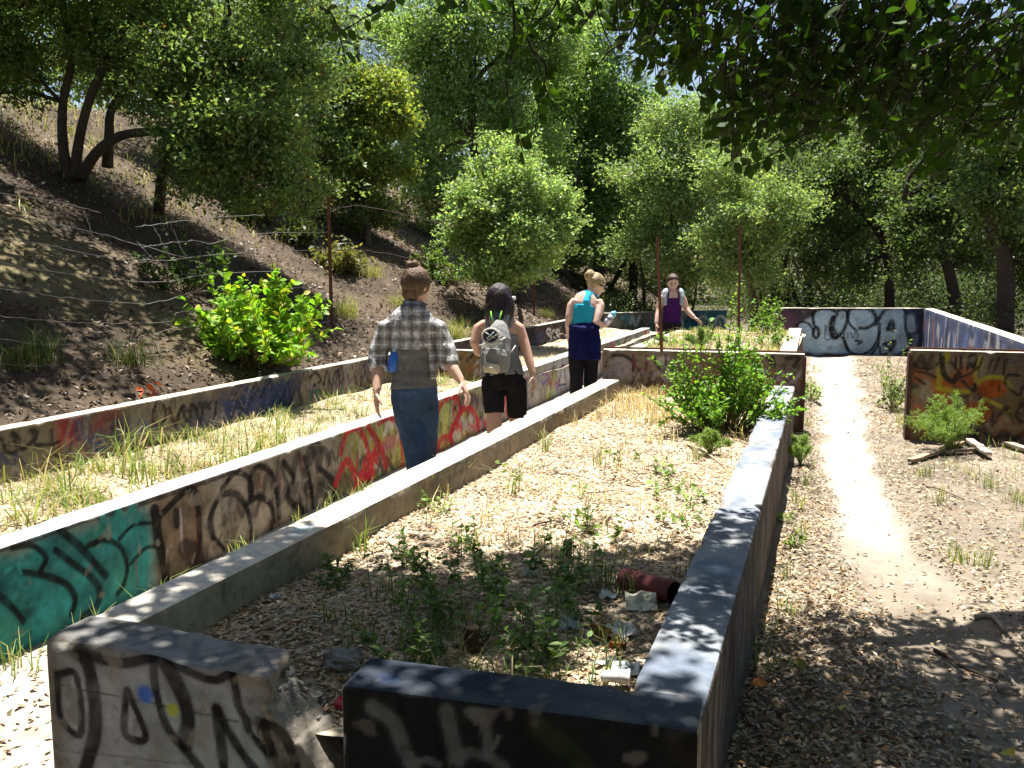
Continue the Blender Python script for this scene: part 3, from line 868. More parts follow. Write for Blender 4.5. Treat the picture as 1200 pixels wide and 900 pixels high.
def paint_right_panel(C, p):
    f = f_rp
    rng = np.random.default_rng(43)
    C[:] = C * 0.3 + np.array([0.19, 0.125, 0.07]) * 0.7 * (C / 0.27)
    tags(C, p, 0, 1.1, 0.05, 0.65, rng, 26, [(0.10, 0.06, 0.04), (0.28, 0.12, 0.05), (0.05, 0.04, 0.035), (0.25, 0.2, 0.12)], (0.02, 0.05))
    cr = (900, 330, 3.913)
    O, Yl, B = (0.33, 0.075, 0.012), (0.36, 0.30, 0.03), (0.03, 0.024, 0.022)
    def ellipse(cx, cy, rx, ry, c, a=0.85, s=1):
        fill(C, p, f.pts(cr, [(cx + rx * math.cos(t), cy + ry * math.sin(t)) for t in np.linspace(0, 2 * PI, 10)[:-1]]), c, a, 0.02, True, s, 0.3)
    ellipse(690, 430, 45, 40, (0.30, 0.10, 0.04), 0.7)
    ellipse(790, 480, 62, 48, O); ellipse(800, 560, 45, 45, O, 0.8); ellipse(1035, 490, 75, 45, O, 0.9)
    ellipse(900, 440, 60, 60, (0.30, 0.07, 0.02), 0.7); ellipse(960, 600, 70, 50, O, 0.7); ellipse(730, 500, 40, 60, (0.34, 0.28, 0.2), 0.5)
    ellipse(1120, 560, 60, 70, (0.12, 0.09, 0.03), 0.6)
    strokes(f, cr, C, p, [
        ([(782, 490), (790, 410), (822, 335)], 18, Yl), ([(780, 485), (840, 500), (920, 505)], 14, Yl),
        ([(960, 465), (1010, 440), (1080, 445), (1110, 490)], 16, Yl), ([(990, 535), (1040, 560), (1100, 590)], 14, Yl),
        ([(980, 345), (950, 420), (960, 470)], 12, Yl, 0.8),
        ([(652, 362), (690, 395), (745, 398), (785, 370), (790, 330)], 9, B), ([(680, 410), (740, 425), (770, 440)], 8, B), ([(675, 440), (720, 470)], 8, B),
        ([(800, 350), (805, 420), (845, 458), (870, 430)], 22, B), ([(845, 455), (930, 420), (960, 395)], 9, B), ([(840, 370), (880, 420)], 10, B),
        ([(862, 345), (858, 400)], 9, B), ([(885, 345), (886, 400)], 9, B), ([(915, 400), (925, 345), (950, 340), (945, 395), (925, 372)], 10, B),
        ([(985, 345), (965, 400)], 8, B), ([(1030, 355), (1012, 400)], 8, B), ([(1062, 350), (1042, 402)], 8, B), ([(1080, 425), (1092, 360), (1145, 365), (1100, 375)], 9, B),
        ([(1150, 430), (1100, 430), (1090, 470), (1150, 520), (1170, 480)], 10, B), ([(1060, 480), (1060, 500)], 8, B), ([(890, 455), (940, 500), (950, 470)], 12, B),
        ([(1165, 560), (1140, 620), (1200, 660)], 12, B, 0.7),
        ([(668, 650), (672, 575), (705, 575), (700, 620), (675, 625)], 11, (0.42, 0.13, 0.05)), ([(680, 620), (715, 672)], 10, (0.42, 0.13, 0.05)),
    ], 400)
    dot(C, p, f.sz(900 + 738 / 3.913, 330 + 573 / 3.913), 0.028, B, 0.95, 1); dot(C, p, f.sz(900 + 1090 / 3.913, 330 + 582 / 3.913), 0.028, B, 0.95, 2)
f_far = Face((-0.95, 15.55), (1.30, 16.24))
def paint_far(C, p):
    f = f_far
    cr = (900, 330, 3.913)
    C[:] = np.array([0.05, 0.05, 0.075]) * (C / 0.27)
    G = (0.30, 0.41, 0.49)
    fill(C, p, f.pts(cr, [(-80, 110), (130, 130), (140, 330), (-80, 330)]), (0.10, 0.05, 0.07), 0.8, 0.1, False, 7)
    fill(C, p, f.pts(cr, [(140, 190), (215, 150), (240, 125), (330, 128), (470, 122), (560, 118), (625, 120), (650, 240), (660, 300), (600, 335), (420, 338), (150, 330)]), G, 0.95, 0.05, False, 8, 0.16)
    strokes(f, cr, C, p, [
        ([(128, 205), (150, 186), (185, 192), (212, 232)], 8, BLK),
        ([(222, 128), (206, 150), (212, 200), (228, 215), (232, 245), (218, 258), (206, 240), (212, 215)], 12, BLK),
        ([(222, 130), (262, 122), (300, 132), (318, 150), (296, 170), (285, 215), (300, 258), (335, 240), (358, 195), (364, 145), (340, 128), (312, 140)], 12, BLK),
        ([(300, 170), (292, 215), (310, 250)], 22, BLK),
        ([(366, 150), (378, 126), (425, 120), (470, 128), (494, 158), (490, 188), (455, 212), (420, 214)], 13, BLK),
        ([(366, 150), (372, 190), (405, 225)], 10, BLK),
        ([(512, 195), (506, 250), (480, 305), (438, 332), (395, 332), (362, 308), (346, 258)], 11, BLK),
        ([(345, 258), (372, 320)], 9, BLK), ([(400, 270), (430, 275), (415, 285)], 8, BLK),
        ([(495, 195), (528, 140), (560, 120), (618, 120), (634, 150), (632, 210), (648, 262), (662, 300)], 13, BLK),
        ([(548, 218), (568, 182), (574, 220), (552, 218)], 16, BLK), ([(532, 288), (580, 276), (564, 312), (548, 295)], 14, BLK),
        ([(478, 330), (505, 290), (512, 230)], 10, BLK), ([(512, 300), (520, 335), (560, 325)], 8, BLK),
        ([(262, 200), (262, 262), (285, 262), (285, 245), (270, 240), (268, 202)], 4, BLK, 0.8), ([(300, 245), (318, 235), (318, 262), (300, 258), (300, 245)], 4, BLK, 0.8),
        ([(330, 235), (340, 262), (352, 235)], 4, BLK, 0.8), ([(366, 235), (366, 262)], 4, BLK, 0.8), ([(380, 235), (390, 262), (400, 235), (412, 250), (405, 262)], 4, BLK, 0.8),
        ([(668, 130), (676, 200), (670, 320)], 50, (0.025, 0.03, 0.06), 0.9), ([(655, 170), (660, 215)], 26, G, 0.8), ([(680, 250), (672, 290)], 18, (0.2, 0.25, 0.35), 0.7),
    ], 450)
def paint_far_right(C, p):
    rng = np.random.default_rng(61)
    L = p[:, 0].max()
    C[:] = np.array([0.07, 0.10, 0.23]) * (C / 0.27)
    cols = [(0.05, 0.07, 0.22), (0.42, 0.44, 0.48), (0.10, 0.16, 0.38), (0.03, 0.03, 0.05), (0.22, 0.09, 0.08), (0.30, 0.32, 0.40), (0.5, 0.5, 0.48)]
    for k in range(60):
        s = rng.uniform(0, L)
        spray(C, p, [(s, rng.uniform(.4, .75)), (s + rng.normal(0, .08), rng.uniform(-.1, .3))], rng.uniform(.05, .22), cols[rng.integers(len(cols))], rng.uniform(.5, .9), .4, True, k)
    tags(C, p, 0, L, .2, .6, rng, 30, cols, (0.03, 0.07))
f_back = Face((-4.5, 18.5), tuple(PZ(852, 363, 0.5)[:2]))
def paint_back(C, p):
    C[:] = np.array([0.09, 0.10, 0.115]) * (C / 0.27)
    L = p[:, 0].max()
    fill(C, p, [(L * .62, .55), (L + .1, .55), (L + .1, -.3), (L * .62, -.3)], (0.02, 0.12, 0.17), 0.9, 0.08, False, 1)
    rng = np.random.default_rng(71)
    tags(C, p, 0, L, 0, .45, rng, 16, [(0.03, 0.03, 0.04), (0.3, 0.32, 0.33), (0.03, 0.2, 0.25), (0.2, 0.2, 0.18)], (0.04, 0.09))
    for s in (L * .58, L * .8, L * .95):
        spray(C, p, [(s - .15, .0), (s - .14, .3), (s, .36), (s + .12, .25), (s + .1, -.05)], .06, (0.5, 0.52, 0.52), 0.9, .3, True, 3)

# ------------------------------------------------------------------ the walls themselves
WT = 0.43
planter = thing('concrete_planter', (-1.1, 1.9, -0.2), 'long low concrete planter covered in graffiti, its front wall broken open', 'planter')
def gap_top(s):
    return np.full(len(s), WT) + sstep(0.25, 0.5, s) * (-0.010 + 0.012 * vnoise(np.c_[s * 14, 0 * s, 0 * s], 4))
wall('front_wall', (-1.96, 1.80), (-1.27, 1.812), 0.17, -0.27, WT, planter, paint_front_left, top_front_l, 0.0055, 0.006, 0.014, 0.004, seed=1, topf=gap_top, chips=1.0, rag=0.035)
def stub_top(s):
    t = np.clip(s / 0.30, 0, 1)
    return 0.37 - 0.27 * t ** 0.9 + 0.014 * vnoise(np.c_[s * 30, 0 * s, 0 * s], 6) + 0.010 * vnoise(np.c_[s * 75, 0 * s, 0 * s], 7)
f_stub = Face((-1.31, 1.815), (-1.06, 1.82))
def paint_stub(C, p):
    C[:] = np.array([0.26, 0.25, 0.235]) * (C / 0.27)
    strokes(f_stub, (40, 700, 3.0), C, p, [([(795, 440), (860, 465), (915, 560), (925, 660)], 30, BLK), ([(700, 290), (725, 390), (800, 520), (910, 620)], 28, BLK), ([(805, 445), (850, 560), (900, 660)], 26, BLK)], 480)
wall('broken_stub', (-1.31, 1.812), (-1.06, 1.818), 0.155, -0.27, 0.30, planter, paint_stub, None, 0.006, 0.006, 0.008, 0.007, seed=2, topf=stub_top, chips=0.3, rfreq=24.0)
rng = np.random.default_rng(88)
bm = bmesh.new()
def shard(c, r, sq=(1, 1, 1)):
    vs = [bm.verts.new((np.array(c) + unit_(rng.normal(0, 1, 3)) * r * rng.uniform(.7, 1.15) * np.array(sq)).tolist()) for _ in range(11)]
    res = bmesh.ops.convex_hull(bm, input=vs)
    bmesh.ops.delete(bm, geom=[g for g in res['geom_interior'] if isinstance(g, bmesh.types.BMVert)], context='VERTS')
def unit_(v): return v / (np.linalg.norm(v) + 1e-9)
for k in range(170):
    f = rng.random()
    x = -1.30 + 0.24 * f
    zt = 0.36 - 0.31 * f ** 0.85
    z = 0.37 - 0.27 * f ** 0.9 - 0.004 + rng.normal(0, .004)
    shard((x, rng.uniform(1.835, 1.96), z), rng.uniform(.007, .019), (1, 1, .8))
me = bpy.data.meshes.new('rubble'); bm.to_mesh(me); bm.free()
co = np.array([v.co[:] for v in me.vertices])
mk('rubble', co, [tuple(p.vertices) for p in me.polygons], M_CONC, planter, conc_col(co, (0.24, 0.23, 0.21), 2))
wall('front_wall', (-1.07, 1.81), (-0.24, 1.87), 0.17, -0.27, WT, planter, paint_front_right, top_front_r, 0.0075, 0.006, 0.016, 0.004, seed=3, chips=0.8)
f_inner = Face((-1.80, 1.90), (-1.80, 7.95))
wall('left_wall', (-1.80, 1.90), (-1.80, 7.95), 0.16, -0.45, WT - 0.004, planter, paint_inner_left, top_left, 0.018, 0.014, 0.010, 0.004, seed=4, chips=1.0)
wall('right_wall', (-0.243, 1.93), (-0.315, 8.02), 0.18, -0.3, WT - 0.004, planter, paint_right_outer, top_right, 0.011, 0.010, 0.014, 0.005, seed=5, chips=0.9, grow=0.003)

w = prop(wall('middle_wall', (-3.2276, 2.0), (-3.48, 18.0), 0.17, -0.32, 0.25, None, paint_middle, top_mid, 0.0042, 0.018, 0.012, 0.004, seed=6, grow=0.0024, zres=0.0072),
         'long low wall with a teal piece and red-yellow lettering beside the walkers', 'wall', None, 'thing')
w = prop(wall('hillside_wall', (-4.405, 1.5), (-4.47, 10.2), 0.13, 0.02, 0.50, None, paint_leftwall, top_lw, 0.0105, 0.02, 0.012, 0.004, seed=7, grow=0.0016, zres=0.0105),
         'tan low wall with black scrawls and red patches at the foot of the slope', 'wall', None, 'thing')
prop(wall('hillside_wall', (-4.47, 10.215), (-4.54, 18.5), 0.13, 0.02, 0.50, None, paint_sgb, top_lw, 0.02, 0.03, 0.012, 0.004, seed=8),
     'dark purple low wall sprayed with white letters SGB behind the walkers', 'wall', None, 'thing')
YC = PZ(540, 410, 0.5)[1]
prop(wall('cross_wall', (-4.46, YC), (-3.535, YC - 0.02), 0.14, -0.3, 0.50, None, paint_cross, top_lw, 0.02, 0.03, 0.012, 0.004, seed=9),
     'short brown graffiti cross wall between the two long low walls', 'wall', None, 'thing')
prop(wall('back_wall', tuple(f_back.A[:2]), tuple((f_back.A + f_back.d * f_back.L)[:2]), 0.14, -0.3, 0.50, None, paint_back, top_lw, 0.025, 0.04, 0.012, 0.004, seed=10),
     'far grey and teal end wall behind the woman in the purple top', 'wall', None, 'thing')
ZP = PY(823, 412, 8.17)[2]
A0 = PY(705, 480, 8.12)[:2]
bed2 = thing('raised_planter', (-1.1, 9.5, 0), 'raised concrete planter with a rusty steel edge behind the leafy bush', 'planter')
wall('front_wall', tuple(A0), (-0.255, 8.2), 0.11, -0.3, ZP, bed2, paint_panel, top_lw, 0.012, 0.015, 0.008, 0.003, seed=11)
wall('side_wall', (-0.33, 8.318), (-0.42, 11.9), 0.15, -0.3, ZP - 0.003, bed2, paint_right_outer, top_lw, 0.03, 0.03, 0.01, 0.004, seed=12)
wall('side_wall', (A0[0] + 0.16, 8.25), (A0[0] + 0.2, 11.9), 0.15, -0.3, ZP - 0.06, bed2, None, top_lw, 0.03, 0.03, 0.01, 0.004, seed=13)
wall('rear_wall', (A0[0], 11.92), (-0.40, 11.92), 0.15, -0.3, ZP - 0.08, bed2, None, top_lw, 0.03, 0.03, 0.01, 0.004, seed=14)
RUST = (0.10, 0.045, 0.028)
def steel_edge(parent, A, B, z, ends):
    A, B = np.array(A), np.array(B)
    d = (B - A) / np.linalg.norm(B - A); n = np.array([-d[1], d[0]])
    L = np.linalg.norm(B - A)
    g = Geo()
    ax = [np.r_[d, 0], np.r_[n, 0], [0, 0, 1]]
    m = (A + B) / 2
    g.box(np.r_[m + n * 0.121, z - 0.02], (L / 2 + 0.004, 0.005, 0.035), ax, RUST)
    g.box(np.r_[m + n * 0.142, z - 0.052], (L / 2 + 0.003, 0.016, 0.004), ax, RUST)
    g.out('steel_channel', M_RUST, parent)
    for e in ends:
        g = Geo()
        q = A if e == 0 else B
        sg = -1 if e == 0 else 1
        g.box(np.r_[q + d * sg * 0.007 + n * 0.055, (z - 0.3) / 2 - 0.012], (0.006, 0.062, (z + 0.3) / 2 - 0.012), ax, (0.07, 0.032, 0.022))
        g.box(np.r_[q + d * (sg * 0.001 - sg * 0.009) - n * 0.008, (z - 0.3) / 2 - 0.02], (0.010, 0.004, (z + 0.3) / 2 - 0.02), ax, (0.085, 0.04, 0.026))
        g.out('edge_angle', M_RUST, parent)
steel_edge(bed2, A0, (-0.255, 8.2), ZP, (1,))
ZR = PY(1062, 410, 8.16)[2]
rp = thing('wall_panel', (1.1, 8.2, 0), 'short orange and yellow graffiti wall panel with rusty edges beside the track', 'wall')
wall('panel', (0.57, 8.16), (1.72, 8.22), 0.11, -0.3, ZR, rp, paint_right_panel, top_lw, 0.009, 0.015, 0.008, 0.003, seed=15)
steel_edge(rp, (0.57, 8.16), (1.72, 8.22), ZR, (0,))
ZF = PY(1000, 361, 15.9)[2]
prop(wall('end_wall', (-0.95, 15.55), (1.30, 16.24), 0.14, -0.3, ZF, None, paint_far, top_lw, 0.012, 0.03, 0.012, 0.004, seed=16),
     'far end wall with big pale blue bubble letters outlined in black', 'wall', None, 'thing')
B1 = PZ(1203, 404, ZF - 0.01)[:2]
d1 = B1 - np.array([1.30, 16.28]); d1 = d1 / np.linalg.norm(d1)
prop(wall('boundary_wall', (1.30, 16.28), tuple(B1 + d1 * 2.4), 0.16, -0.3, ZF - 0.004, None, paint_far_right, top_lw, 0.028, 0.04, 0.012, 0.004, seed=17),
     'blue and white painted boundary wall running back along the trees', 'wall', None, 'thing')

# soil inside the planters
def soil(name, x0, x1, y0, y1, zf, c1, res, seed):
    def cf(V):
        n = fbm(V * np.array([4, 4, 0]), 4, seed)[:, None]
        return np.clip(np.array(c1) * (1 + 0.4 * n), 0.02, 0.8)
    return sheet(name, np.arange(x0, x1 + res, res), np.arange(y0, y1 + res, res), zf, cf, M_GROUND)
def bed_z(x, y):
    q = np.stack([x * 2, y * 2, 0 * x], 1)
    return 0.295 + 0.02 * fbm(q, 3, 77) - 0.06 * np.exp(-((x + 1.2) ** 2 / 0.05 + (y - 2.0) ** 2 / 0.03))
soil('planter_soil', -1.83, -0.40, 1.88, 8.15, bed_z, (0.36, 0.295, 0.215), 0.03, 81)
def strip_z(x, y):
    q = np.stack([x * 2, y * 2, 0 * x], 1)
    return 0.17 + 0.025 * fbm(q, 3, 78) - 0.05 * (x + 4)
soil('planter_soil', -4.50, -3.36, 1.2, 18.4, strip_z, (0.32, 0.26, 0.18), 0.05, 82)
def bed2_z(x, y):
    q = np.stack([x * 2, y * 2, 0 * x], 1)
    return ZP - 0.07 + 0.03 * fbm(q, 3, 79) + 0.05 * np.exp(-((x + 0.9) ** 2 / 0.25 + (y - 10.2) ** 2 / 1.4))
soil('planter_soil', A0[0] + 0.08, -0.38, 8.22, 11.95, bed2_z, (0.36, 0.30, 0.2), 0.06, 83)
# ================================================================== plants
def unit(v):
    return v / (np.linalg.norm(v, axis=-1, keepdims=True) + 1e-9)
def leaf_quads(C, size, asp, rng, up=0.5, axis=None, fold=0.25, along=0.6, tri=False):
    """one folded rhomb per leaf; axis = preferred leaf direction per leaf"""
    n = len(C)
    size = np.broadcast_to(size, (n,)) * rng.uniform(0.65, 1.3, n)
    nr = unit(rng.normal(0, 1, (n, 3)) + np.array([0, 0, up * 2]))
    a = rng.normal(0, 1, (n, 3))
    if axis is not None: a = a * (1 - along) + axis * along * 2
    a = unit(a - (a * nr).sum(1)[:, None] * nr)
    b = np.cross(nr, a)
    s, w = size[:, None] * 0.5, size[:, None] * asp * 0.5
    if tri:
        V = np.empty((n, 3, 3))
        V[:, 0] = C - a * s * 0.75 + b * w * 1.15
        V[:, 1] = C - a * s * 0.55 - b * w * 1.15
        V[:, 2] = C + a * s * 1.1
        return V.reshape(-1, 3), np.arange(n * 3).reshape(-1, 3)
    V = np.empty((n, 4, 3))
    V[:, 0] = C - a * s
    V[:, 1] = C + b * w + nr * w * fold
    V[:, 2] = C + a * s
    V[:, 3] = C - b * w + nr * w * fold
    return V.reshape(-1, 3), np.arange(n * 4).reshape(-1, 4)
def leaf_ovals(C, size, asp, rng, axis=None, nrm=None, fold=0.2, along=0.7, up=0.5, curl=0.15):
    """a broad leaf: two bent halves of two quads each"""
    n = len(C)
    size = np.broadcast_to(size, (n,)) * rng.uniform(0.6, 1.25, n)
    nr = unit(rng.normal(0, 0.6, (n, 3)) + (np.array([0, 0, up * 2]) if nrm is None else nrm * 1.5))
    a = rng.normal(0, 1, (n, 3))
    if axis is not None: a = unit(a) * (1 - along) + axis * along
    a = unit(a - (a * nr).sum(1)[:, None] * nr)
    b = np.cross(nr, a)
    s, w = size[:, None], size[:, None] * asp * 0.5
    prof = [(0.0, 0.08), (0.3, 0.92), (0.68, 0.86), (1.0, 0.06)]
    V = np.empty((n, 12, 3))
    for i, (t, k) in enumerate(prof):
        m = C + a * s * t - nr * s * curl * (t * t)
        V[:, i * 3] = m + b * w * k + nr * w * k * fold
        V[:, i * 3 + 1] = m
        V[:, i * 3 + 2] = m - b * w * k + nr * w * k * fold
    o = (np.arange(n) * 12)[:, None]
    F = []
    for i in range(3):
        q = i * 3
        F.append(o + np.array([[q, q + 3, q + 4, q + 1]])); F.append(o + np.array([[q + 1, q + 4, q + 5, q + 2]]))
    return V.reshape(-1, 3), np.concatenate(F)
def leaf_cols(n, per, base, rng, var=0.3, hue=0.12, mixc=None, mixp=0.0, clump=None):
    b = np.array(base)
    k = rng.normal(1, var, n)[:, None].clip(0.4, 1.9)
    h = rng.normal(0, hue, n)[:, None]
    c = b * k * np.concatenate([1 + h, 1 + 0 * h, 1 - h], 1)
    if mixc is not None:
        m = rng.random(n) < mixp
        c[m] = np.array(mixc) * rng.uniform(0.7, 1.3, (m.sum(), 1))
    if clump is not None: c = c * clump
    return np.repeat(np.clip(c, 0.004, 0.9), per, 0)
def split_lobes(lobes, rng, m=5, k=0.5):
    """break each lobe into uneven tufts so that the outline is ragged and light falls between them"""
    out = []
    for c, r in lobes:
        r = np.broadcast_to(np.asarray(r, float), (3,))
        if r.max() < 0.3:
            out.append((c, r)); continue
        for i in range(m):
            d = unit(rng.normal(0, 1, 3))
            s = k * rng.uniform(0.65, 1.15)
            out.append((np.array(c) + d * r * rng.uniform(0.45, 0.85), r * s * np.array([1.1, 1.1, 0.72])))
    return out
def lobe_clumps(lobes, rng, per_m2, rough=0.35, inner=0.45):
    """clump centres through the volume of uneven lobes, thicker towards the rim; returns centres, outward directions"""
    Cs, Ds = [], []
    for i, (c, r) in enumerate(lobes):
        r = np.broadcast_to(np.asarray(r, float), (3,))
        n = max(4, int(per_m2 * 4 * PI * (r[0] * r[1] + r[1] * r[2] + r[0] * r[2]) / 3))
        d = unit(rng.normal(0, 1, (n, 3)))
        rim = 1 + rough * fbm(d * 2.1 + i * 5.1, 3, 90 + i)
        rho = inner + (1 - inner) * rng.random(n) ** 0.55
        out = rng.random(n) < 0.10                              # sprays that stick out of the outline
        rho = np.where(out, rng.uniform(1.05, 1.5, n), rho)
        Cs.append(np.array(c) + d * r * (rim * rho)[:, None])
        Ds.append(d)
    return np.concatenate(Cs), np.concatenate(Ds)
def foliage(lobes, rng, per_m2, nleaf, crad, size, asp, base, var=0.28, hue=0.1, up=0.3, rough=0.4, inner=0.35, mixc=None, mixp=0.0, droop=0.0, split=6):
    if split: lobes = split_lobes(lobes, rng, split)
    C, D = lobe_clumps(lobes, rng, per_m2, rough, inner)
    m = len(C)
    k = np.repeat(np.arange(m), nleaf)
    off = rng.normal(0, 1, (len(k), 3)) * np.array([1, 1, 0.7]) * crad
    # leaves strung along a twig that points outward
    tw = unit(D + rng.normal(0, 0.5, D.shape) + np.array([0, 0, -droop]))
    P = C[k] + off * 0.55 + tw[k] * (rng.uniform(-1, 1, len(k)) * crad * 1.5)[:, None]
    cl = np.clip(rng.normal(1, 0.16, m), 0.6, 1.5)[k][:, None] * np.ones(3)
    V, F = leaf_quads(P, size, asp, rng, up, tw[k], tri=True)
    col = leaf_cols(len(P), 3, base, rng, var, hue, mixc, mixp, cl)
    return V, F, col, C
BARKC = (0.085, 0.068, 0.052)
def limb_path(a, b, rng, sag=0.1, n=6):
    a, b = np.array(a, float), np.array(b, float)
    t = np.linspace(0, 1, n)[:, None]
    L = np.linalg.norm(b - a)
    P = a + (b - a) * t
    P += np.sin(t * PI) * np.array([0, 0, 1]) * L * sag
    P[1:-1] += rng.normal(0, 0.035 * L, (n - 2, 3))
    return P
def trunk_geo(trunks, lobes, rng, r0, twigs=None, ntw=40, bark=BARKC, join=0.7):
    """trunks: polylines; limbs run from the upper trunk to the lobes, twigs from the lobes outwards"""
    g = Geo()
    for path in trunks:
        n = len(path)
        g.tube(curve(path, 4), np.linspace(r0, r0 * 0.5, len(curve(path, 4))), 9, bark)
    pts = np.concatenate([np.array(p)[max(1, int(len(p) * join)) - 1:] for p in trunks])
    for c, r in lobes:
        a = pts[np.argmin(np.linalg.norm(pts - np.array(c), axis=1))]
        p = limb_path(a, c, rng)
        g.tube(p, np.linspace(r0 * 0.42, r0 * 0.14, len(p)), 6, bark)
        if twigs is not None:
            d = np.linalg.norm(twigs - np.array(c), axis=1)
            near = np.where(d < np.max(r) * 1.2)[0]
            for i in rng.choice(near, min(len(near), ntw), replace=False) if len(near) else []:
                q = limb_path(c, twigs[i], rng, 0.03, 4)
                g.tube(q, np.linspace(r0 * 0.12, r0 * 0.03, 4), 4, bark, False)
    return g
def tree(name, base, trunks, lobes, label, seed, r0=0.1, per_m2=9, nleaf=26, crad=0.2, size=0.05, asp=0.5, leaf=(0.07, 0.10, 0.03), ntw=14, group=None, cat='tree', mat=None, bark=BARKC, **kw):
    rng = np.random.default_rng(seed)
    t = thing(name, base, label, cat, group)
    V, F, col, C = foliage(lobes, rng, per_m2, nleaf, crad, size, asp, leaf, **kw)
    trunk_geo(trunks, lobes, rng, r0, C, ntw, bark).out('trunk', M_BARK, t, True)
    mk('crown', V, F, mat or M_LEAF, t, col)
    return t
def L_(d, *lst, ry=1.0, rz=1.0):
    """lobes from sight lines at depth d: (u, v, radius px[, depth shift])"""
    out = []
    for q in lst:
        dd = d + (q[3] if len(q) > 3 else 0)
        r = q[2] * dd / FPX
        out.append((PD(q[0], q[1], dd), (r, r * ry, r * rz)))
    return out
def on_hill(u, v):
    """where a sight line meets the slope"""
    r = ray(u, v)
    for t in np.arange(3, 60, 0.05):
        P = CC + r * t
        if P[0] < -3.9 and P[2] <= hill_z(P[:1], P[1:2])[0]:
            return P
    return CC + r * 30
def on_ground(u, v):
    return PZ(u, v, 0.0)

OLIVE = (0.075, 0.105, 0.045)
GREY_GREEN = (0.085, 0.115, 0.062)
# --- the many-stemmed oak on the slope
b0 = on_hill(82, 208)
d0 = (b0 - CC) @ CF
T1 = [[PD(80, 210, d0), PD(74, 170, d0), PD(74, 120, d0), PD(85, 60, d0), PD(70, 0, d0)],
      [PD(88, 210, d0), PD(92, 170, d0), PD(104, 120, d0 - .2), PD(130, 60, d0 - .3), PD(160, 10, d0 - .4)],
      [PD(94, 210, d0), PD(112, 180, d0 - .2), PD(140, 160, d0 - .3), PD(178, 154, d0 - .5), PD(205, 152, d0 - .7), PD(250, 120, d0 - .9)],
      [PD(126, 196, d0), PD(128, 160, d0), PD(135, 120, d0), PD(190, 60, d0)],
      [on_hill(186, 250), PD(190, 205, d0 - .7), PD(197, 165, d0 - .7), PD(215, 120, d0 - .8), PD(240, 70, d0 - .8)]]
lobes = L_(d0, (60, 10, 105), (-50, 30, 95), (170, 20, 105, -.3), (120, 70, 48), (250, 55, 100, -.6), (292, 140, 82, -.9), (335, 185, 55, -.9), (245, 165, 62, -.8),
           (275, 225, 38, -.9), (350, 225, 34, -.9), (185, 105, 45, -.2), (0, -80, 90), (150, -100, 100), (300, -50, 95, -.6), (20, 85, 40), (215, 215, 22, -.8), (-60, 130, 36, .5), (320, 90, 66, -.8))
tree('oak_tree', b0, T1, lobes, 'big many-stemmed oak leaning over the slope behind the wire fence', 1, 0.07, 18, 50, 0.15, 0.058, 0.55, (0.16, 0.22, 0.075), 16, up=0.3, mixc=(0.22, 0.11, 0.04), mixp=0.015)

# --- a second oak added close behind it to darken the slope, its foot hidden
b5 = on_hill(335, 205)
lobes = L_(14.6, (230, 115, 62), (300, 85, 72), (352, 140, 52), (285, 165, 42), (380, 50, 52), (195, 50, 60), (330, 20, 60), (385, 190, 34))
tree('oak_tree', b5, [[b5, PD(330, 150, 14.6), PD(310, 90, 14.6)]], lobes, 'dark oak added close behind the big leaning oak to shade the slope', 14, 0.09, 8, 46, 0.2, 0.075, 0.6, (0.13, 0.18, 0.06), 8)
# --- small yellow-green tree further along the slope
b1 = on_hill(432, 290)
lobes = L_(15.5, (398, 105, 42), (440, 130, 46), (452, 190, 36), (375, 95, 28), (415, 175, 42), (425, 230, 34), (470, 150, 28), (390, 140, 40))
tree('yellow_tree', b1, [[b1, PD(425, 230, 15.5), PD(415, 150, 15.5)]], lobes, 'small tree with yellow-tipped leaves on the slope beside the big oak', 2, 0.06, 20, 44, 0.14, 0.07, 0.6, (0.18, 0.23, 0.055), 12,
     mixc=(0.36, 0.32, 0.05), mixp=0.1)
# --- round bright bush-tree in the middle
b2 = on_hill(598, 338)
lobes = L_(14.2, (597, 215, 50), (562, 245, 42), (632, 245, 44), (590, 275, 56), (598, 178, 28), (545, 285, 26), (645, 285, 32), (575, 195, 24), (620, 300, 40), (568, 315, 32), (655, 230, 22), (540, 250, 14), (570, 165, 10), (668, 262, 12))
tree('bright_oak', b2, [[b2, PD(596, 300, 14.2), PD(590, 240, 14.2)], [b2 + np.array([.15, 0, 0]), PD(612, 300, 14.2), PD(630, 250, 14.2)]], lobes,
     'round sunlit young oak in the middle behind the walkers', 3, 0.05, 34, 48, 0.12, 0.055, 0.65, (0.24, 0.32, 0.13), 16, rough=0.3)
# --- taller trees behind
def simple_tree(name, d, lobes, foot, label, seed, **kw):
    f = np.array(foot)
    c = np.mean([l[0] for l in lobes], 0)
    top = max(l[0][2] for l in lobes)
    p = [f, f + (c - f) * 0.35 + np.array([0.15, 0, 0]), f + (c - f) * 0.7, c]
    return tree(name, f, [p], lobes, label, seed, **kw)
def gpt(u, d, z=0.2):
    P = PD(u, 330, d)
    zz = hill_z(P[:1], P[1:2])[0] if P[0] < -4.2 else ground_z(P[:1], P[1:2])[0]
    return np.array([P[0], P[1], zz - 0.05])
simple_tree('tall_tree', 21, L_(21, (560, 55, 80), (500, 105, 52), (620, 95, 56), (540, 150, 62), (600, 165, 55), (475, 45, 45), (505, 190, 45), (560, -30, 80), (520, 235, 38), (640, 30, 55)), gpt(560, 21.5),
            'tall grey-green tree rising behind the round sunlit young oak', 4, r0=0.16, per_m2=9, nleaf=54, crad=0.24, size=0.09, asp=0.5, leaf=(0.22, 0.31, 0.11), ntw=8)
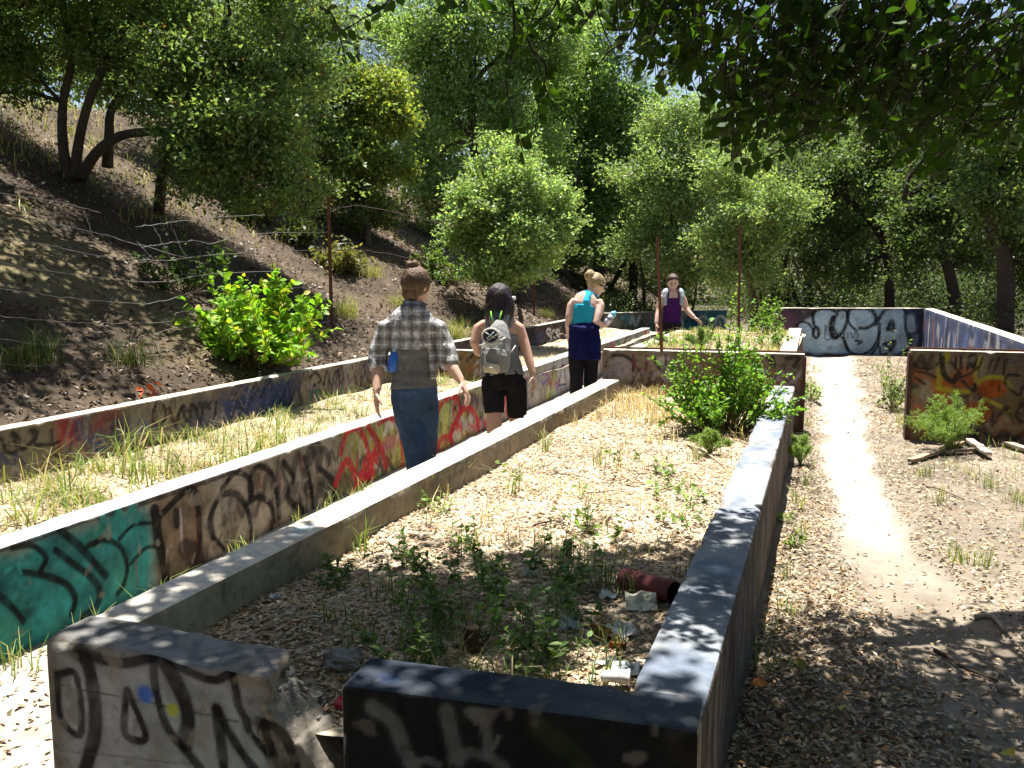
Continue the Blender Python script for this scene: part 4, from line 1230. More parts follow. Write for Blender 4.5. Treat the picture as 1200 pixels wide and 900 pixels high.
simple_tree('tall_tree', 24, L_(24, (690, 75, 72), (725, 140, 60), (655, 150, 55), (705, 215, 55), (745, 265, 45), (680, 270, 50), (660, 210, 45), (700, 10, 60), (640, 290, 40)), gpt(700, 24.5),
            'dense dark tree just behind the round oak, towards the sky gap', 5, r0=0.18, per_m2=8, nleaf=52, crad=0.26, size=0.10, asp=0.5, leaf=(0.17, 0.25, 0.085), ntw=8)
simple_tree('grey_tree', 20, L_(20, (800, 160, 48), (780, 215, 50), (830, 200, 42), (765, 280, 42), (795, 300, 38), (745, 200, 30), (835, 150, 26), (770, 150, 24)), gpt(790, 20.5),
            'soft grey-green tree below the gap of bright sky', 6, r0=0.12, per_m2=12, nleaf=56, crad=0.22, size=0.085, asp=0.42, leaf=(0.22, 0.29, 0.12), ntw=8)
simple_tree('leafy_tree', 16.9, L_(16.9, (868, 245, 46), (892, 295, 40), (842, 285, 32), (858, 200, 36), (905, 235, 40), (848, 315, 20)), gpt(880, 17.6),
            'light green tree behind the second rusty post', 7, r0=0.08, per_m2=15, nleaf=50, crad=0.17, size=0.068, asp=0.55, leaf=(0.21, 0.275, 0.11), ntw=10)
# --- oaks with dark trunks behind the boundary wall
def oak(d, foot_u, foot_v, mid, lobes, label, seed, r0):
    f = gpt(foot_u, d)
    tr = [[f] + [PD(u, v, d) for u, v in mid]]
    return tree('shade_oak', f, tr, lobes, label, seed, r0=r0, per_m2=9, nleaf=52, crad=0.22, size=0.085, asp=0.55, leaf=(0.10, 0.14, 0.05), ntw=12, bark=(0.05, 0.04, 0.034), group='oaks behind the boundary wall')
oak(19.0, 1046, 340, [(1040, 300), (1022, 262), (985, 225)], L_(19, (960, 235, 50), (1010, 190, 60), (1050, 215, 55), (935, 275, 28), (985, 275, 25), (1060, 150, 60), (920, 205, 40), (960, 310, 26), (1075, 270, 30), (1005, 320, 20)), 'dark-trunked oak behind the far end wall with bubble letters', 8, 0.11)
oak(17.2, 1130, 350, [(1112, 318), (1092, 280), (1060, 235)], L_(17.2, (1110, 215, 60), (1160, 190, 60), (1080, 240, 35), (1150, 250, 40), (1100, 130, 70), (1075, 290, 26), (1150, 300, 28), (1060, 320, 18)), 'leaning dark oak behind the blue boundary wall', 9, 0.12)
oak(14.8, 1182, 350, [(1178, 310), (1162, 255), (1185, 170)], L_(14.8, (1190, 215, 60), (1240, 180, 70), (1210, 270, 45), (1230, 320, 40), (1180, 120, 70)), 'thick straight dark oak trunk near the picture edge behind the wall', 10, 0.15)
oak(23, 950, 330, [(945, 290), (935, 240), (950, 190)], L_(23, (920, 240, 50), (980, 220, 50), (900, 190, 50), (960, 170, 55), (1010, 250, 40)), 'thin oak further back among the shade trees', 11, 0.12)
oak(25, 742, 330, [(744, 280), (748, 240), (740, 200)], L_(25, (745, 225, 45), (720, 190, 45), (775, 215, 40), (750, 170, 40), (700, 240, 40)), 'dark trunk standing behind the woman in the turquoise top', 12, 0.13)
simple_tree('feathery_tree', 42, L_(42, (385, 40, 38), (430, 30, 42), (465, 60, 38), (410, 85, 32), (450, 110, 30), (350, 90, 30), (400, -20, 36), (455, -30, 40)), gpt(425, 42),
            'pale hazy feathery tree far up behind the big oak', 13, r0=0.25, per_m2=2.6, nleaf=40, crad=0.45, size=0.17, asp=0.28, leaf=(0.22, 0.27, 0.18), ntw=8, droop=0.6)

# --- the wood beyond, one mass
rng = np.random.default_rng(77)
lobes = []
for u in range(-150, 1400, 52):
    top = np.interp(u, [-150, 330, 360, 480, 640, 735, 760, 850, 900, 1000, 1400], [-60, -40, 70, 60, 30, 120, 165, 150, 90, 40, 0])
    v = 345
    while v > top + 25:
        d = rng.uniform(29, 38)
        r = rng.uniform(34, 50)
        lobes += L_(d, (u + rng.normal(0, 18), v, r))
        v -= r * rng.uniform(0.9, 1.3)
lobes = [l for l in lobes if not (l[0][0] < -4 and l[0][2] < hill_z(l[0][:1], l[0][1:2])[0] - 0.5)]
big = []
for k in range(64):                                           # wood carried round the unseen sides, added to darken the shade
    a = rng.uniform(-0.15, 1.12) * PI                          # from the right-hand side round behind
    R = rng.uniform(9, 14)
    x, y = 1.5 + R * math.cos(a), 3.0 - R * math.sin(a) * 1.1
    if x < -5.5: continue
    big.append((np.array([x, y, rng.uniform(1.0, 6.5)]), rng.uniform(1.2, 2.0)))
V0, F0, col0, _ = foliage(big, rng, 0.5, 22, 0.6, 0.36, 0.65, (0.08, 0.11, 0.045), var=0.3, split=0)
V, F, col, C = foliage(lobes, rng, 1.1, 32, 0.45, 0.22, 0.6, (0.11, 0.15, 0.07), var=0.35)
prop(mk('woods', np.concatenate([V, V0]), np.concatenate([F, F0 + len(V)]), M_LEAF, None, np.concatenate([col, col0])), kind='stuff')
g = Geo()
for k in range(34):
    u = rng.uniform(640, 1300); d = rng.uniform(20, 30)
    f = gpt(u, d)
    g.tube(limb_path(f, f + np.array([rng.normal(0, 1.3), rng.normal(0, .7), rng.uniform(3, 5)]), rng, 0), np.linspace(rng.uniform(.03, .075), .02, 6), 6, (0.05, 0.042, 0.035))
prop(g.out('far_stems', M_BARK, None, True), kind='stuff')
# scrub under the shade trees
lobes = []
for k in range(26):
    x, y = rng.uniform(2.4, 8.0), rng.uniform(7.5, 19)
    r = rng.uniform(0.3, 0.9)
    lobes.append((np.array([x + 0.4, y, ground_z(np.array([x]), np.array([y]))[0] + r * 0.6]), (r * 1.3, r * 1.3, r)))
for k in range(90):
    u = rng.uniform(640, 1260); d = rng.uniform(17.5, 26)
    f = gpt(u, d)
    if f[0] > 1.0 and f[1] < 16.6 and f[0] < 1.8: continue
    if f[0] < -0.7 and f[1] < 21: continue
    r = rng.uniform(0.3, 1.0)
    lobes.append((f + np.array([0, 0, r * 0.6]), (r * 1.3, r * 1.3, r)))
V, F, col, C = foliage(lobes, rng, 5, 22, 0.2, 0.07, 0.45, (0.06, 0.08, 0.032), var=0.35)
prop(mk('undergrowth', V, F, M_LEAF, None, col), kind='stuff')

# --- overhanging oak above the camera: trunk off to the side, limbs, hanging sprays, wide crown that shades the foreground
rng = np.random.default_rng(101)
ob = np.array([4.6, 2.2, 0.02])
over = thing('overhanging_oak', ob, 'dark oak branches with round leaves hanging in from above', 'tree')
g = Geo()
g.tube(curve([ob, ob + [-.1, .1, 1.2], ob + [-.3, .3, 2.4], ob + [-.9, .6, 3.4]], 5), np.linspace(.28, .17, 16), 10, (0.05, 0.04, 0.033))
fork = ob + np.array([-.9, .6, 3.4])
limb = [PD(1330, -330, 4.3), PD(1200, -120, 4.2), PD(1085, -6, 4.0), PD(1040, 42, 3.9), PD(1002, 68, 3.85), PD(965, 92, 3.8), PD(925, 118, 3.75), PD(880, 132, 3.7)]
g.tube(curve([fork] + limb, 4), np.linspace(.12, .012, len(curve([fork] + limb, 4))), 8, (0.04, 0.032, 0.027))
def sub(a, b, r): g.tube(curve([a, (np.array(a) + np.array(b)) / 2 + rng.normal(0, .04, 3), b], 4), np.linspace(r, r * .3, 9), 6, (0.04, 0.032, 0.027))
sub(PD(1005, 66, 3.85), PD(985, -10, 3.8), .02); sub(PD(1085, -6, 4.0), PD(1150, 120, 3.6), .02); sub(PD(965, 92, 3.8), PD(930, 60, 3.7), .012)
crown_lobes = []
for k in range(84):
    sx, sy = rng.uniform(-1.75, 3.6), rng.uniform(-4.2, 3.05)
    z = rng.uniform(3.7, 5.6)
    edge = 3.05 - 0.5 * sstep(-0.6, -1.8, np.array([sx]))[0]
    if sy > edge: continue
    X, Y = sx + SUN_X * z, sy + SUN_Y * z
    if Y > 0.2 and z - 0.5 < 1.4 + Y * 0.36 + 0.2: z = 1.4 + Y * 0.36 + 0.8; X, Y = sx + SUN_X * z, sy + SUN_Y * z
    crown_lobes.append((np.array([X, Y, z]), rng.uniform(.32, .55)))
far_pts = [fork]
for X, Y, Z in ((2.2, 3.5, 4.6), (0.6, 4.2, 5.0), (-1.0, 3.8, 5.0), (0.5, 2.0, 4.8), (-1.4, 2.0, 4.9), (2.0, 1.2, 4.6), (2.8, 4.2, 4.4)):
    p = limb_path(fork, (X, Y, Z), rng, .08, 7); g.tube(p, np.linspace(.10, .03, 7), 7, (0.05, 0.04, 0.033)); far_pts.append(np.array([X, Y, Z]))
fp = np.array(far_pts)
for c, r in crown_lobes:
    a = fp[np.argmin(np.linalg.norm(fp - c, axis=1))]
    g.tube(limb_path(a, c, rng, .05, 5), np.linspace(.025, .006, 5), 5, (0.05, 0.04, 0.033))
V1, F1, c1, C1 = foliage(crown_lobes, rng, 17, 30, 0.15, 0.072, 0.8, (0.055, 0.085, 0.022), up=0.3, var=0.25, split=0)
# hanging sprays in view
bound = ([640, 690, 735, 800, 840, 862, 905, 960, 1000, 1060, 1100, 1150, 1210], [22, 55, 92, 120, 190, 205, 185, 178, 188, 205, 212, 195, 190])
LP, LA = [], []
def spray_twig(path, r=.004, step=.034):
    P = curve(path, 4)
    g.tube(P, np.linspace(r, r * .4, len(P)), 3, (0.045, 0.035, 0.028), False)
    seg = np.linalg.norm(np.diff(P, axis=0), axis=1); cum = np.r_[0, np.cumsum(seg)]
    for i, s in enumerate(np.arange(.02, cum[-1], step)):
        q = np.array([np.interp(s, cum, P[:, k]) for k in range(3)])
        t = np.array([np.interp(min(s + .02, cum[-1]), cum, P[:, k]) for k in range(3)]) - q
        sd = unit(np.cross(unit(t + 1e-6), rng.normal(0, 1, 3)))
        LP.append(q + sd * .006); LA.append(unit(sd * .9 + unit(t + 1e-6) * .5 + np.array([0, 0, -.35])))
for k in range(560):
    u = rng.uniform(725, 1260)
    b = np.interp(u, *bound)
    v = b - abs(rng.normal(0, 1)) * 62 - (0 if rng.random() < .3 else rng.uniform(0, 30))
    if v < -60: continue
    d = rng.uniform(2.7, 4.1)
    e = PD(u, v, d)
    s = e + np.array([rng.uniform(-.1, .35), rng.uniform(-.15, .25), rng.uniform(.15, .5)])
    spray_twig([s, (s + e) / 2 + rng.normal(0, .03, 3) + np.array([0, 0, .03]), e])
for path in ([(600, -30), (602, 50), (593, 93), (600, 133), (613, 178)], [(607, 10), (618, 45), (630, 73), (640, 105), (647, 130)], [(470, -25), (450, 7), (425, 22), (402, 36)],
             [(375, 8), (392, 22), (405, 70)], [(700, -20), (668, 10), (640, 30)], [(700, -10), (690, 20), (670, 45)], [(660, -20), (645, 15), (622, 22), (565, 12)], [(760, -10), (738, 40), (712, 62), (700, 78)],
             [(780, -5), (765, 40), (740, 80)], [(690, -30), (660, 5), (650, 40), (600, 60)], [(640, -20), (625, 20), (610, 55)], [(560, -20), (540, 5), (520, 12)], [(830, 20), (808, 60), (785, 100)],
             [(760, -30), (730, 10), (706, 22)], [(625, 60), (640, 80), (632, 120), (625, 165)], [(820, 60), (795, 80), (770, 92)]):
    d = rng.uniform(2.75, 3.1)
    spray_twig([PD(u, v, d + i * .02) for i, (u, v) in enumerate(path)], .0045, .017)
V2, F2 = leaf_ovals(np.array(LP), 0.045, 0.74, rng, np.array(LA), None, .15, .75, .35, .12)
c2 = leaf_cols(len(LP), 12, (0.034, 0.062, 0.011), rng, .25, .1)
g.out('trunk', M_BARK, over, True)
mk('crown', V1, F1, M_LEAF_OVER, over, c1)
mk('hanging_leaves', V2, F2, M_LEAF_OVER, over, c2)
# ================================================================== an unseen oak added up the slope, its crown placed to shade the slope
rng = np.random.default_rng(202)
sb = np.array([-9.6, 5.2, hill_z(np.array([-9.6]), np.array([5.2]))[0]])
lob = []
for k in range(42):
    x, y = rng.uniform(-10.0, -5.9), rng.uniform(2.4, 8.0)
    z = rng.uniform(5.2, 7.0)
    if z - 0.7 < 1.4 + math.hypot(x, y) * 0.30: z = 1.4 + math.hypot(x, y) * 0.30 + 0.9
    lob.append((np.array([x, y, z]), rng.uniform(.5, .85)))
tree('added_slope_oak', sb, [[sb, sb + [.2, .1, 1.6], sb + [.6, .3, 3.0], sb + [1.4, .6, 4.2]]], lob, 'unseen oak added up the slope, its crown shading the ground by the fence', 203, 0.17, 6, 30, 0.2, 0.105, 0.75, (0.065, 0.09, 0.03), 4, mat=M_LEAF)

# ================================================================== litter, grass, weeds
def scatter_leaves(name, P, size, cols, seed, up=1.6, lift=0.012, asp=0.42):
    rng = np.random.default_rng(seed)
    n = len(P)
    P = P + np.stack([0 * P[:, 0], 0 * P[:, 0], rng.uniform(0.003, lift, n)], 1)
    V, F = leaf_quads(P, size, asp, rng, up, None, 0.5)
    k = rng.choice(len(cols), n, p=np.array([c[1] for c in cols]) / sum(c[1] for c in cols))
    c = np.array([c[0] for c in cols])[k] * rng.uniform(0.75, 1.22, (n, 1))
    return prop(mk(name, V, F, M_LITTER, None, np.repeat(np.clip(c, 0.01, 0.85), 4, 0)), kind='stuff')
def zip_z(x, y, zf):
    return np.stack([x, y, zf(x, y)], 1)
PALE = [((0.44, 0.35, 0.22), 4), ((0.36, 0.27, 0.155), 4), ((0.25, 0.165, 0.09), 2), ((0.34, 0.30, 0.24), 1.2), ((0.52, 0.44, 0.31), 1.6), ((0.30, 0.15, 0.06), 0.7)]
BROWN = [((0.22, 0.16, 0.105), 3), ((0.14, 0.095, 0.06), 4), ((0.34, 0.28, 0.22), 1.2), ((0.08, 0.055, 0.037), 3), ((0.28, 0.25, 0.22), 1)]
rng = np.random.default_rng(300)
n = 29000
y = 1.95 * (7.9 / 1.95) ** rng.random(n); x = rng.uniform(-1.79, -0.44, n)
scatter_leaves('leaf_litter', zip_z(x, y, bed_z), 0.019 + 0.014 * rng.random(n), PALE, 301, 3.2, 0.008)
n = 46000
y = 1.5 * (9.5 / 1.5) ** rng.random(n); x = -0.24 + rng.random(n) ** 1.15 * (0.75 + 0.34 * y)
m = path_mask(x, y)
keep = rng.random(n) > np.clip(m * 1.35, 0, .985) * (0.72 + 0.28 * sstep(3.4, 5.0, y))
wall_d = np.abs(x + 0.25) < 0.5
keep &= (rng.random(n) < np.where(x > 0.6, 0.5, 0.8)) | wall_d
x, y = x[keep], y[keep]
ok = ~((y > 8.1) & (y < 8.35) & (x > 0.5))
scatter_leaves('leaf_litter', zip_z(x[ok], y[ok], ground_z), 0.020 + 0.014 * rng.random(len(x[ok])), PALE + [((0.12, 0.08, 0.045), 3.0)], 302, 1.5, 0.014)
n = 4000
y = rng.uniform(8.4, 15.4, n); x = rng.uniform(-0.3, 1.4, n)
keep = rng.random(n) > path_mask(x, y) * 0.95
scatter_leaves('leaf_litter', zip_z(x[keep], y[keep], ground_z), 0.045, PALE, 303)
n = 3500
y = rng.uniform(1.2, 8, n); x = rng.uniform(-3.2, -1.98, n)
scatter_leaves('leaf_litter', zip_z(x, y, ground_z), 0.036, PALE, 304)
n = 27000
y = 1.5 + 15 * rng.random(n) ** 1.2; x = TOE_X - 0.05 - 7.5 * rng.random(n) ** 1.3
scatter_leaves('leaf_litter', zip_z(x, y, hill_z), 0.03 + 0.045 * rng.random(n) ** 1.5, BROWN, 305, 0.9, 0.03)
n = 9000
y = rng.uniform(14, 25, n); x = TOE_X + 0.2 - 9 * rng.random(n)
scatter_leaves('leaf_litter', zip_z(x, y, hill_z), 0.09, BROWN, 308, 0.9, 0.04)
n = 5000
y = 1.4 * (18 / 1.4) ** rng.random(n); x = rng.uniform(-4.40, -3.5, n)
scatter_leaves('leaf_litter', zip_z(x, y, strip_z), 0.038, PALE, 306)
n = 2500
y = rng.uniform(8.35, 11.8, n); x = rng.uniform(A0[0] + 0.2, -0.5, n)
scatter_leaves('leaf_litter', zip_z(x, y, bed2_z), 0.045, PALE, 307)

def blade_mesh(P, h, w, rng, lean=0.35, bend=0.5, face=None):
    """tapering bent blades, two quads each"""
    n = len(P)
    h = np.broadcast_to(h, (n,)) * rng.uniform(0.45, 1.25, n)
    az = rng.uniform(0, 2 * PI, n)
    o = np.stack([np.cos(az), np.sin(az), 0 * az], 1)
    sd = np.stack([-np.sin(az + rng.normal(0, 1, n)), np.cos(az), 0 * az], 1); sd = unit(sd)
    l = np.abs(rng.normal(0, lean, n))[:, None]
    b = np.abs(rng.normal(0, bend, n))[:, None]
    H = h[:, None]
    zz = np.array([0, 0, 1.0])
    mid = P + zz * H * 0.55 + o * H * l * 0.5
    tip = P + zz * H * (1.0 - 0.3 * b.clip(0, 1.5)) + o * H * (l + b * 0.7)
    W = np.broadcast_to(w, (n,))[:, None] * 0.5
    V = np.stack([P - sd * W, P + sd * W, mid + sd * W * 0.8, mid - sd * W * 0.8, tip + sd * W * 0.12, tip - sd * W * 0.12], 1).reshape(-1, 3)
    k = (np.arange(n) * 6)[:, None]
    F = np.concatenate([k + np.array([[0, 1, 2, 3]]), k + np.array([[3, 2, 4, 5]])])
    return V, F
def grass_cols(n, cols, rng, per=6):
    k = rng.choice(len(cols), n, p=np.array([c[1] for c in cols]) / sum(c[1] for c in cols))
    c = np.array([c[0] for c in cols])[k] * rng.uniform(0.7, 1.3, (n, 1))
    return np.repeat(np.clip(c, 0.01, 0.9), per, 0)
GREEN_G = [((0.16, 0.24, 0.05), 4), ((0.22, 0.27, 0.07), 3), ((0.40, 0.34, 0.15), 2.2)]
STRAW = [((0.48, 0.38, 0.20), 4), ((0.40, 0.30, 0.15), 3), ((0.25, 0.27, 0.09), 1.2)]
def clumped(x0, x1, y0, y1, nc, nb, r, zf, rng, power=1.0):
    cy = y0 * (y1 / y0) ** (rng.random(nc) ** power); cx = rng.uniform(x0, x1, nc)
    k = np.repeat(np.arange(nc), nb)
    x = np.clip(cx[k] + rng.normal(0, r, len(k)), x0, x1); y = cy[k] + rng.normal(0, r, len(k))
    return zip_z(x, y, zf)
rng = np.random.default_rng(320)
P = clumped(-4.37, -3.52, 2.2, 9.5, 150, 16, 0.06, strip_z, rng)
V, F = blade_mesh(P, 0.13, 0.0065, rng, 0.7, 0.9)
prop(mk('grass', V, F, M_GRASS, None, grass_cols(len(P), GREEN_G, rng)), kind='stuff')
P = clumped(-4.37, -3.52, 2.2, 6, 22, 12, 0.06, strip_z, rng)
V, F = blade_mesh(P, 0.27, 0.009, rng, 0.55, 0.9)
prop(mk('grass', V, F, M_GRASS, None, grass_cols(len(P), GREEN_G, rng)), kind='stuff')
P = clumped(-4.37, -3.52, 2.2, 18, 150, 24, 0.09, strip_z, rng)
V, F = blade_mesh(P, 0.07, 0.0045, rng, 0.9, 0.8)
prop(mk('dry_grass', V, F, M_GRASS, None, grass_cols(len(P), STRAW, rng)), kind='stuff')
P = np.concatenate([clumped(-1.75, -0.6, 6.4, 8.0, 60, 24, 0.06, bed_z, rng), clumped(-1.78, -0.5, 3.2, 7.6, 60, 8, 0.04, bed_z, rng)])
V, F = blade_mesh(P, 0.12, 0.005, rng, 0.6, 0.8)
prop(mk('dry_grass', V, F, M_GRASS, None, grass_cols(len(P), STRAW, rng)), kind='stuff')
P = clumped(A0[0] + 0.2, -0.5, 8.5, 11.7, 90, 22, 0.08, bed2_z, rng)
V, F = blade_mesh(P, 0.09, 0.006, rng, 0.6, 0.8)
prop(mk('dry_grass', V, F, M_GRASS, None, grass_cols(len(P), STRAW[:2] + GREEN_G + GREEN_G, rng)), kind='stuff')
def shade_bed(n, h, seed, cols, box):
    r = np.random.default_rng(seed)
    P = clumped(*box, n, 12, 0.03, bed_z, r)
    V, F = blade_mesh(P, h, 0.0045, r, 0.5, 0.6)
    prop(mk('grass', V, F, M_GRASS, None, grass_cols(len(P), cols, r)), kind='stuff')
shade_bed(46, 0.11, 331, [((0.09, 0.16, 0.035), 4), ((0.15, 0.2, 0.05), 2), ((0.35, 0.28, 0.15), 1)], (-1.45, -0.45, 2.0, 3.3))
P = np.concatenate([clumped(-0.22, -0.12, 3, 8.0, 14, 10, 0.025, ground_z, rng), clumped(0.75, 2.2, 5.0, 8.0, 36, 14, 0.06, ground_z, rng), clumped(0.55, 0.62, 8.3, 14, 20, 10, 0.05, ground_z, rng), clumped(-0.3, -0.2, 8.4, 14, 16, 10, 0.05, ground_z, rng)])
V, F = blade_mesh(P, 0.11, 0.005, rng, 0.5, 0.5)
prop(mk('grass', V, F, M_GRASS, None, grass_cols(len(P), GREEN_G, rng)), kind='stuff')
P = np.concatenate([clumped(-2.25, -2.0, 1.6, 2.6, 8, 12, 0.04, ground_z, rng), clumped(-3.18, -3.0, 1.8, 7, 22, 14, 0.05, ground_z, rng)])
V, F = blade_mesh(P, 0.15, 0.006, rng, 0.4, 0.5)
prop(mk('grass', V, F, M_GRASS, None, grass_cols(len(P), GREEN_G, rng)), kind='stuff')
# dry grass high on the slope and along its foot
x = rng.uniform(-13.5, -7.5, 5200); y = rng.uniform(6, 20, 5200)
k = fbm(np.stack([x * .6, y * .6, 0 * x], 1), 3, 15) + 0.12 * (-9.5 - x) > 0.05
P = zip_z(x[k], y[k], hill_z)
V, F = blade_mesh(P, 0.17, 0.012, rng, 0.4, 0.5)
prop(mk('dry_grass', V, F, M_GRASS, None, grass_cols(len(P), [((0.42, 0.36, 0.16), 3), ((0.25, 0.29, 0.08), 2)], rng)), kind='stuff')

# grass tufts one can count
def tuft(base, h, n, label, cols, seed, spread=0.07, name='grass_tuft', group=None, w=0.006):
    r = np.random.default_rng(seed)
    P = np.array(base) + np.c_[r.normal(0, spread, (n, 2)), np.zeros(n) - 0.01]
    V, F = blade_mesh(P, h, w, r, 0.35, 0.5)
    return prop(mk(name, V, F, M_GRASS, None, grass_cols(n, cols, r), base=base), label, 'grass', group)
DG = [((0.07, 0.11, 0.025), 4), ((0.11, 0.15, 0.04), 2), ((0.25, 0.2, 0.1), .6)]
YG = [((0.30, 0.32, 0.07), 4), ((0.40, 0.36, 0.13), 3), ((0.18, 0.25, 0.05), 2)]
for i, (u, v, h, cols, lab) in enumerate([
        (42, 424, .34, DG, 'large dark green grass tuft on the shaded slope at the picture edge'),
        (150, 428, .26, DG, 'smaller dark green grass tuft between the fence wires'),
        (8, 432, .2, DG, 'low dark tuft cut by the picture edge above the tan wall'),
        (402, 372, .30, YG, 'sunlit yellow grass tuft beside the bright broad-leaved shrub'),
        (535, 398, .30, YG, 'yellow-green grass tuft between the two nearest walkers'),
        (470, 362, .26, YG, 'yellow grass tuft just behind the head of the plaid shirt walker'),
        (436, 325, .24, YG, 'pale grass tuft on the slope beside the rusty fence post'),
        (640, 372, .22, YG, 'low grass at the foot of the round sunlit young oak')]):
    tuft(on_hill(u, v), h, 150, lab, cols, 340 + i, 0.09)

# ------------------------------------------------------------------ leafy plants
def leafy(name, base, stems, leaf_size, asp, col, label, cat, seed, per=14, group=None, mixc=None, mixp=0.0, stemr=0.004, up=0.5, along=0.7, stemc=(0.12, 0.10, 0.05), from_t=0.3, big=True, var=.3):
    """stems: polylines; leaves set along each of them"""
    r = np.random.default_rng(seed)
    t = thing(name, base, label, cat, group)
    g = Geo()
    LP, LA = [], []
    for st in stems:
        P = curve(st, 6)
        g.tube(P, np.linspace(stemr, stemr * .4, len(P)), 4, stemc, False)
        seg = np.linalg.norm(np.diff(P, axis=0), axis=1); cum = np.r_[0, np.cumsum(seg)]
        for k in range(per):
            f = from_t + (1 - from_t) * (k + r.random()) / per
            s = f * cum[-1]
            q = np.array([np.interp(s, cum, P[:, i]) for i in range(3)])
            tg = unit(np.array([np.interp(min(s + .01, cum[-1]), cum, P[:, i]) - np.interp(max(s - .01, 0), cum, P[:, i]) for i in range(3)]) + 1e-9)
            sd = unit(np.cross(tg, r.normal(0, 1, 3)))
            LP.append(q); LA.append(unit(sd * 0.8 + tg * 0.6))
    g.out('stem', M_BARK, t, True)
    if big: V, F = leaf_ovals(np.array(LP), leaf_size, asp, r, np.array(LA), None, .22, along, up, .1)
    else: V, F = leaf_quads(np.array(LP) + r.normal(0, .05, (len(LP), 3)), leaf_size, asp, r, up, np.array(LA))
    mk('foliage', V, F, M_LEAF_BIG, t, leaf_cols(len(LP), 12 if big else 4, col, r, var, .1, mixc, mixp))
    return t
def dome_stems(base, rx, ry, h, n, rng, lift=0.25):
    out = []
    for k in range(n):
        a = rng.uniform(0, 2 * PI); rho = rng.random() ** 0.5
        el = (1 - 0.55 * rho ** 2) * (0.82 + 0.3 * math.sin(a * 3 + rx * 9)) + rng.normal(0, .10)
        rho = rho * rng.uniform(0.8, 1.18) * (1 + 0.16 * math.sin(a * 2 + h * 11))
        e = np.array(base) + np.array([rx * rho * math.cos(a), ry * rho * math.sin(a), h * el])
        b = np.array(base) + np.array([rx * .25 * rho * math.cos(a), ry * .25 * rho * math.sin(a), 0])
        out.append([b, b * .5 + e * .5 + np.array([rx * .1 * math.cos(a), ry * .1 * math.sin(a), h * .06]) + rng.normal(0, .03, 3), e])
    return out
rng = np.random.default_rng(360)
sbp = PX(303, 474, -4.85); sbp[2] = hill_z(sbp[:1], sbp[1:2])[0]
sd_ = (sbp - CC) @ CF
stems = dome_stems(sbp, 0.66, 0.5, 0.86, 95, rng)
stems += [[sbp + [0, 0, .1], PD(270, 400, sd_), PD(u, v, sd_ - .1)] for u, v in ((212, 348), (205, 372), (245, 326), (262, 322), (308, 328), (320, 318), (345, 330), (372, 345), (390, 356), (398, 385), (225, 360))]
leafy('broad_leaved_shrub', sbp, stems, 0.078, 0.6, (0.20, 0.36, 0.035), 'bright yellow-green broad-leaved shrub behind the tan wall', 'shrub', 361, 26, mixc=(0.40, 0.38, 0.05), mixp=.13, stemr=.006, up=.25, along=.8)
# low dark bush on the slope behind the fence
for i, (u, v, rr, lab) in enumerate([(215, 345, .55, 'dark green bush on the slope behind the bright shrub'), (455, 250, .45, 'grey bush halfway up the slope under the yellow-tipped tree'), (530, 335, .5, 'sunlit green bush behind the gap between the two nearest walkers'), (505, 318, .4, 'small leafy bush touching the round sunlit oak'), (690, 340, .4, 'dim bush on the slope foot behind the turquoise top'), (420, 275, .8, 'dark bush on the slope just behind the tall fence post'), (485, 262, .75, 'wide dim bush between the yellow-tipped tree and the round oak'), (400, 318, .4, 'low dry bush beside the tall rusty fence post'), (300, 262, .5, 'dark scrub under the drooping side of the big oak'), (505, 225, .7, 'shaded scrub high on the slope behind the round oak'), (378, 232, .5, 'dark bush on the slope touching the right side of the big oak'), (445, 238, .6, 'dim bush under the crown of the yellow-tipped tree'), (350, 285, .35, 'small dark bush left of the tall rusty fence post')]):
    b = on_hill(u, v)
    if i >= 5: rr = rr * 80 * ((b - CC) @ CF) / FPX
    leafy('slope_bush', b, dome_stems(b, rr, rr, rr * 1.1, 44 if i < 5 else 40, rng), 0.055 if i < 5 else 0.08, .55, [(0.045, 0.085, 0.02), (0.10, 0.11, 0.04), (0.12, 0.19, 0.05), (0.13, 0.19, 0.05), (0.08, 0.11, 0.035), (0.10, 0.13, 0.05), (0.11, 0.14, 0.055), (0.16, 0.16, 0.06), (0.08, 0.11, 0.04), (0.09, 0.12, 0.045), (0.09, 0.12, 0.045), (0.11, 0.135, 0.05), (0.09, 0.11, 0.045)][i], lab, 'bush', 365 + i, 22 if i < 5 else 34, stemr=.005, big=i < 5)
# bush in the near planter
pb = PZ(848, 506, 0.30); pd_ = (pb - CC) @ CF
stems = dome_stems(pb, 0.50, 0.36, 0.58, 120, rng)
stems += [[pb + [0, 0, .1], PD(850, 440, pd_), PD(u, v, pd_)] for u, v in ((775, 440), (800, 412), (830, 372), (842, 392), (868, 380), (905, 415), (930, 440), (926, 462), (770, 470), (890, 400), (858, 360), (820, 405))]
leafy('planter_bush', pb, stems, 0.036, 0.62, (0.145, 0.275, 0.04), 'dense bright green bush at the far end of the near planter', 'bush', 371, 34, stemr=.0045, up=.35)
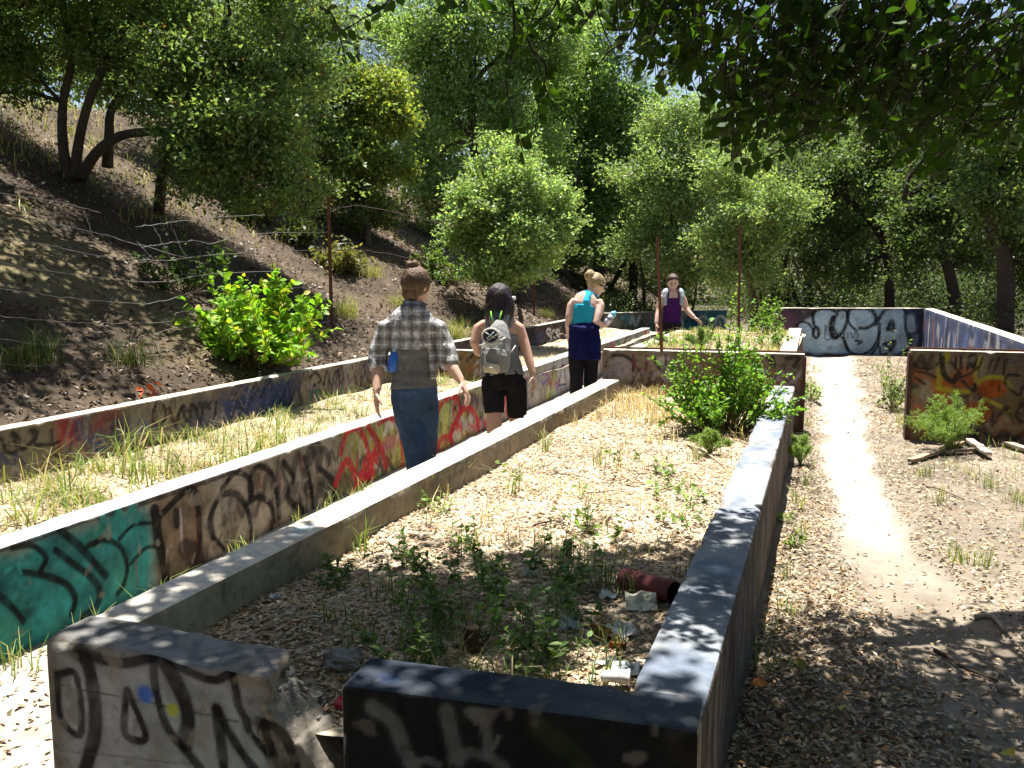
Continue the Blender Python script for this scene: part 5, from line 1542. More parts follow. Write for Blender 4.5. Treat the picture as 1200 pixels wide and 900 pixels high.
# plants in the raised planter
for i, (u, v, d, rx, h, n, ls, c, lab) in enumerate([
        (897, 398, 10.4, .24, .52, 34, .04, (0.14, 0.25, 0.05), 'upright leafy bush in the raised planter by the second rusty post'),
        (850, 400, 9.4, .16, .16, 12, .035, (0.17, 0.28, 0.06), 'low sunlit weeds in the raised planter between the rusty posts'),
        (780, 402, 9.6, .2, .14, 14, .035, (0.16, 0.26, 0.06), 'low green weeds at the foot of the bent rusty stake'),
        (905, 402, 9.3, .2, .22, 18, .036, (0.15, 0.25, 0.06), 'green weeds at the outer end of the raised planter'),
        (866, 398, 9.3, .12, .62, 8, .036, (0.17, 0.28, 0.05), 'tall thin leafy stem climbing the second rusty post')]):
    b = PD(u, v, d); b[2] = bed2_z(b[:1], b[1:2])[0] - .01
    leafy('raised_bed_weed', b, dome_stems(b, rx, rx, h, n, rng), ls, .6, c, lab, 'weed', 375 + i, 16, stemr=.003)
# scrambling plant at the edge of the orange panel
cb = PZ(1046, 478, 0.0)
leafy('scrambling_weed', cb, dome_stems(cb, .18, .3, .42, 26, rng) + [[cb, PD(1040, 420, 9), PD(1047, 385, 9)], [cb, PD(1052, 430, 9), PD(1066, 398, 9)], [cb, PD(1035, 440, 9), PD(1022, 425, 9)]], .038, .6, (0.15, 0.21, 0.06),
      'pale straggling weed against the edge of the orange graffiti panel', 'weed', 380, 18, stemr=.003)
cb = PZ(950, 470, 0.0)
leafy('scrambling_weed', cb, dome_stems(cb, .12, .3, .30, 14, rng), .035, .6, (0.16, 0.25, 0.06), 'thin green weed at the outer corner of the raised planter', 'weed', 381, 14, stemr=.003)
b = PD(722, 462, 8.4); b[2] = ground_z(b[:1], b[1:2])[0]
cb = PX(648, 478, -2.2); cb[2] = Z_LEFT
leafy('scrambling_weed', cb, dome_stems(cb, .14, .2, .42, 16, rng), .04, .6, (0.16, 0.25, 0.08), 'leafy weed on the walk between backpack and turquoise top', 'weed', 382, 14, stemr=.003)

# feathery fennel
def fennel(base, h, spread, n, label, seed, col=(0.20, 0.30, 0.06)):
    r = np.random.default_rng(seed)
    t = thing('fennel', base, label, 'plant')
    g = Geo()
    NP, NA = [], []
    for k in range(n):
        a = r.uniform(0, 2 * PI); rho = r.random() ** .6
        e = np.array(base) + np.array([spread * rho * math.cos(a), spread * rho * math.sin(a), h * (1 - .5 * rho * rho) * r.uniform(.75, 1.05)])
        m = np.array(base) * .5 + e * .5 + np.array([0, 0, h * .12])
        P = curve([base, m, e], 8)
        g.tube(P, np.linspace(.005, .0015, len(P)), 4, (0.16, 0.2, 0.06), False)
        for i in range(5, len(P)):
            for q in range(2):
                sd = unit(r.normal(0, 1, 3) + (P[i] - P[i - 1]) / np.linalg.norm(P[i] - P[i - 1]) * .8)
                Ls = h * .24 * (1.25 - i / len(P))
                for f in np.linspace(.15, 1, 8):
                    c = P[i] + sd * Ls * f
                    for z in range(2):
                        NP.append(c); NA.append(unit(sd * .7 + r.normal(0, .7, 3)))
    g.out('stem', M_BARK, t, True)
    NP, NA = np.array(NP), np.array(NA)
    V, F = leaf_quads(NP + NA * .012, .034, .10, r, .2, NA, .1, .9)
    mk('fronds', V, F, M_GRASS, t, leaf_cols(len(NP), 4, col, r, .2, .08))
fennel(PZ(1118, 532, 0.0), .46, .34, 26, 'feathery fennel standing before the orange graffiti panel', 390)
fennel(PZ(832, 532, 0.30), .16, .12, 8, 'little feathery plant in front of the dense planter bush', 391)
fennel(PZ(938, 545, 0.0), .22, .14, 8, 'feathery sprig at the foot of the near planter beside the track', 392)
b = PD(880, 470, 7.2); b[2] = bed_z(b[:1], b[1:2])[0]
fennel(b, .42, .2, 9, 'feathery stalks rising out of the dense planter bush', 393, (0.17, 0.27, 0.05))
b = PD(822, 403, 9.0); b[2] = bed2_z(b[:1], b[1:2])[0]
fennel(b, .20, .18, 10, 'feathery green plant beside the woman in the purple top', 394, (0.16, 0.26, 0.07))

# small upright weeds in the shaded front of the planter
rng = np.random.default_rng(400)
def weed_plants(name, n, us, vs, z, h, ls, col, label, group, seed, nst=(2, 5), per=16, spread=.05):
    for k in range(n):
        u, v = rng.uniform(*us), rng.uniform(*vs)
        b = PZ(u, v, z)
        if not (-1.75 < b[0] < -0.48): continue
        b[2] = bed_z(b[:1], b[1:2])[0]
        st = []
        for i in range(rng.integers(*nst)):
            e = b + np.array([rng.normal(0, spread), rng.normal(0, spread), h * rng.uniform(.5, 1.15)])
            st.append([b + rng.normal(0, .008, 3) * [1, 1, 0], (b + e) / 2 + rng.normal(0, .008, 3), e])
        leafy(name, b, st, ls, .5, np.array(col) * rng.uniform(.8, 1.2), label, 'weed', seed + k, per, group, stemr=.0018, from_t=.15, up=.6, along=.75, stemc=(0.10, 0.12, 0.04))
G1 = 'weeds in the shaded front of the near planter'
weed_plants('upright_weed', 26, (470, 700), (655, 745), .30, .14, .030, (0.13, 0.21, 0.06), 'small upright leafy weed in the shaded front of the near planter', G1, 410)
weed_plants('upright_weed', 9, (430, 640), (740, 790), .30, .13, .030, (0.12, 0.19, 0.055), 'small upright leafy weed in the shaded front of the near planter', G1, 440)
weed_plants('upright_weed', 4, (370, 420), (670, 700), .30, .12, .026, (0.09, 0.15, 0.04), 'dark leafy weed against the inner side of the planter wall', 'weeds along the planter wall', 455)
G2 = 'small weeds scattered over the sunlit planter soil'
weed_plants('sprouting_weed', 30, (500, 830), (535, 645), .30, .10, .03, (0.16, 0.25, 0.07), 'small pale weed on the sunlit litter of the near planter', G2, 460, (2, 4), 9)
for i, (u, v, lab) in enumerate([(498, 580, 'thin grass tuft at the inner planter wall below the faded scrawl'), (640, 528, 'thin grass tuft near the joint in the planter wall'), (540, 560, 'lone thin grass tuft just off the sunlit planter wall'),
        (470, 592, 'drooping thin grass at the planter wall, half in the shade'), (420, 640, 'grass blades at the shaded part of the planter wall'), (600, 575, 'thin grass tuft out on the sunlit litter'),
        (815, 540, 'thin grass tuft in front of the dense planter bush'), (700, 545, 'thin grass tuft in the middle of the sunlit litter')]):
    b = PZ(u, v, .30); b[2] = bed_z(b[:1], b[1:2])[0]
    tuft(b, .16, 26, lab, GREEN_G, 500 + i, .025, group='thin grass tufts in the near planter', w=.005)
for i, (u, v, lab) in enumerate([(1125, 655, 'small pale grass tuft near the edge of the shade beside the track'), (1155, 660, 'pale grass tuft closest to the broken stick'), (1085, 560, 'small grass tuft just below the grey-brown board end'),
        (1160, 575, 'small grass tuft below the pale split board'), (1190, 590, 'small grass tuft at the picture edge below the boards'), (1100, 590, 'small grass tuft near the thin curved twig')]):
    b = PZ(u, v, 0.0); b[2] = ground_z(b[:1], b[1:2])[0]
    tuft(b, .12, 30, lab, GREEN_G, 520 + i, .03, group='grass tufts beside the track', w=.005)
for i, (u, v, lab) in enumerate([(918, 612, 'low green weed at the planter wall foot, further from the shade'), (928, 640, 'low green weed at the planter wall foot, closer to the shade')]):
    b = PZ(u, v, 0.0); b[2] = ground_z(b[:1], b[1:2])[0]
    leafy('sprouting_weed', b, dome_stems(b, .06, .06, .08, 8, rng), .028, .5, (0.16, 0.25, 0.04), lab, 'weed', 540 + i, 8, 'low weeds at the planter wall foot', stemr=.0015)
# ================================================================== people
def hand(g, w, d, side, nrm, s=1.0, curl=0.5, grip=None):
    """palm, four fingers and a thumb; w wrist, d along the hand, side towards the thumb, nrm the way fingers curl"""
    d, side, nrm = unit(np.array(d, float)), unit(np.array(side, float)), unit(np.array(nrm, float))
    g.tube([w - d * .015 * s, w + d * .03 * s, w + d * .065 * s, w + d * .085 * s], [(.026 * s, .02 * s), (.034 * s, .018 * s), (.039 * s, .016 * s), (.036 * s, .013 * s)], 8, hint=nrm)
    for i, L in enumerate((.068, .076, .07, .054)):
        off = side * (.030 - .020 * i) * s
        p = w + d * .082 * s + off
        dd = unit(d + side * (.10 - .07 * i))
        pts = [p]
        for k in range(3):
            dd = unit(dd + nrm * curl * (.35 + .25 * k))
            pts.append(pts[-1] + dd * L * s * (.42, .33, .25)[k])
        g.tube(pts, [.0088 * s, .0084 * s, .0078 * s, .006 * s], 6)
    p = w + d * .022 * s + side * .030 * s
    dd = unit(d * .75 + side * .65 + nrm * .25)
    q = p + dd * .042 * s
    g.tube([p, q, q + unit(dd + d * .5 + nrm * curl * .6) * .032 * s], [.012 * s, .0098 * s, .007 * s], 6)
def shoe(g, heel, d, s=1.0):
    d = unit(np.array(d, float))
    h = np.array(heel)
    g.tube([h + [0, 0, .035], h + d * .06 + [0, 0, .042], h + d * .14 + [0, 0, .035], h + d * .21 + [0, 0, .027], h + d * .245 + [0, 0, .022]],
           [(.032, .034), (.036, .042), (.042, .035), (.040, .026), (.024, .018)], 10, hint=(0, 0, 1))
class Body:
    """sight-line joints of one walker at depth d0; radii in px"""
    def __init__(s, d0):
        s.d0, s.k = d0, d0 / FPX
    def J(s, u, v, dd=0.0):
        return PD(u, v, s.d0 + dd)
    def tube(s, g, L, n=14, grow=0.0):
        """L: (u, v, ru[, rdepth[, dd]])"""
        P = [s.J(q[0], q[1], q[4] if len(q) > 4 else 0) for q in L]
        R = [(q[2] * s.k + grow, (q[3] if len(q) > 3 and q[3] else q[2]) * s.k + grow) for q in L]
        g.tube(P, R, n, hint=CF)
    def ell(s, g, u, v, ru, rv, rd, dd=0.0, grow=0.0, n=(18, 12)):
        g.ell(s.J(u, v, dd), (ru * s.k + grow, rd * s.k + grow, rv * s.k + grow), [CR, CF, CU], n[0], n[1])
    def head(s, g, u, v, ru, rv, face, grow=0.0):
        """skull, jaw, nose, ears, brows; face = unit vector the face looks along"""
        k = s.k
        f = unit(np.array(face, float)); up = np.array([0, 0, 1.0]); up = unit(up - (up @ f) * f); sd = np.cross(f, up)
        c = s.J(u, v)
        R = ru * k; H = rv * k
        g.ell(c + up * H * .12, (R * .96, R * 1.14, H * .86), [sd, f, up], 18, 12)
        g.ell(c - up * H * .42 + f * R * .22, (R * .72, R * .80, H * .52), [sd, f, up], 14, 10)
        g.ell(c - up * H * .80 + f * R * .62, (R * .30, R * .28, H * .17), [sd, f, up], 10, 8)
        g.tube([c + f * R * 1.06 + up * H * .05, c + f * R * 1.25 - up * H * .22, c + f * R * 1.04 - up * H * .30], [R * .12, R * .20, R * .16], 8)
        for e in (-1, 1):
            g.ell(c + sd * R * .95 * e - up * H * .08 - f * R * .05, (R * .10, R * .20, H * .2), [sd, f, up], 8, 6)
            g.ell(c + f * R * .95 + up * H * .08 + sd * R * .38 * e, (R * .26, R * .14, H * .07), [sd, f, up], 8, 6)
        s.hc = (c, f, up, sd, R, H)
def face_paint(B, skin, brow=(0.06, 0.04, 0.03), flush=None):
    c, f, up, sd, R, H = B.hc
    def col(W):
        C = np.tile(np.array(skin), (len(W), 1))
        n = fbm(W * 9, 2, 5)[:, None]
        C = C * (1 + .06 * n)
        q = W - c
        x, y, z = q @ sd / R, q @ f / R, q @ up / H
        fr = y > .55
        eye = fr & (np.abs(np.abs(x) - .38) < .17) & (np.abs(z + .04) < .06)
        C[eye] = (0.05, 0.035, 0.03)
        br = fr & (np.abs(np.abs(x) - .40) < .24) & (np.abs(z - .13) < .035)
        C[br] = brow
        mo = fr & (np.abs(x) < .30) & (np.abs(z + .55) < .055)
        C[mo] = (0.36, 0.13, 0.11)
        return C
    return col
def fuse(g, name, mat, parent, voxel, it, col):
    wr = {M_CLOTH: (0.009, (9, 9, 7)), M_HAIR: (0.007, (26, 26, 8))}.get(mat)
    if 'tight' in name or name in ('leggings', 'shorts', 'collar', 'racerback_top'): wr = (0.006, (12, 12, 8))
    return g.remesh(name, mat, parent, voxel, it, col, 0.27 if name == 'body' else (0.65 if name == 'plaid_shirt' else 0.45), wr)
def plaid(W, o, k):
    """woven check: dark brown and off-white bands"""
    q = (W - o)
    x = (q @ CR) / k; z = q[:, 2] / k
    def band(t, p, a, b): 
        m = np.mod(t, p)
        return ((m > a) & (m < b)).astype(float)[:, None]
    C = np.tile(np.array([0.42, 0.425, 0.43]), (len(W), 1))
    for t, p in ((x, 13.0), (z, 13.0)):
        for a, b, c, al in ((0.0, 4.8, (0.04, 0.033, 0.03), .56), (6.2, 7.3, (0.10, 0.09, 0.10), .5), (8.6, 9.6, (0.75, 0.75, 0.74), .6), (11.2, 12.2, (0.13, 0.08, 0.06), .5)):
            m = band(t, p, a, b) * al
            C = C * (1 - m) + np.array(c) * m
    return C
DOWN = np.array([0, 0, -1.0])
AWAY = unit(np.array([-0.05, 1.0, 0.0]))
def feet_z(u, B, dd=0.0):
    """pixel row of the walk under a joint column"""
    for v in range(420, 760):
        if B.J(u, v, dd)[2] <= Z_LEFT + 0.02: return v
    return 700

# ---------------------------------------------------------------- 1: plaid shirt, jeans
B = Body(5.6)
fv = feet_z(489, B)
base = B.J(489, fv); base[2] = Z_LEFT
p1 = thing('person', base, 'walker with hair bun, open plaid shirt, grey top and blue jeans seen from behind', 'person', 'walkers on the sunken walk')
g = Geo()
torso = [(486, 484, 23, 17), (486, 470, 26, 20), (485, 453, 25, 18), (484, 437, 22, 16), (483, 420, 21.5, 16), (482, 402, 24, 17), (482, 386, 27, 17), (483, 373, 25, 15), (485, 364, 15, 12)]
B.tube(g, torso)
B.tube(g, [(485, 368, 11.5, 11), (486, 357, 9.6, 10), (487, 345, 9.6, 10)], 12)
fdir = unit(AWAY + CR * .55 + np.array([0, 0, -.05]))
B.head(g, 488, 335, 15.5, 22, fdir)
armL = [(462, 379, 7, 10), (451.5, 385, 9), (445, 403, 8.8), (443, 422, 8), (443, 438, 7, 7, -.05), (441.5, 457, 5.2, 5, -.10)]
armR = [(504, 379, 7, 10), (513.5, 385, 9), (520, 402, 8.6), (524, 419, 8, 8, -.02), (532, 434, 6.8, 6.5, -.07), (540, 446, 5, 5, -.10)]
B.tube(g, armL, 10); B.tube(g, armR, 10)
hand(g, B.J(441.2, 459, -.10), B.J(441.5, 480, -.10) - B.J(441.2, 459, -.10), -CF + CR * .3, CR, 1.05, .4)
hand(g, B.J(540.5, 447, -.10), B.J(547, 462, -.12) - B.J(540.5, 447, -.10), -CF - CR * .3, -CR * .8 + DOWN * .2, 1.05, .5)
legA = [(475, 474, 15, 16), (483, 500, 15, 16), (488, 525, 13.5, 14, -.03), (490, 548, 11.5, 12, -.06), (489, 580, 11, 11, -.06), (488, fv - 14, 7.5, 8, -.05), (488, fv - 4, 7, 8, -.05)]
legB = [(498, 474, 15, 16), (498, 500, 14.5, 16, .06), (497, 525, 13, 14, .14), (498, 548, 11.5, 12, .2), (500, 580, 11, 11, .16), (503, fv - 18, 7.5, 8, .1), (504, fv - 8, 7, 8, .08)]
B.tube(g, legA, 12); B.tube(g, legB, 12)
fuse(g, 'body', M_SKIN, p1, .0052, 4, face_paint(B, (0.50, 0.30, 0.215)))
g = Geo()
B.tube(g, [(486, 489, 20, 16), (486, 472, 26.3, 20.5), (485, 453, 25.6, 19)], 16, .006)
B.tube(g, [(q[0], q[1], q[2] * 1.03, (q[3] if len(q) > 3 else q[2]) * 1.03, q[4] if len(q) > 4 else 0) for q in legA[:-1]] + [(488, fv - 2, 9.5, 10.5, -.05)], 12, .006)
B.tube(g, [(q[0], q[1], q[2] * 1.03, (q[3] if len(q) > 3 else q[2]) * 1.03, q[4] if len(q) > 4 else 0) for q in legB[:-1]] + [(504, fv - 6, 9.5, 10.5, .08)], 12, .006)
def denim(W):
    n = fbm(W * 7, 3, 6)[:, None]
    q = np.abs(np.mod((W @ CR) * 1.0, 1))
    C = np.array([0.045, 0.075, 0.135]) * (1 + .35 * n)
    o = B.J(478, 470, -.12)
    x, z = (W - o) @ CR / B.k, (W - o)[:, 2] / B.k
    edge = ((np.abs(np.abs(x) - 9) < .8) & (np.abs(z) < 9)) | ((np.abs(np.abs(z) - 9) < .8) & (np.abs(x) < 9.5))
    C[edge & ((W - o) @ CF < .12)] *= 1.6
    return C
jn = fuse(g, 'jeans', M_CLOTH, p1, .0075, 4, denim)
g = Geo()
B.tube(g, [(485, 455, 26.2, 20), (484.5, 447, 25, 18.5), (484, 437, 22.8, 17), (483, 420, 22.2, 17), (482, 402, 24.5, 17.6), (482, 388, 26.5, 17.4)], 18, .009)
fuse(g, 'tank_top', M_CLOTH, p1, .007, 2, lambda W: np.array([0.125, 0.125, 0.12]) * (1 + .12 * np.sin((W[:, 2:3] + .12 * (W @ CR)[:, None]) * 95 + 3 * fbm(W * 6, 2, 3)[:, None])))
g = Geo()
B.tube(g, [(481, 411, 23.5, 17.5), (482, 400, 25.5, 18), (482, 386, 27.5, 18), (483, 377, 26.5, 17), (484, 370, 22.5, 16), (484.5, 364.5, 18, 15), (485, 359, 12.5, 13)], 18, .010)
B.tube(g, [(462, 380, 8, 11), (453, 385, 9.6, 11), (446, 402, 9.8, 10.5), (442.5, 420, 9.6, 10), (443.5, 433, 9.4, 10, -.03)], 12, .008)
B.tube(g, [(504, 380, 8, 11), (513, 385, 9.6, 11), (520, 402, 9.6, 10.5), (525, 418, 9.6, 10, -.02), (528, 429, 9.2, 9.6, -.04)], 12, .008)
B.tube(g, [(505, 405, 3, 6, -.02), (508, 425, 4, 9, -.03), (508, 444, 3, 8, -.03)], 10, .004)      # loose front flap hanging at the side
po = B.J(482, 412)
shirt = fuse(g, 'plaid_shirt', M_CLOTH, p1, .0065, 3, lambda W: plaid(W, po, B.k))
g = Geo()
B.tube(g, [(485, 363, 14.5, 14), (485.5, 357, 12.4, 12.6), (486, 353.5, 12.8, 13)], 16, .006)
fuse(g, 'collar', M_CLOTH, shirt, .005, 2, lambda W: plaid(W, po, B.k) * np.array([.55, .62, .78]))
c, f, up, sd, R, H = B.hc
g = Geo()
g.ell(c + up * H * .20 - f * R * .12, (R * 1.10, R * 1.16, H * .86), [sd, f, up], 20, 14)
g.ell(c - up * H * .35 - f * R * .55, (R * .80, R * .60, H * .48), [sd, f, up], 14, 10)
for k in range(5):
    a = k * 1.25
    g.ell(B.J(484 + 4.6 * math.cos(a), 311.5 + 2.0 * math.sin(a), -.012 + .03 * math.sin(a)), (4.8 * B.k, 4.4 * B.k, 4.2 * B.k), None, 10, 8, bump=.15, seed=k)
for k in range(6):
    g.tube([B.J(480 + k, 313), B.J(476 + k * 2.2, 307 - (k % 3)), B.J(473 + k * 3.2, 304 + (k % 2) * 2)], [.005, .004, .0025], 5)
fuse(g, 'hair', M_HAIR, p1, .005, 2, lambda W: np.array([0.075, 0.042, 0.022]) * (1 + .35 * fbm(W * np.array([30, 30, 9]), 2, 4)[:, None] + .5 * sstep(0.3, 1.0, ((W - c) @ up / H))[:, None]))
# blue bottle tucked under the arm
bb = B.J(460.5, 436, -.06)
bt = thing('water_bottle', bb, 'blue bottle tucked at the elbow of the walker in plaid', 'bottle')
q0, q1 = B.J(459.5, 436, -.06), B.J(463, 409, -.06)
ax = q1 - q0
bo = Geo().tube([q0, q0 + ax * .04, q0 + ax * .7, q0 + ax * .84, q0 + ax * .88], [.026, .031, .031, .02, .016], 14, (0.02, 0.12, 0.5)).out('bottle', M_PLASTIC, bt, True)
Geo().tube([q0 + ax * .88, q0 + ax * 1.0], [.018, .017], 12, (0.25, 0.45, 0.6)).out('cap', M_PLASTIC, bo, True)

# ---------------------------------------------------------------- 2: grey tank top, black shorts, backpack
B = Body(7.3)
fv = feet_z(590, B)
base = B.J(590, fv); base[2] = Z_LEFT
p2 = thing('person', base, 'walker with dark bobbed hair, grey tank top and black knee shorts', 'person', 'walkers on the sunken walk')
g = Geo()
B.tube(g, [(590, 452, 20, 15), (589, 443, 22.5, 16), (589, 433, 21.5, 15), (589, 420, 18, 13), (588, 405, 18.5, 13), (586, 390, 21, 14), (584.5, 380, 21.5, 12.5), (584, 375, 18, 11.5), (584, 370, 11, 10)])
B.tube(g, [(584, 374, 8.5, 9), (584.5, 366, 7.6, 8), (585, 356, 7.5, 8)], 12)
fdir = unit(AWAY + CR * .35)
B.head(g, 586, 351, 12.5, 18, fdir)
armL = [(569, 379, 6, 8), (561, 385, 7.2), (556.5, 401, 6.4, 6.4, -.02), (560, 412, 5.6, 5.6, .06), (569, 416, 4.4, 4.4, .2)]
armR = [(600, 379, 6, 8), (608, 385, 7.6), (612.5, 398, 7), (617, 411, 6, 6, -.02), (621.5, 427, 5.2, 5, -.05), (624.5, 439, 3.8, 3.8, -.07)]
B.tube(g, armL, 10); B.tube(g, armR, 10)
hand(g, B.J(624.6, 440, -.07), B.J(627, 456, -.07) - B.J(624.6, 440, -.07), -CF - CR * .5, -CR + DOWN * .1, .92, .8)
hand(g, B.J(569.5, 416, .2), B.J(580, 415, .3) - B.J(569.5, 416, .2), DOWN * -1, CF, .9, .5)
legL = [(578, 448, 13, 13), (579, 470, 11.5, 12, -.02), (579.5, 487, 9.2, 10, -.03), (579, 505, 8.8, 10, -.04), (579, 530, 7, 7.5, -.02), (579.5, fv - 6, 4.8, 5.5, 0)]
legR = [(603, 448, 13, 13), (605, 470, 11.5, 12, .06), (606, 488, 9.2, 10, .1), (606, 505, 8.8, 10, .1), (606, 530, 7, 7.5, .04), (606, fv - 6, 4.8, 5.5, 0)]
B.tube(g, legL, 12); B.tube(g, legR, 12)
fuse(g, 'body', M_SKIN, p2, .0075, 4, face_paint(B, (0.47, 0.27, 0.19)))
g = Geo()
B.tube(g, [(590, 456, 20, 15), (589, 444, 23.5, 17), (589, 434, 22.6, 16)], 16, .006)
B.tube(g, [(577.5, 446, 13.4, 14), (578.5, 466, 12, 12.5, -.02), (579.2, 484, 10.6, 11, -.03)], 12, .006)
B.tube(g, [(602.5, 446, 13.4, 14), (605, 466, 12, 12.5, .05), (606.2, 487, 10.6, 11, .09)], 12, .006)
fuse(g, 'shorts', M_CLOTH, p2, .0075, 3, (0.012, 0.011, 0.013))
g = Geo()
B.tube(g, [(589.5, 440, 24, 17), (589, 432, 22.2, 15.8), (589, 420, 18.8, 13.6), (588, 405, 19, 13.5), (587, 394, 19.5, 13.6)], 18, .008)
B.tube(g, [(586, 396, 16, 14.2), (585, 384, 13, 14), (584.5, 377, 12, 12.4)], 16, .006)
for e in (-1, 1):
    B.tube(g, [(585 + e * 12, 386, 3.6, 9, -.02), (585 + e * 13, 375, 3.4, 8), (585 + e * 13, 371, 3, 8, .03)], 8, .004)
fuse(g, 'tank_top', M_CLOTH, p2, .007, 2, lambda W: np.array([0.16, 0.165, 0.17]) * (1 + .12 * np.sin(W[:, 2:3] * 80 + 4 * fbm(W * 6, 2, 3)[:, None])))
c, f, up, sd, R, H = B.hc
g = Geo()
g.ell(c + up * H * .16 - f * R * .12, (R * 1.2, R * 1.22, H * .92), [sd, f, up], 20, 14)
B.tube(g, [(585.5, 350, 16.2, 15, -.01), (585.5, 360, 17.4, 14.5, -.02), (585.5, 367, 17.4, 13, -.03), (585.5, 373, 15.5, 10, -.03)], 16, 0)
def bobcol(W): return np.array([0.022, 0.014, 0.016]) * (1 + .5 * fbm(W * np.array([40, 40, 8]), 2, 4)[:, None])
fuse(g, 'hair', M_HAIR, p2, .006, 2, bobcol)
g = Geo(); g.ell(c + sd * R * 1.2 + f * R * .55 + up * H * .10, (R * .09, R * .34, H * .13), [sd, f, up], 10, 8, (0.75, 0.75, 0.73))
g.out('sunglasses', M_PLASTIC, p2, True)
g = Geo(); shoe(g, np.r_[B.J(579.5, fv)[:2], Z_LEFT], AWAY); g.out('shoe', M_CLOTH, p2, True)
g = Geo(); shoe(g, np.r_[B.J(606, fv)[:2], Z_LEFT], AWAY); g.out('shoe', M_CLOTH, p2, True)
for o in [o for o in p2.children if o.name.startswith('shoe')]:
    for d_ in o.data.color_attributes['col'].data: d_.color = (0.08, 0.08, 0.09, 1)
# backpack
bk = thing('backpack', B.J(582, 436, -.2), 'grey hiking backpack with beige base worn by the dark-haired walker', 'backpack')
g = Geo()
B.tube(g, [(580, 436, 14, 8, -.17), (580, 428, 17, 11, -.175), (581, 412, 17, 12, -.18), (583, 396, 15, 11, -.165), (585, 383, 10, 7, -.14), (586, 377, 6, 4, -.12)], 18)
fuse(g, 'pack_body', M_CLOTH, bk, .007, 3, lambda W: np.array([0.24, 0.24, 0.235]) * (1 + .12 * fbm(W * 14, 2, 8)[:, None]))
g = Geo(); B.tube(g, [(578, 435.5, 13, 8, -.215), (578.5, 427, 15, 10, -.225), (579.5, 416, 14.5, 9.5, -.235), (580, 409, 11, 7, -.235)], 16)
pk = fuse(g, 'front_pocket', M_CLOTH, bk, .006, 3, (0.20, 0.195, 0.18))
g = Geo(); B.tube(g, [(575, 436.6, 8, 5, -.29), (576, 431, 9.5, 6, -.30), (577, 426, 7, 4, -.30)], 12)
fuse(g, 'base_panel', M_CLOTH, pk, .006, 2, (0.46, 0.40, 0.28))
g = Geo(); g.ell(B.J(574.5, 393.5, -.285), (8.4 * B.k, .018, 7.4 * B.k), [CR, CF, CU], 16, 10); o = mp = g.out('mesh_pocket', M_CLOTH, bk, True)
for d_ in o.data.color_attributes['col'].data: d_.color = (0.03, 0.035, 0.045, 1)
g = Geo()
B.tube(g, [(575 + 10 * math.cos(a), 394 + 9 * math.sin(a), 1.1, 1.1, -.292) for a in np.linspace(0, 2 * PI, 15)], 6)
o = g.out('pocket_rim', M_CLOTH, mp, True)
for d_ in o.data.color_attributes['col'].data: d_.color = (0.5, 0.48, 0.43, 1)
for q in ((568, 389, 580, 396), (570, 397, 579, 389), (571, 399, 582, 392)):
    g = Geo(); g.tube([B.J(q[0], q[1], -.302), B.J(q[2], q[3], -.302)], .0035, 5, (0.6, 0.6, 0.6)); g.out('bungee_cord', M_CLOTH, mp, True)
for e, pts in (('green', [(575, 364.5, -.13), (576, 372, -.14), (578, 378, -.15)]), ('green', [(588, 364.5, -.13), (586, 372, -.14), (584, 378, -.15)])):
    g = Geo(); g.tube([B.J(*q) for q in pts], .005, 6, (0.20, 0.5, 0.05)); g.out('piping', M_CLOTH, bk, True)
for e in (-1, 1):
    g = Geo(); B.tube(g, [(585 + e * 5, 379, 3.2, 1.6, -.14), (585 + e * 9, 370, 3.6, 1.8, -.09), (585 + e * 11, 366.5, 3.6, 1.8, -.02), (585 + e * 12, 369, 3.6, 1.8, .06), (585 + e * 13, 385, 3.4, 1.6, .115)], 8)
    o = g.out('shoulder_strap', M_CLOTH, bk, True)
    for d_ in o.data.color_attributes['col'].data: d_.color = (0.17, 0.18, 0.2, 1)
g = Geo(); B.tube(g, [(583, 373, 4.5, 2, -.125), (583, 366, 4.5, 2, -.105)], 8); o = g.out('grab_panel', M_CLOTH, bk, True)
for d_ in o.data.color_attributes['col'].data: d_.color = (0.06, 0.08, 0.12, 1)
for pts, cc in (([(568, 408, -.30), (568.5, 422, -.315), (569, 437, -.26)], (0.42, 0.42, 0.42)), ([(586, 399, -.27), (592, 396, -.22), (594, 393, -.18)], (0.55, 0.53, 0.45)), ([(590, 412, -.24), (594, 422, -.22), (595, 430, -.2)], (0.5, 0.47, 0.38)), ([(595, 418, -.15), (601, 410, -.12), (604, 405, -.1)], (0.4, 0.39, 0.36)), ([(564, 411, -.22), (563, 425, -.2), (563.5, 438, -.18)], (0.3, 0.31, 0.33)), ([(562, 405, -.2), (570, 403, -.29), (585, 402, -.29)], (0.5, 0.48, 0.42))):
    g = Geo(); g.tube([B.J(*q) for q in pts], [.006, .007, .006], 6, cc); g.out('webbing', M_CLOTH, bk, True)

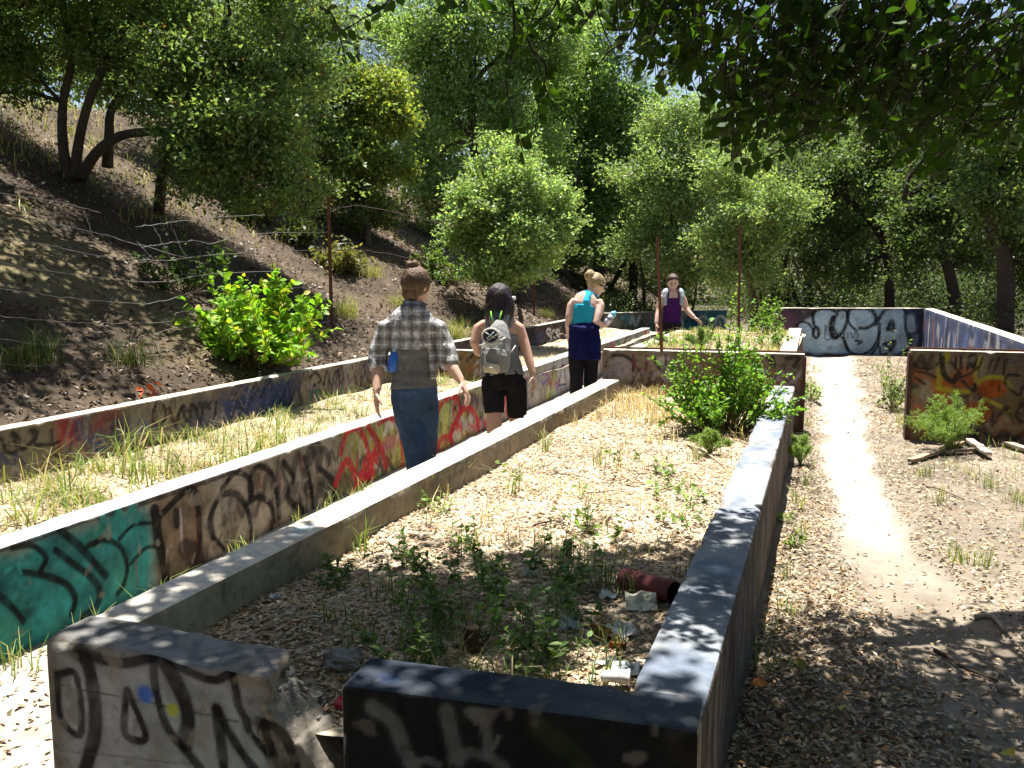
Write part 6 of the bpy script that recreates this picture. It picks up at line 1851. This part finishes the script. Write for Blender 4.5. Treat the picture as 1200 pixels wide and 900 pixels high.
# ---------------------------------------------------------------- 3: turquoise racerback, jacket round the waist
B = Body(9.7)
fv = feet_z(685, B)
base = B.J(685, fv); base[2] = Z_LEFT
p3 = thing('person', base, 'blonde walker in turquoise racerback top with dark blue jacket tied round waist', 'person', 'walkers on the sunken walk')
g = Geo()
B.tube(g, [(684, 404, 16, 11), (684, 394, 16.5, 11), (684, 381, 13.5, 9.5), (684, 368, 13.2, 9.5), (686, 357, 15.5, 10, .01), (688, 349.5, 14, 9, .03), (690.5, 345, 8, 7, .05)])
B.tube(g, [(690, 348, 6.2, 6.5, .04), (692.5, 342, 5.6, 6, .08), (696, 336, 5.5, 6, .12)], 12)
fdir = unit(CR * .95 + AWAY * .35 + np.array([0, 0, -.45]))
B.d0 += .12
B.head(g, 698.5, 334, 9.8, 13.2, fdir)
B.d0 -= .12
armL = [(674.5, 352, 5.2, 5.5), (669.5, 358, 5.2), (667, 371, 4.6, 4.6, -.02), (665.8, 381, 4, 4, 0), (667, 392, 3, 3, .08)]
armR = [(701, 353, 5.6, 6, .02), (703.5, 358, 5.5, 5.5), (701, 369, 4.9, 5, -.05), (698.5, 377, 4.5, 4.5, -.08), (705, 380.5, 3.8, 3.8, -.02), (711.5, 380, 2.9, 2.9, .05)]
B.tube(g, armL, 10); B.tube(g, armR, 10)
hand(g, B.J(667, 392.5, .08), B.J(669, 402, .16) - B.J(667, 392.5, .08), CR, CF, .92, .4)
hand(g, B.J(711.5, 380, .05), B.J(717, 372, .08) - B.J(711.5, 380, .05), CU - CR * .3, -CR * .2 + CU * .3 - CF * .8, .9, .9)
legL = [(676, 404, 9, 9.5), (675.5, 424, 8.4, 9, -.02), (675.5, 444, 7, 7.5, -.03), (675, 462, 6.4, 7, -.03), (675, fv - 5, 4, 5, 0)]
legR = [(693, 404, 9, 9.5), (692.5, 424, 8.2, 9, .04), (692, 444, 7, 7.5, .05), (691.5, 462, 6.4, 7, .04), (691, fv - 5, 4, 5, 0)]
B.tube(g, legL, 12); B.tube(g, legR, 12)
fuse(g, 'body', M_SKIN, p3, .009, 3, face_paint(B, (0.56, 0.37, 0.29)))
g = Geo()
for L in (legL, legR): B.tube(g, L, 12, .007)
fuse(g, 'leggings', M_CLOTH, p3, .009, 2, (0.012, 0.012, 0.015))
g = Geo()
B.tube(g, [(683.5, 383, 14.2, 10.4), (684, 370, 13.8, 10.2), (684.5, 362, 13.8, 10.2), (685, 358, 12.5, 10.2)], 16, .006)
B.tube(g, [(685.5, 361, 9, 9.6, -.004), (687, 353.5, 4.6, 8.2, -.022), (688.5, 348, 5.0, 6.2, .0), (690, 344.5, 7.0, 5.0, .03)], 14, .006)
for e in (-1, 1):
    B.tube(g, [(688.5 + e * 3, 348.5, 2.0, 3, .0), (689 + e * 8, 346.5, 2.0, 4, .04), (688.5 + e * 9, 350, 2, 3, .11)], 8, .003)
fuse(g, 'racerback_top', M_CLOTH, p3, .0075, 2, lambda W: np.array([0.02, 0.30, 0.42]) * (1 + .10 * fbm(W * 11, 2, 2)[:, None]))
g = Geo()
B.tube(g, [(684, 379, 14.8, 11), (684.5, 386, 17, 13), (685, 400, 18.4, 14.5), (685, 414, 18.2, 14.8), (685, 422, 18, 14.6)], 18, .008)
B.tube(g, [(669, 383, 2.6, 5, -.02), (684, 385.5, 2.6, 3, -.13), (700, 384, 2.6, 5, -.02)], 8, .003)
fuse(g, 'tied_jacket', M_CLOTH, p3, .0085, 2, lambda W: np.array([0.007, 0.008, 0.065]) * (1 + .35 * fbm(W * np.array([16, 16, 4]), 3, 9)[:, None]))
c, f, up, sd, R, H = B.hc
g = Geo()
g.ell(c + up * H * .24 - f * R * .20, (R * 1.10, R * 1.12, H * .84), [sd, f, up], 18, 12)
g.ell(c - f * R * 1.15 + up * H * .55, (R * .68, R * .62, H * .5), [sd, f, up], 14, 10, bump=.15)
fuse(g, 'hair', M_HAIR, p3, .007, 2, lambda W: np.array([0.33, 0.235, 0.12]) * (1 + .4 * fbm(W * np.array([30, 30, 12]), 2, 4)[:, None]))
g = Geo()
g.tube([c + f * R * 1.12 + sd * R * .8 + up * H * .05, c + f * R * 1.22 + up * H * .05, c + f * R * 1.12 - sd * R * .8 + up * H * .05], [(R * .2, R * .08)] * 3, 8, (0.02, 0.015, 0.015), hint=f)
for e in (-1, 1): g.tube([c + f * R * 1.1 + sd * R * .85 * e + up * H * .07, c + sd * R * 1.12 * e + up * H * .05], R * .07, 5, (0.02, 0.015, 0.015))
g.out('sunglasses', M_PLASTIC, p3, True)
for u in (675, 691):
    g = Geo(); shoe(g, np.r_[B.J(u, fv)[:2], Z_LEFT], AWAY); o = g.out('shoe', M_CLOTH, p3, True)
    for d_ in o.data.color_attributes['col'].data: d_.color = (0.12, 0.12, 0.13, 1)
q0, q1 = B.J(710, 378.5, .0), B.J(720.5, 366, .02)
ax = q1 - q0
wb = thing('water_bottle', q0, 'clear water bottle with blue top held by the blonde walker', 'bottle')
bo = Geo().tube([q0, q0 + ax * .05, q0 + ax * .4, q0 + ax * .7], [.026, .032, .031, .032], 14, (0.55, 0.60, 0.72)).out('bottle', M_PLASTIC, wb, True)
Geo().tube([q0 + ax * .7, q0 + ax * .9, q0 + ax * .97, q0 + ax * 1.08], [.0335, .033, .018, .014], 14, (0.12, 0.42, 0.60)).out('cap', M_PLASTIC, bo, True)
Geo().tube([q0 + ax * .28, q0 + ax * .52], [.0335, .0335], 14, (0.16, 0.18, 0.24)).out('label_band', M_PLASTIC, bo, True)

# ---------------------------------------------------------------- 4: purple top, faces the camera
B = Body(12.4)
fv = feet_z(787, B)
base = B.J(787, fv); base[2] = Z_LEFT
p4 = thing('person', base, 'short-haired woman in purple top and black trousers walking towards the camera', 'person', 'walkers on the sunken walk')
TOW = unit(-AWAY)
g = Geo()
B.tube(g, [(787, 393, 10.5, 8), (787, 384, 11, 8), (787.5, 374, 9.2, 7), (788, 362, 9.4, 7), (788, 352, 11, 7.5), (788, 345.5, 11, 6.5), (788.5, 341.5, 6.5, 5.5)])
B.tube(g, [(788.5, 344, 4.8, 5), (788.5, 339, 4.3, 4.6), (788.5, 333, 4.2, 4.6, -.01)], 12)
B.head(g, 788.5, 331.5, 6.7, 10.2, unit(TOW + CR * .25 + np.array([0, 0, -.28])))
armL = [(778, 347, 4.2, 4.4), (775, 352, 4.2), (772.5, 363, 3.6), (770.5, 371, 3.3, 3.3, -.04), (769.3, 379, 2.5, 2.5, -.08)]
armR = [(798.5, 347, 4.2, 4.4), (801, 352, 4.2), (804, 361, 3.6), (808, 367, 3.2, 3.2, -.04), (813.5, 372, 2.5, 2.5, -.08)]
B.tube(g, armL, 10); B.tube(g, armR, 10)
hand(g, B.J(769.2, 379.5, -.08), B.J(769.5, 388, -.1) - B.J(769.2, 379.5, -.08), -CF + CR * .2, CR, .95, .5)
hand(g, B.J(814, 372.4, -.08), B.J(819, 376, -.1) - B.J(814, 372.4, -.08), -CF + CU * .3, DOWN, .95, .5)
legL = [(781.5, 393, 6.2, 7), (781, 408, 5.8, 6.5, -.10), (780.5, 424, 4.8, 5.5, -.14), (780.5, 440, 4.3, 5, -.10), (780.5, fv - 4, 3, 3.6, -.06)]
legR = [(792.5, 393, 6.2, 7), (793, 408, 5.8, 6.5, .06), (793, 424, 4.8, 5.5, .10), (793.5, 440, 4.3, 5, .14), (793.5, fv - 6, 3, 3.6, .18)]
B.tube(g, legL, 12); B.tube(g, legR, 12)
fuse(g, 'body', M_SKIN, p4, .010, 2, face_paint(B, (0.52, 0.33, 0.25)))
g = Geo()
B.tube(g, [(787, 397, 10, 8), (787, 385, 11.5, 8.6), (787, 377, 10.4, 7.8)], 14, .006)
for L in (legL, legR): B.tube(g, L, 12, .010)
fuse(g, 'trousers', M_CLOTH, p4, .010, 2, (0.012, 0.012, 0.014))
g = Geo()
B.tube(g, [(787, 380, 10.8, 8), (787.5, 372, 9.9, 7.6), (788, 362, 10, 7.6), (788, 353.5, 10.4, 7.8), (788, 350, 8.5, 7.6)], 16, .006)
for e in (-1, 1): B.tube(g, [(788 + e * 6.5, 352, 1.5, 6.6), (788.5 + e * 6, 345, 1.3, 6.4), (788.5 + e * 5.6, 342.5, 1.2, 4.5)], 8, .004)
fuse(g, 'purple_top', M_CLOTH, p4, .008, 2, (0.045, 0.008, 0.075))
for e in (-1, 1):
    g = Geo(); B.tube(g, [(788 + e * 9, 358, 2.0, 7.6, -.004), (788.5 + e * 10, 350, 3.2, 8.2, 0), (788.5 + e * 9.5, 344, 3.4, 7.4, .01), (788.5 + e * 7.5, 340.5, 3, 6, .03)], 10, .006)
    fuse(g, 'vest_panel', M_CLOTH, p4, .008, 2, (0.30, 0.34, 0.38))
c, f, up, sd, R, H = B.hc
g = Geo(); g.ell(c + up * H * .33 - f * R * .22, (R * 1.09, R * 1.12, H * .72), [sd, f, up], 18, 12); g.ell(c + up * H * .62 + f * R * .45, (R * .85, R * .5, H * .30), [sd, f, up], 12, 8)
fuse(g, 'hair', M_HAIR, p4, .008, 2, (0.045, 0.022, 0.015))
for u, dd in ((780.5, -.06), (793.5, .18)):
    g = Geo(); shoe(g, np.r_[B.J(u, fv, dd)[:2], Z_LEFT], TOW); o = g.out('shoe', M_CLOTH, p4, True)
    for d_ in o.data.color_attributes['col'].data: d_.color = (0.06, 0.06, 0.07, 1)
# ================================================================== posts, fence, rubbish
rng = np.random.default_rng(600)
def post(name, u0, v0, u1, v1, d, label, r=.02, col=(0.20, 0.075, 0.03), top=None):
    """angle-iron stake: two thin flanges, slightly bent"""
    a, b = PD(u1, v1, d), PD(u0, v0, d)
    base = a.copy()
    t = thing(name, base, label, 'post')
    P = [a + (b - a) * f + rng.normal(0, .003, 3) for f in np.linspace(0, 1, 6)]
    g = Geo()
    g.tube(P, [(r, .004)] * 6, 6, col, hint=CF)
    g.out('flange', M_RUST, t)
    g = Geo()
    g.tube([p + CR * (r - .003) + CF * r * .9 for p in P], [(.004, r)] * 6, 6, np.array(col) * .8, hint=CF)
    g.out('flange', M_RUST, t)
    return t
post('rusty_post', 770, 277, 775.5, 412, 7.85, 'bent rusty stake standing at the raised planter beside the purple top', .014, (0.14, 0.06, 0.032))
post('rusty_post', 866.5, 265, 866, 405, 8.05, 'straight rusty stake standing among the raised planter weeds', .012, (0.12, 0.05, 0.03))
# wire fence at the foot of the slope
FX = -5.25
fb = PX(388, 384, FX); fb[2] = hill_z(fb[:1], fb[1:2])[0] - .05
fence = thing('wire_fence', fb, 'sagging old wire fence with rusty posts along the foot of the slope', 'fence')
ft = PX(383.5, 232, FX)
def fpost(P0, P1):
    g = Geo(); Q = [P0 + (P1 - P0) * f for f in np.linspace(0, 1, 5)]
    g.tube(Q, [.010] * 5, 6, (0.12, 0.045, 0.025)); g.tube([q + np.array([.012, .01, 0]) for q in Q], [(.003, .013)] * 5, 4, (0.10, 0.04, 0.022)); g.out('post', M_RUST, fence)
fpost(fb, ft)
for Y in (2.6, 16.0):
    q = np.array([FX, Y, hill_z(np.array([FX]), np.array([Y]))[0] - .1]); fpost(q, q + [0.03, 0, 1.55])
WC = (0.22, 0.20, 0.185)
wires = [[(-60, 212), (0, 226), (40, 232), (75, 238), (118, 249)], [(-60, 230), (0, 245), (50, 260), (100, 270), (160, 286), (218, 302)], [(-60, 268), (10, 280), (60, 288), (120, 300), (190, 305), (260, 298), (384, 292)],
         [(-60, 300), (0, 307), (30, 314), (60, 318), (115, 325), (190, 330), (260, 320), (384, 316)], [(-60, 332), (0, 338), (50, 345), (110, 352), (180, 355), (230, 342), (300, 340), (384, 335)],
         [(-60, 362), (0, 370), (60, 376), (140, 379), (200, 376), (215, 365), (300, 362), (385, 352)], [(-60, 390), (0, 397), (50, 404), (120, 402), (170, 395), (210, 384), (300, 378), (386, 368)], [(-60, 422), (0, 426), (50, 430), (120, 422), (170, 416), (205, 408), (300, 392), (387, 376)],
         [(158, 266), (190, 262), (220, 258), (260, 254), (310, 252)], [(165, 290), (190, 286), (225, 282), (250, 285), (290, 274), (384, 272)], [(180, 265), (190, 285), (200, 303)], [(160, 283), (172, 296), (181, 305)], [(203, 268), (212, 290), (218, 300)],
         [(98, 248), (104, 262), (108, 278)], [(130, 305), (135, 322)], [(155, 308), (160, 325)]]
for L in wires:
    P = curve([PX(u, v, FX + rng.normal(0, .015)) for u, v in L], 8)
    P = P + rng.normal(0, .003, P.shape)
    Geo().tube(P, [.003] * len(P), 5, WC, False).out('wire', M_WIRE, fence)
for L in ([(384, 245), (430, 242), (520, 262)], [(384, 292), (450, 296), (540, 318)], [(385, 335), (460, 345), (560, 352)], [(386, 368), (470, 372), (560, 366)]):
    P = curve([PX(u, v, FX) for u, v in L], 8)
    Geo().tube(P + rng.normal(0, .005, P.shape), [.003] * len(P), 5, (0.14, 0.10, 0.085), False).out('wire', M_WIRE, fence)

# rubbish in the planter
def bedP(u, v, lift=0.0):
    P = PZ(u, v, .30)
    P[2] = bed_z(P[:1], P[1:2])[0] + lift
    return P
pp0, pp1 = bedP(731, 690, .035), bedP(790, 712, .04)
t = thing('rusty_pipe', pp0, 'short dark red rusty pipe lying against the planter wall', 'pipe')
pw = Geo().tube([pp0, pp0 + (pp1 - pp0) * .03, pp1 - (pp1 - pp0) * .03, pp1], [.036, .039, .039, .036], 18, (0.11, 0.028, 0.026), cap=False).out('pipe_wall', M_RUST, t, True)
Geo().tube([pp0 + (pp1 - pp0) * .12, pp0 + (pp1 - pp0) * .2], [.042, .042], 18, (0.09, 0.025, 0.022)).out('pipe_collar', M_RUST, pw, True)
Geo().tube([pp0 + (pp1 - pp0) * .02, pp1 - (pp1 - pp0) * .02], [.031, .031], 18, (0.02, 0.01, 0.01), cap=False).out('pipe_bore', M_RUST, pw, True)
def sheet_litter(name, u, v, w, h, label, col, seed, cat='litter', yaw=0.0, tilt=.25, lift=.02, crumple=.012, edge=None, mark=None, part=None):
    """a crumpled sheet or flattened carton with thickness"""
    r = np.random.default_rng(seed)
    c = bedP(u, v, lift)
    n = 9
    a = np.array([math.cos(yaw), math.sin(yaw), 0]); b = np.array([-math.sin(yaw) * math.cos(tilt), math.cos(yaw) * math.cos(tilt), math.sin(tilt)])
    nr = np.cross(a, b)
    X, Y = np.meshgrid(np.linspace(-.5, .5, n), np.linspace(-.5, .5, n), indexing='ij')
    x, y = X.ravel(), Y.ravel()
    z = crumple * fbm(np.stack([x * 4 + seed, y * 4, 0 * x], 1), 3, seed)
    top = c + a * (x * w)[:, None] + b * (y * h)[:, None] + nr * z[:, None]
    V = np.concatenate([top, top - nr * .0025])
    F = []
    for i in range(n - 1):
        for j in range(n - 1):
            q = i * n + j
            F.append((q, q + n, q + n + 1, q + 1)); F.append((q + 81, q + 82, q + n + 82, q + n + 81))
    rim = [i * n for i in range(n)] + [(n - 1) * n + j for j in range(1, n)] + [i * n + n - 1 for i in range(n - 2, -1, -1)] + [j for j in range(n - 2, 0, -1)]
    for k in range(len(rim)):
        p, q = rim[k], rim[(k + 1) % len(rim)]
        F.append((p, p + 81, q + 81, q))
    C = np.tile(np.array(col), (len(V), 1))
    if mark is not None:
        m = (np.abs(np.r_[x, x]) < .34) & (np.abs(np.r_[y, y]) < .3)
        C[m] = mark
    return prop(mk(name, V, F, M_PAPER, None, C, base=c), label, cat)
sheet_litter('paper_sheet', 751, 716, .10, .075, 'cream crumpled paper lying below the rusty pipe', (0.55, 0.53, 0.42), 1, yaw=.3, tilt=.5, lift=.025)
sheet_litter('torn_carton', 727, 744, .085, .06, 'white torn carton with printed panel in the planter corner', (0.62, 0.62, 0.60), 2, yaw=.5, tilt=.35, lift=.03, mark=(0.42, 0.44, 0.47))
sheet_litter('brown_wrapper', 706, 744, .06, .06, 'brown crumpled wrapper beside the white torn carton', (0.26, 0.11, 0.03), 3, yaw=.9, tilt=.5, lift=.02, crumple=.03)
sheet_litter('brown_wrapper', 722, 758, .055, .035, 'small brown scrap in front of the white torn carton', (0.25, 0.10, 0.03), 4, yaw=-.3, tilt=.6, lift=.02, crumple=.02)
sheet_litter('small_box', 733, 788, .075, .05, 'flat white box with grey label against the front corner', (0.60, 0.62, 0.63), 5, yaw=.1, tilt=.3, lift=.02, crumple=.004, mark=(0.20, 0.22, 0.24))
sheet_litter('paper_strip', 711, 778, .075, .02, 'narrow white paper strip beside the flat white box', (0.62, 0.62, 0.60), 6, yaw=.7, tilt=.2, lift=.015, crumple=.006)
sheet_litter('plastic_scrap', 668, 735, .06, .055, 'pale grey plastic scrap among the shaded weeds', (0.42, 0.44, 0.47), 7, yaw=.2, tilt=.3, lift=.02)
sheet_litter('paper_scrap', 713, 702, .055, .04, 'small white scrap just below the rusty pipe end', (0.58, 0.60, 0.58), 8, yaw=.0, tilt=.3, lift=.02)
sheet_litter('paper_scrap', 622, 672, .05, .02, 'thin white scrap at the back of the shaded weeds', (0.6, 0.62, 0.62), 9, yaw=.1, tilt=.2, lift=.02)
sheet_litter('paper_scrap', 322, 708, .03, .022, 'tiny bluish white scrap near the inner planter wall', (0.5, 0.54, 0.62), 10, yaw=.4, tilt=.2, lift=.02)
c = bedP(720, 803, .03)
t = thing('plastic_cup', c, 'crushed clear plastic cup at the front planter corner', 'cup')
Geo().tube([c + [-.035, 0, 0], c + [0, .004, .003], c + [.035, .008, .004]], [(.02, .014), (.022, .016), (.026, .02)], 12, (0.55, 0.55, 0.53)).out('cup_side', M_PLASTIC, t, True)
Geo().tube([c + [.034, .008, .004], c + [.040, .009, .004]], [(.029, .023), (.028, .022)], 12, (0.62, 0.62, 0.60)).out('cup_rim', M_PLASTIC, t, True)
c = PZ(405, 842, .20)
t = thing('drink_can', c, 'red and white drink can wedged in the broken wall gap', 'can')
Geo().tube([c + [0, 0, -.05], c + [0, 0, -.045], c + [0.002, 0, .045], c + [.002, 0, .055]], [.027, .031, .031, .026], 16, (0.42, 0.02, 0.03)).out('can_body', M_PLASTIC, t, True)
Geo().tube([c + [0, 0, .002], c + [0, 0, .018]], [.0318, .0318], 16, (0.6, 0.6, 0.6)).out('can_stripe', M_PLASTIC, t, True)
# stump, roots, concrete lump
def lump(name, c, r, label, cat, col, mat, seed, sq=(1, 1, 1), bump=.35):
    g = Geo(); g.ell(c, np.array(sq) * r, None, 18, 12, col, bump, seed)
    o = g.out(name, mat, None, False, base=c)
    return prop(o, label, cat)
lump('concrete_lump', bedP(405, 770, .01), .045, 'grey broken concrete lump behind the wall gap', 'rubble', (0.2, 0.195, 0.18), M_CONC, 3, (1.3, 1, .7), .45)
lump('concrete_lump', bedP(392, 778, .0) + [0, -.12, -.02], .035, 'small dark concrete lump inside the wall gap', 'rubble', (0.14, 0.13, 0.12), M_CONC, 4, (1.2, 1, .8), .45)
def stump(u, v, r, h, label, seed):
    b = bedP(u, v); rr = np.random.default_rng(seed)
    t = thing('cut_stump', b, label, 'stump')
    g = Geo(); n = 6
    P = [b + np.array([0, 0, -.02]), b + [0, 0, h * .3], b + [.004, 0, h * .7], b + [.006, .002, h]]
    g.tube(P, [r * 1.35, r, r * .95, r * .9], 10, (0.07, 0.045, 0.032)); g.out('stump_bark', M_BARK, t)
    g = Geo(); g.tube([P[-1] + [0, 0, -.002], P[-1] + [0, 0, .004]], [r * .82, r * .78], 10, (0.22, 0.14, 0.08)); g.out('cut_face', M_WOOD, t)
    for k in range(3):
        a = rr.uniform(0, 2 * PI)
        g = Geo(); g.tube([b + [0, 0, h * .4], b + np.array([math.cos(a) * r * 2, math.sin(a) * r * 2, .01])], [r * .35, r * .12], 6, (0.07, 0.045, 0.032)); g.out('root', M_BARK, t)
stump(551, 758, .026, .075, 'short dark stump in the middle of the shaded weeds', 1)
stump(664, 648, .02, .065, 'small stump at the sunlit edge of the weeds', 2)
# sticks, boards, loose leaves
def stick(u0, v0, u1, v1, z, r, label, col=(0.20, 0.15, 0.11), bend=.03, zf=None):
    a, b = PZ(u0, v0, z), PZ(u1, v1, z)
    for q in (a, b): q[2] = (zf or ground_z)(q[:1], q[1:2])[0] + r
    m = (a + b) / 2 + np.array([rng.normal(0, bend), rng.normal(0, bend), .006])
    P = curve([a, (a + m) / 2 + rng.normal(0, .004, 3), m, (b + m) / 2 + rng.normal(0, .004, 3), b], 3)
    o = Geo().tube(P, np.linspace(r, r * .55, len(P)), 7, col).out('stick', M_WOOD, None, True, base=a)
    return prop(o, label, 'stick')
stick(1142, 722, 1176, 741, 0, .011, 'pale broken stick lying in the shade beside the track', (0.30, 0.25, 0.20))
stick(1168, 800, 1183, 788, 0, .010, 'short grey stick at the picture edge in the shade', (0.28, 0.23, 0.18))
stick(1095, 758, 1170, 792, 0, .007, 'long thin dark twig across the shaded ground', (0.07, 0.05, 0.035))
stick(1165, 795, 1172, 815, 0, .005, 'small twig crossing below the short grey stick', (0.2, 0.16, 0.13))
stick(1085, 572, 1130, 588, 0, .006, 'thin curved twig below the fennel', (0.12, 0.085, 0.06), .05)
stick(520, 672, 570, 706, .3, .005, 'thin grey twig leaning through the shaded weeds', (0.22, 0.19, 0.16), .02, bed_z)
stick(680, 578, 735, 572, .3, .004, 'thin curved twig on the sunlit planter litter', (0.22, 0.15, 0.1), .05, bed_z)
stick(640, 556, 682, 557, .3, .004, 'short dark twig on the sunlit planter litter', (0.09, 0.06, 0.045), .02, bed_z)
stick(625, 614, 658, 612, .3, .005, 'small dark twig beside the sunlit small stump', (0.1, 0.07, 0.05), .02, bed_z)
stick(806, 520, 846, 545, .3, .010, 'pale cut stick lying in front of the dense planter bush', (0.36, 0.28, 0.2), .015, bed_z)
def board(u0, v0, u1, v1, w, th, label, col, seed, lift=.02, rise=0.0):
    a, b = PZ(u0, v0, 0), PZ(u1, v1, 0)
    a[2] = ground_z(a[:1], a[1:2])[0] + lift; b[2] = ground_z(b[:1], b[1:2])[0] + lift + rise
    r = np.random.default_rng(seed)
    d = unit(b - a); s = unit(np.cross([0, 0, 1.0], d)); n = np.cross(d, s)
    m = 9
    V, F = [], []
    for i, f in enumerate(np.linspace(0, 1, m)):
        c = a + (b - a) * f + n * r.normal(0, .002)
        ww = w * .5 * (1 + r.normal(0, .05)) * (1 if 0 < i < m - 1 else r.uniform(.6, .95))
        V += [c - s * ww, c + s * ww, c + s * ww + n * th, c - s * ww + n * th]
    for i in range(m - 1):
        q = i * 4
        for k in range(4): F.append((q + k, q + (k + 1) % 4, q + 4 + (k + 1) % 4, q + 4 + k))
    F += [(3, 2, 1, 0), tuple((m - 1) * 4 + k for k in range(4))]
    o = mk('old_board', V, F, M_WOOD, None, np.array(col), base=a)
    return prop(o, label, 'board')
board(1066, 546, 1128, 523, .055, .022, 'grey-brown board end pointing at the track below the orange panel', (0.25, 0.185, 0.13), 1)
board(1105, 534, 1150, 530, .06, .02, 'short weathered board under the fennel', (0.23, 0.18, 0.14), 2)
board(1135, 522, 1158, 540, .065, .02, 'pale split board propped beside the fennel', (0.42, 0.35, 0.28), 3, .04)
board(1178, 524, 1230, 540, .07, .025, 'weathered board lying along the orange panel foot', (0.30, 0.24, 0.19), 4)
board(1150, 514, 1215, 518, .06, .025, 'dark board lying closest to the orange panel', (0.12, 0.09, 0.07), 5, .05)
def single_leaf(P, size, label, col, seed):
    r = np.random.default_rng(seed)
    V, F = leaf_ovals(np.array([P]), size, .6, r, np.array([[r.normal(), r.normal(), 0.05]]), np.array([[0, -.3, 1.0]]), .25, .9, .5, .1)
    o = mk('fallen_leaf', V, F, M_LITTER, None, np.array(col), base=P)
    return prop(o, label, 'leaf')
single_leaf(PZ(985, 832, .03), .065, 'yellow fallen leaf among brown litter on the shaded track', (0.48, 0.40, 0.06), 1)
single_leaf(PZ(1176, 880, .03), .06, 'yellow fallen leaf at the bottom edge of the picture', (0.52, 0.42, 0.05), 2)
single_leaf(PZ(932, 772, .03), .05, 'greenish fallen leaf near the planter wall foot', (0.25, 0.25, 0.04), 3)
single_leaf(PZ(900, 800, .03), .05, 'orange fallen leaf at the shaded planter wall foot', (0.38, 0.15, 0.04), 4)
q = on_hill(476, 463) if False else PX(172, 470, -4.75)
g = Geo()
lp = []
rr = np.random.default_rng(9)
hz = hill_z(np.array([-4.75]), q[1:2])[0]
PP = np.array([[ -4.75 + rr.normal(0, .05), q[1] + rr.normal(0, .06), hz + rr.uniform(.01, .06)] for k in range(7)])
V, F = leaf_ovals(PP, .08, .6, rr, None, None, .3, .5, .5, .2)
prop(mk('red_leaves', V, F, M_LITTER, None, np.array((0.5, 0.10, 0.03)), base=(-4.75, q[1], hz)), 'small sprig of red-orange leaves lying behind the tan wall', 'leaf')

# the few dark weeds along the wall, told apart by their distance from the broken concrete lump
_w = sorted([o for o in COL.objects if o.get('group') == 'weeds along the planter wall'], key=lambda o: (o.location - Vector(bedP(405, 770).tolist())).length)
for o, q in zip(_w, ('closest to', 'second from', 'third from', 'farthest from')):
    o['label'] = 'dark leafy weed at the inner planter wall, %s the concrete lump' % q
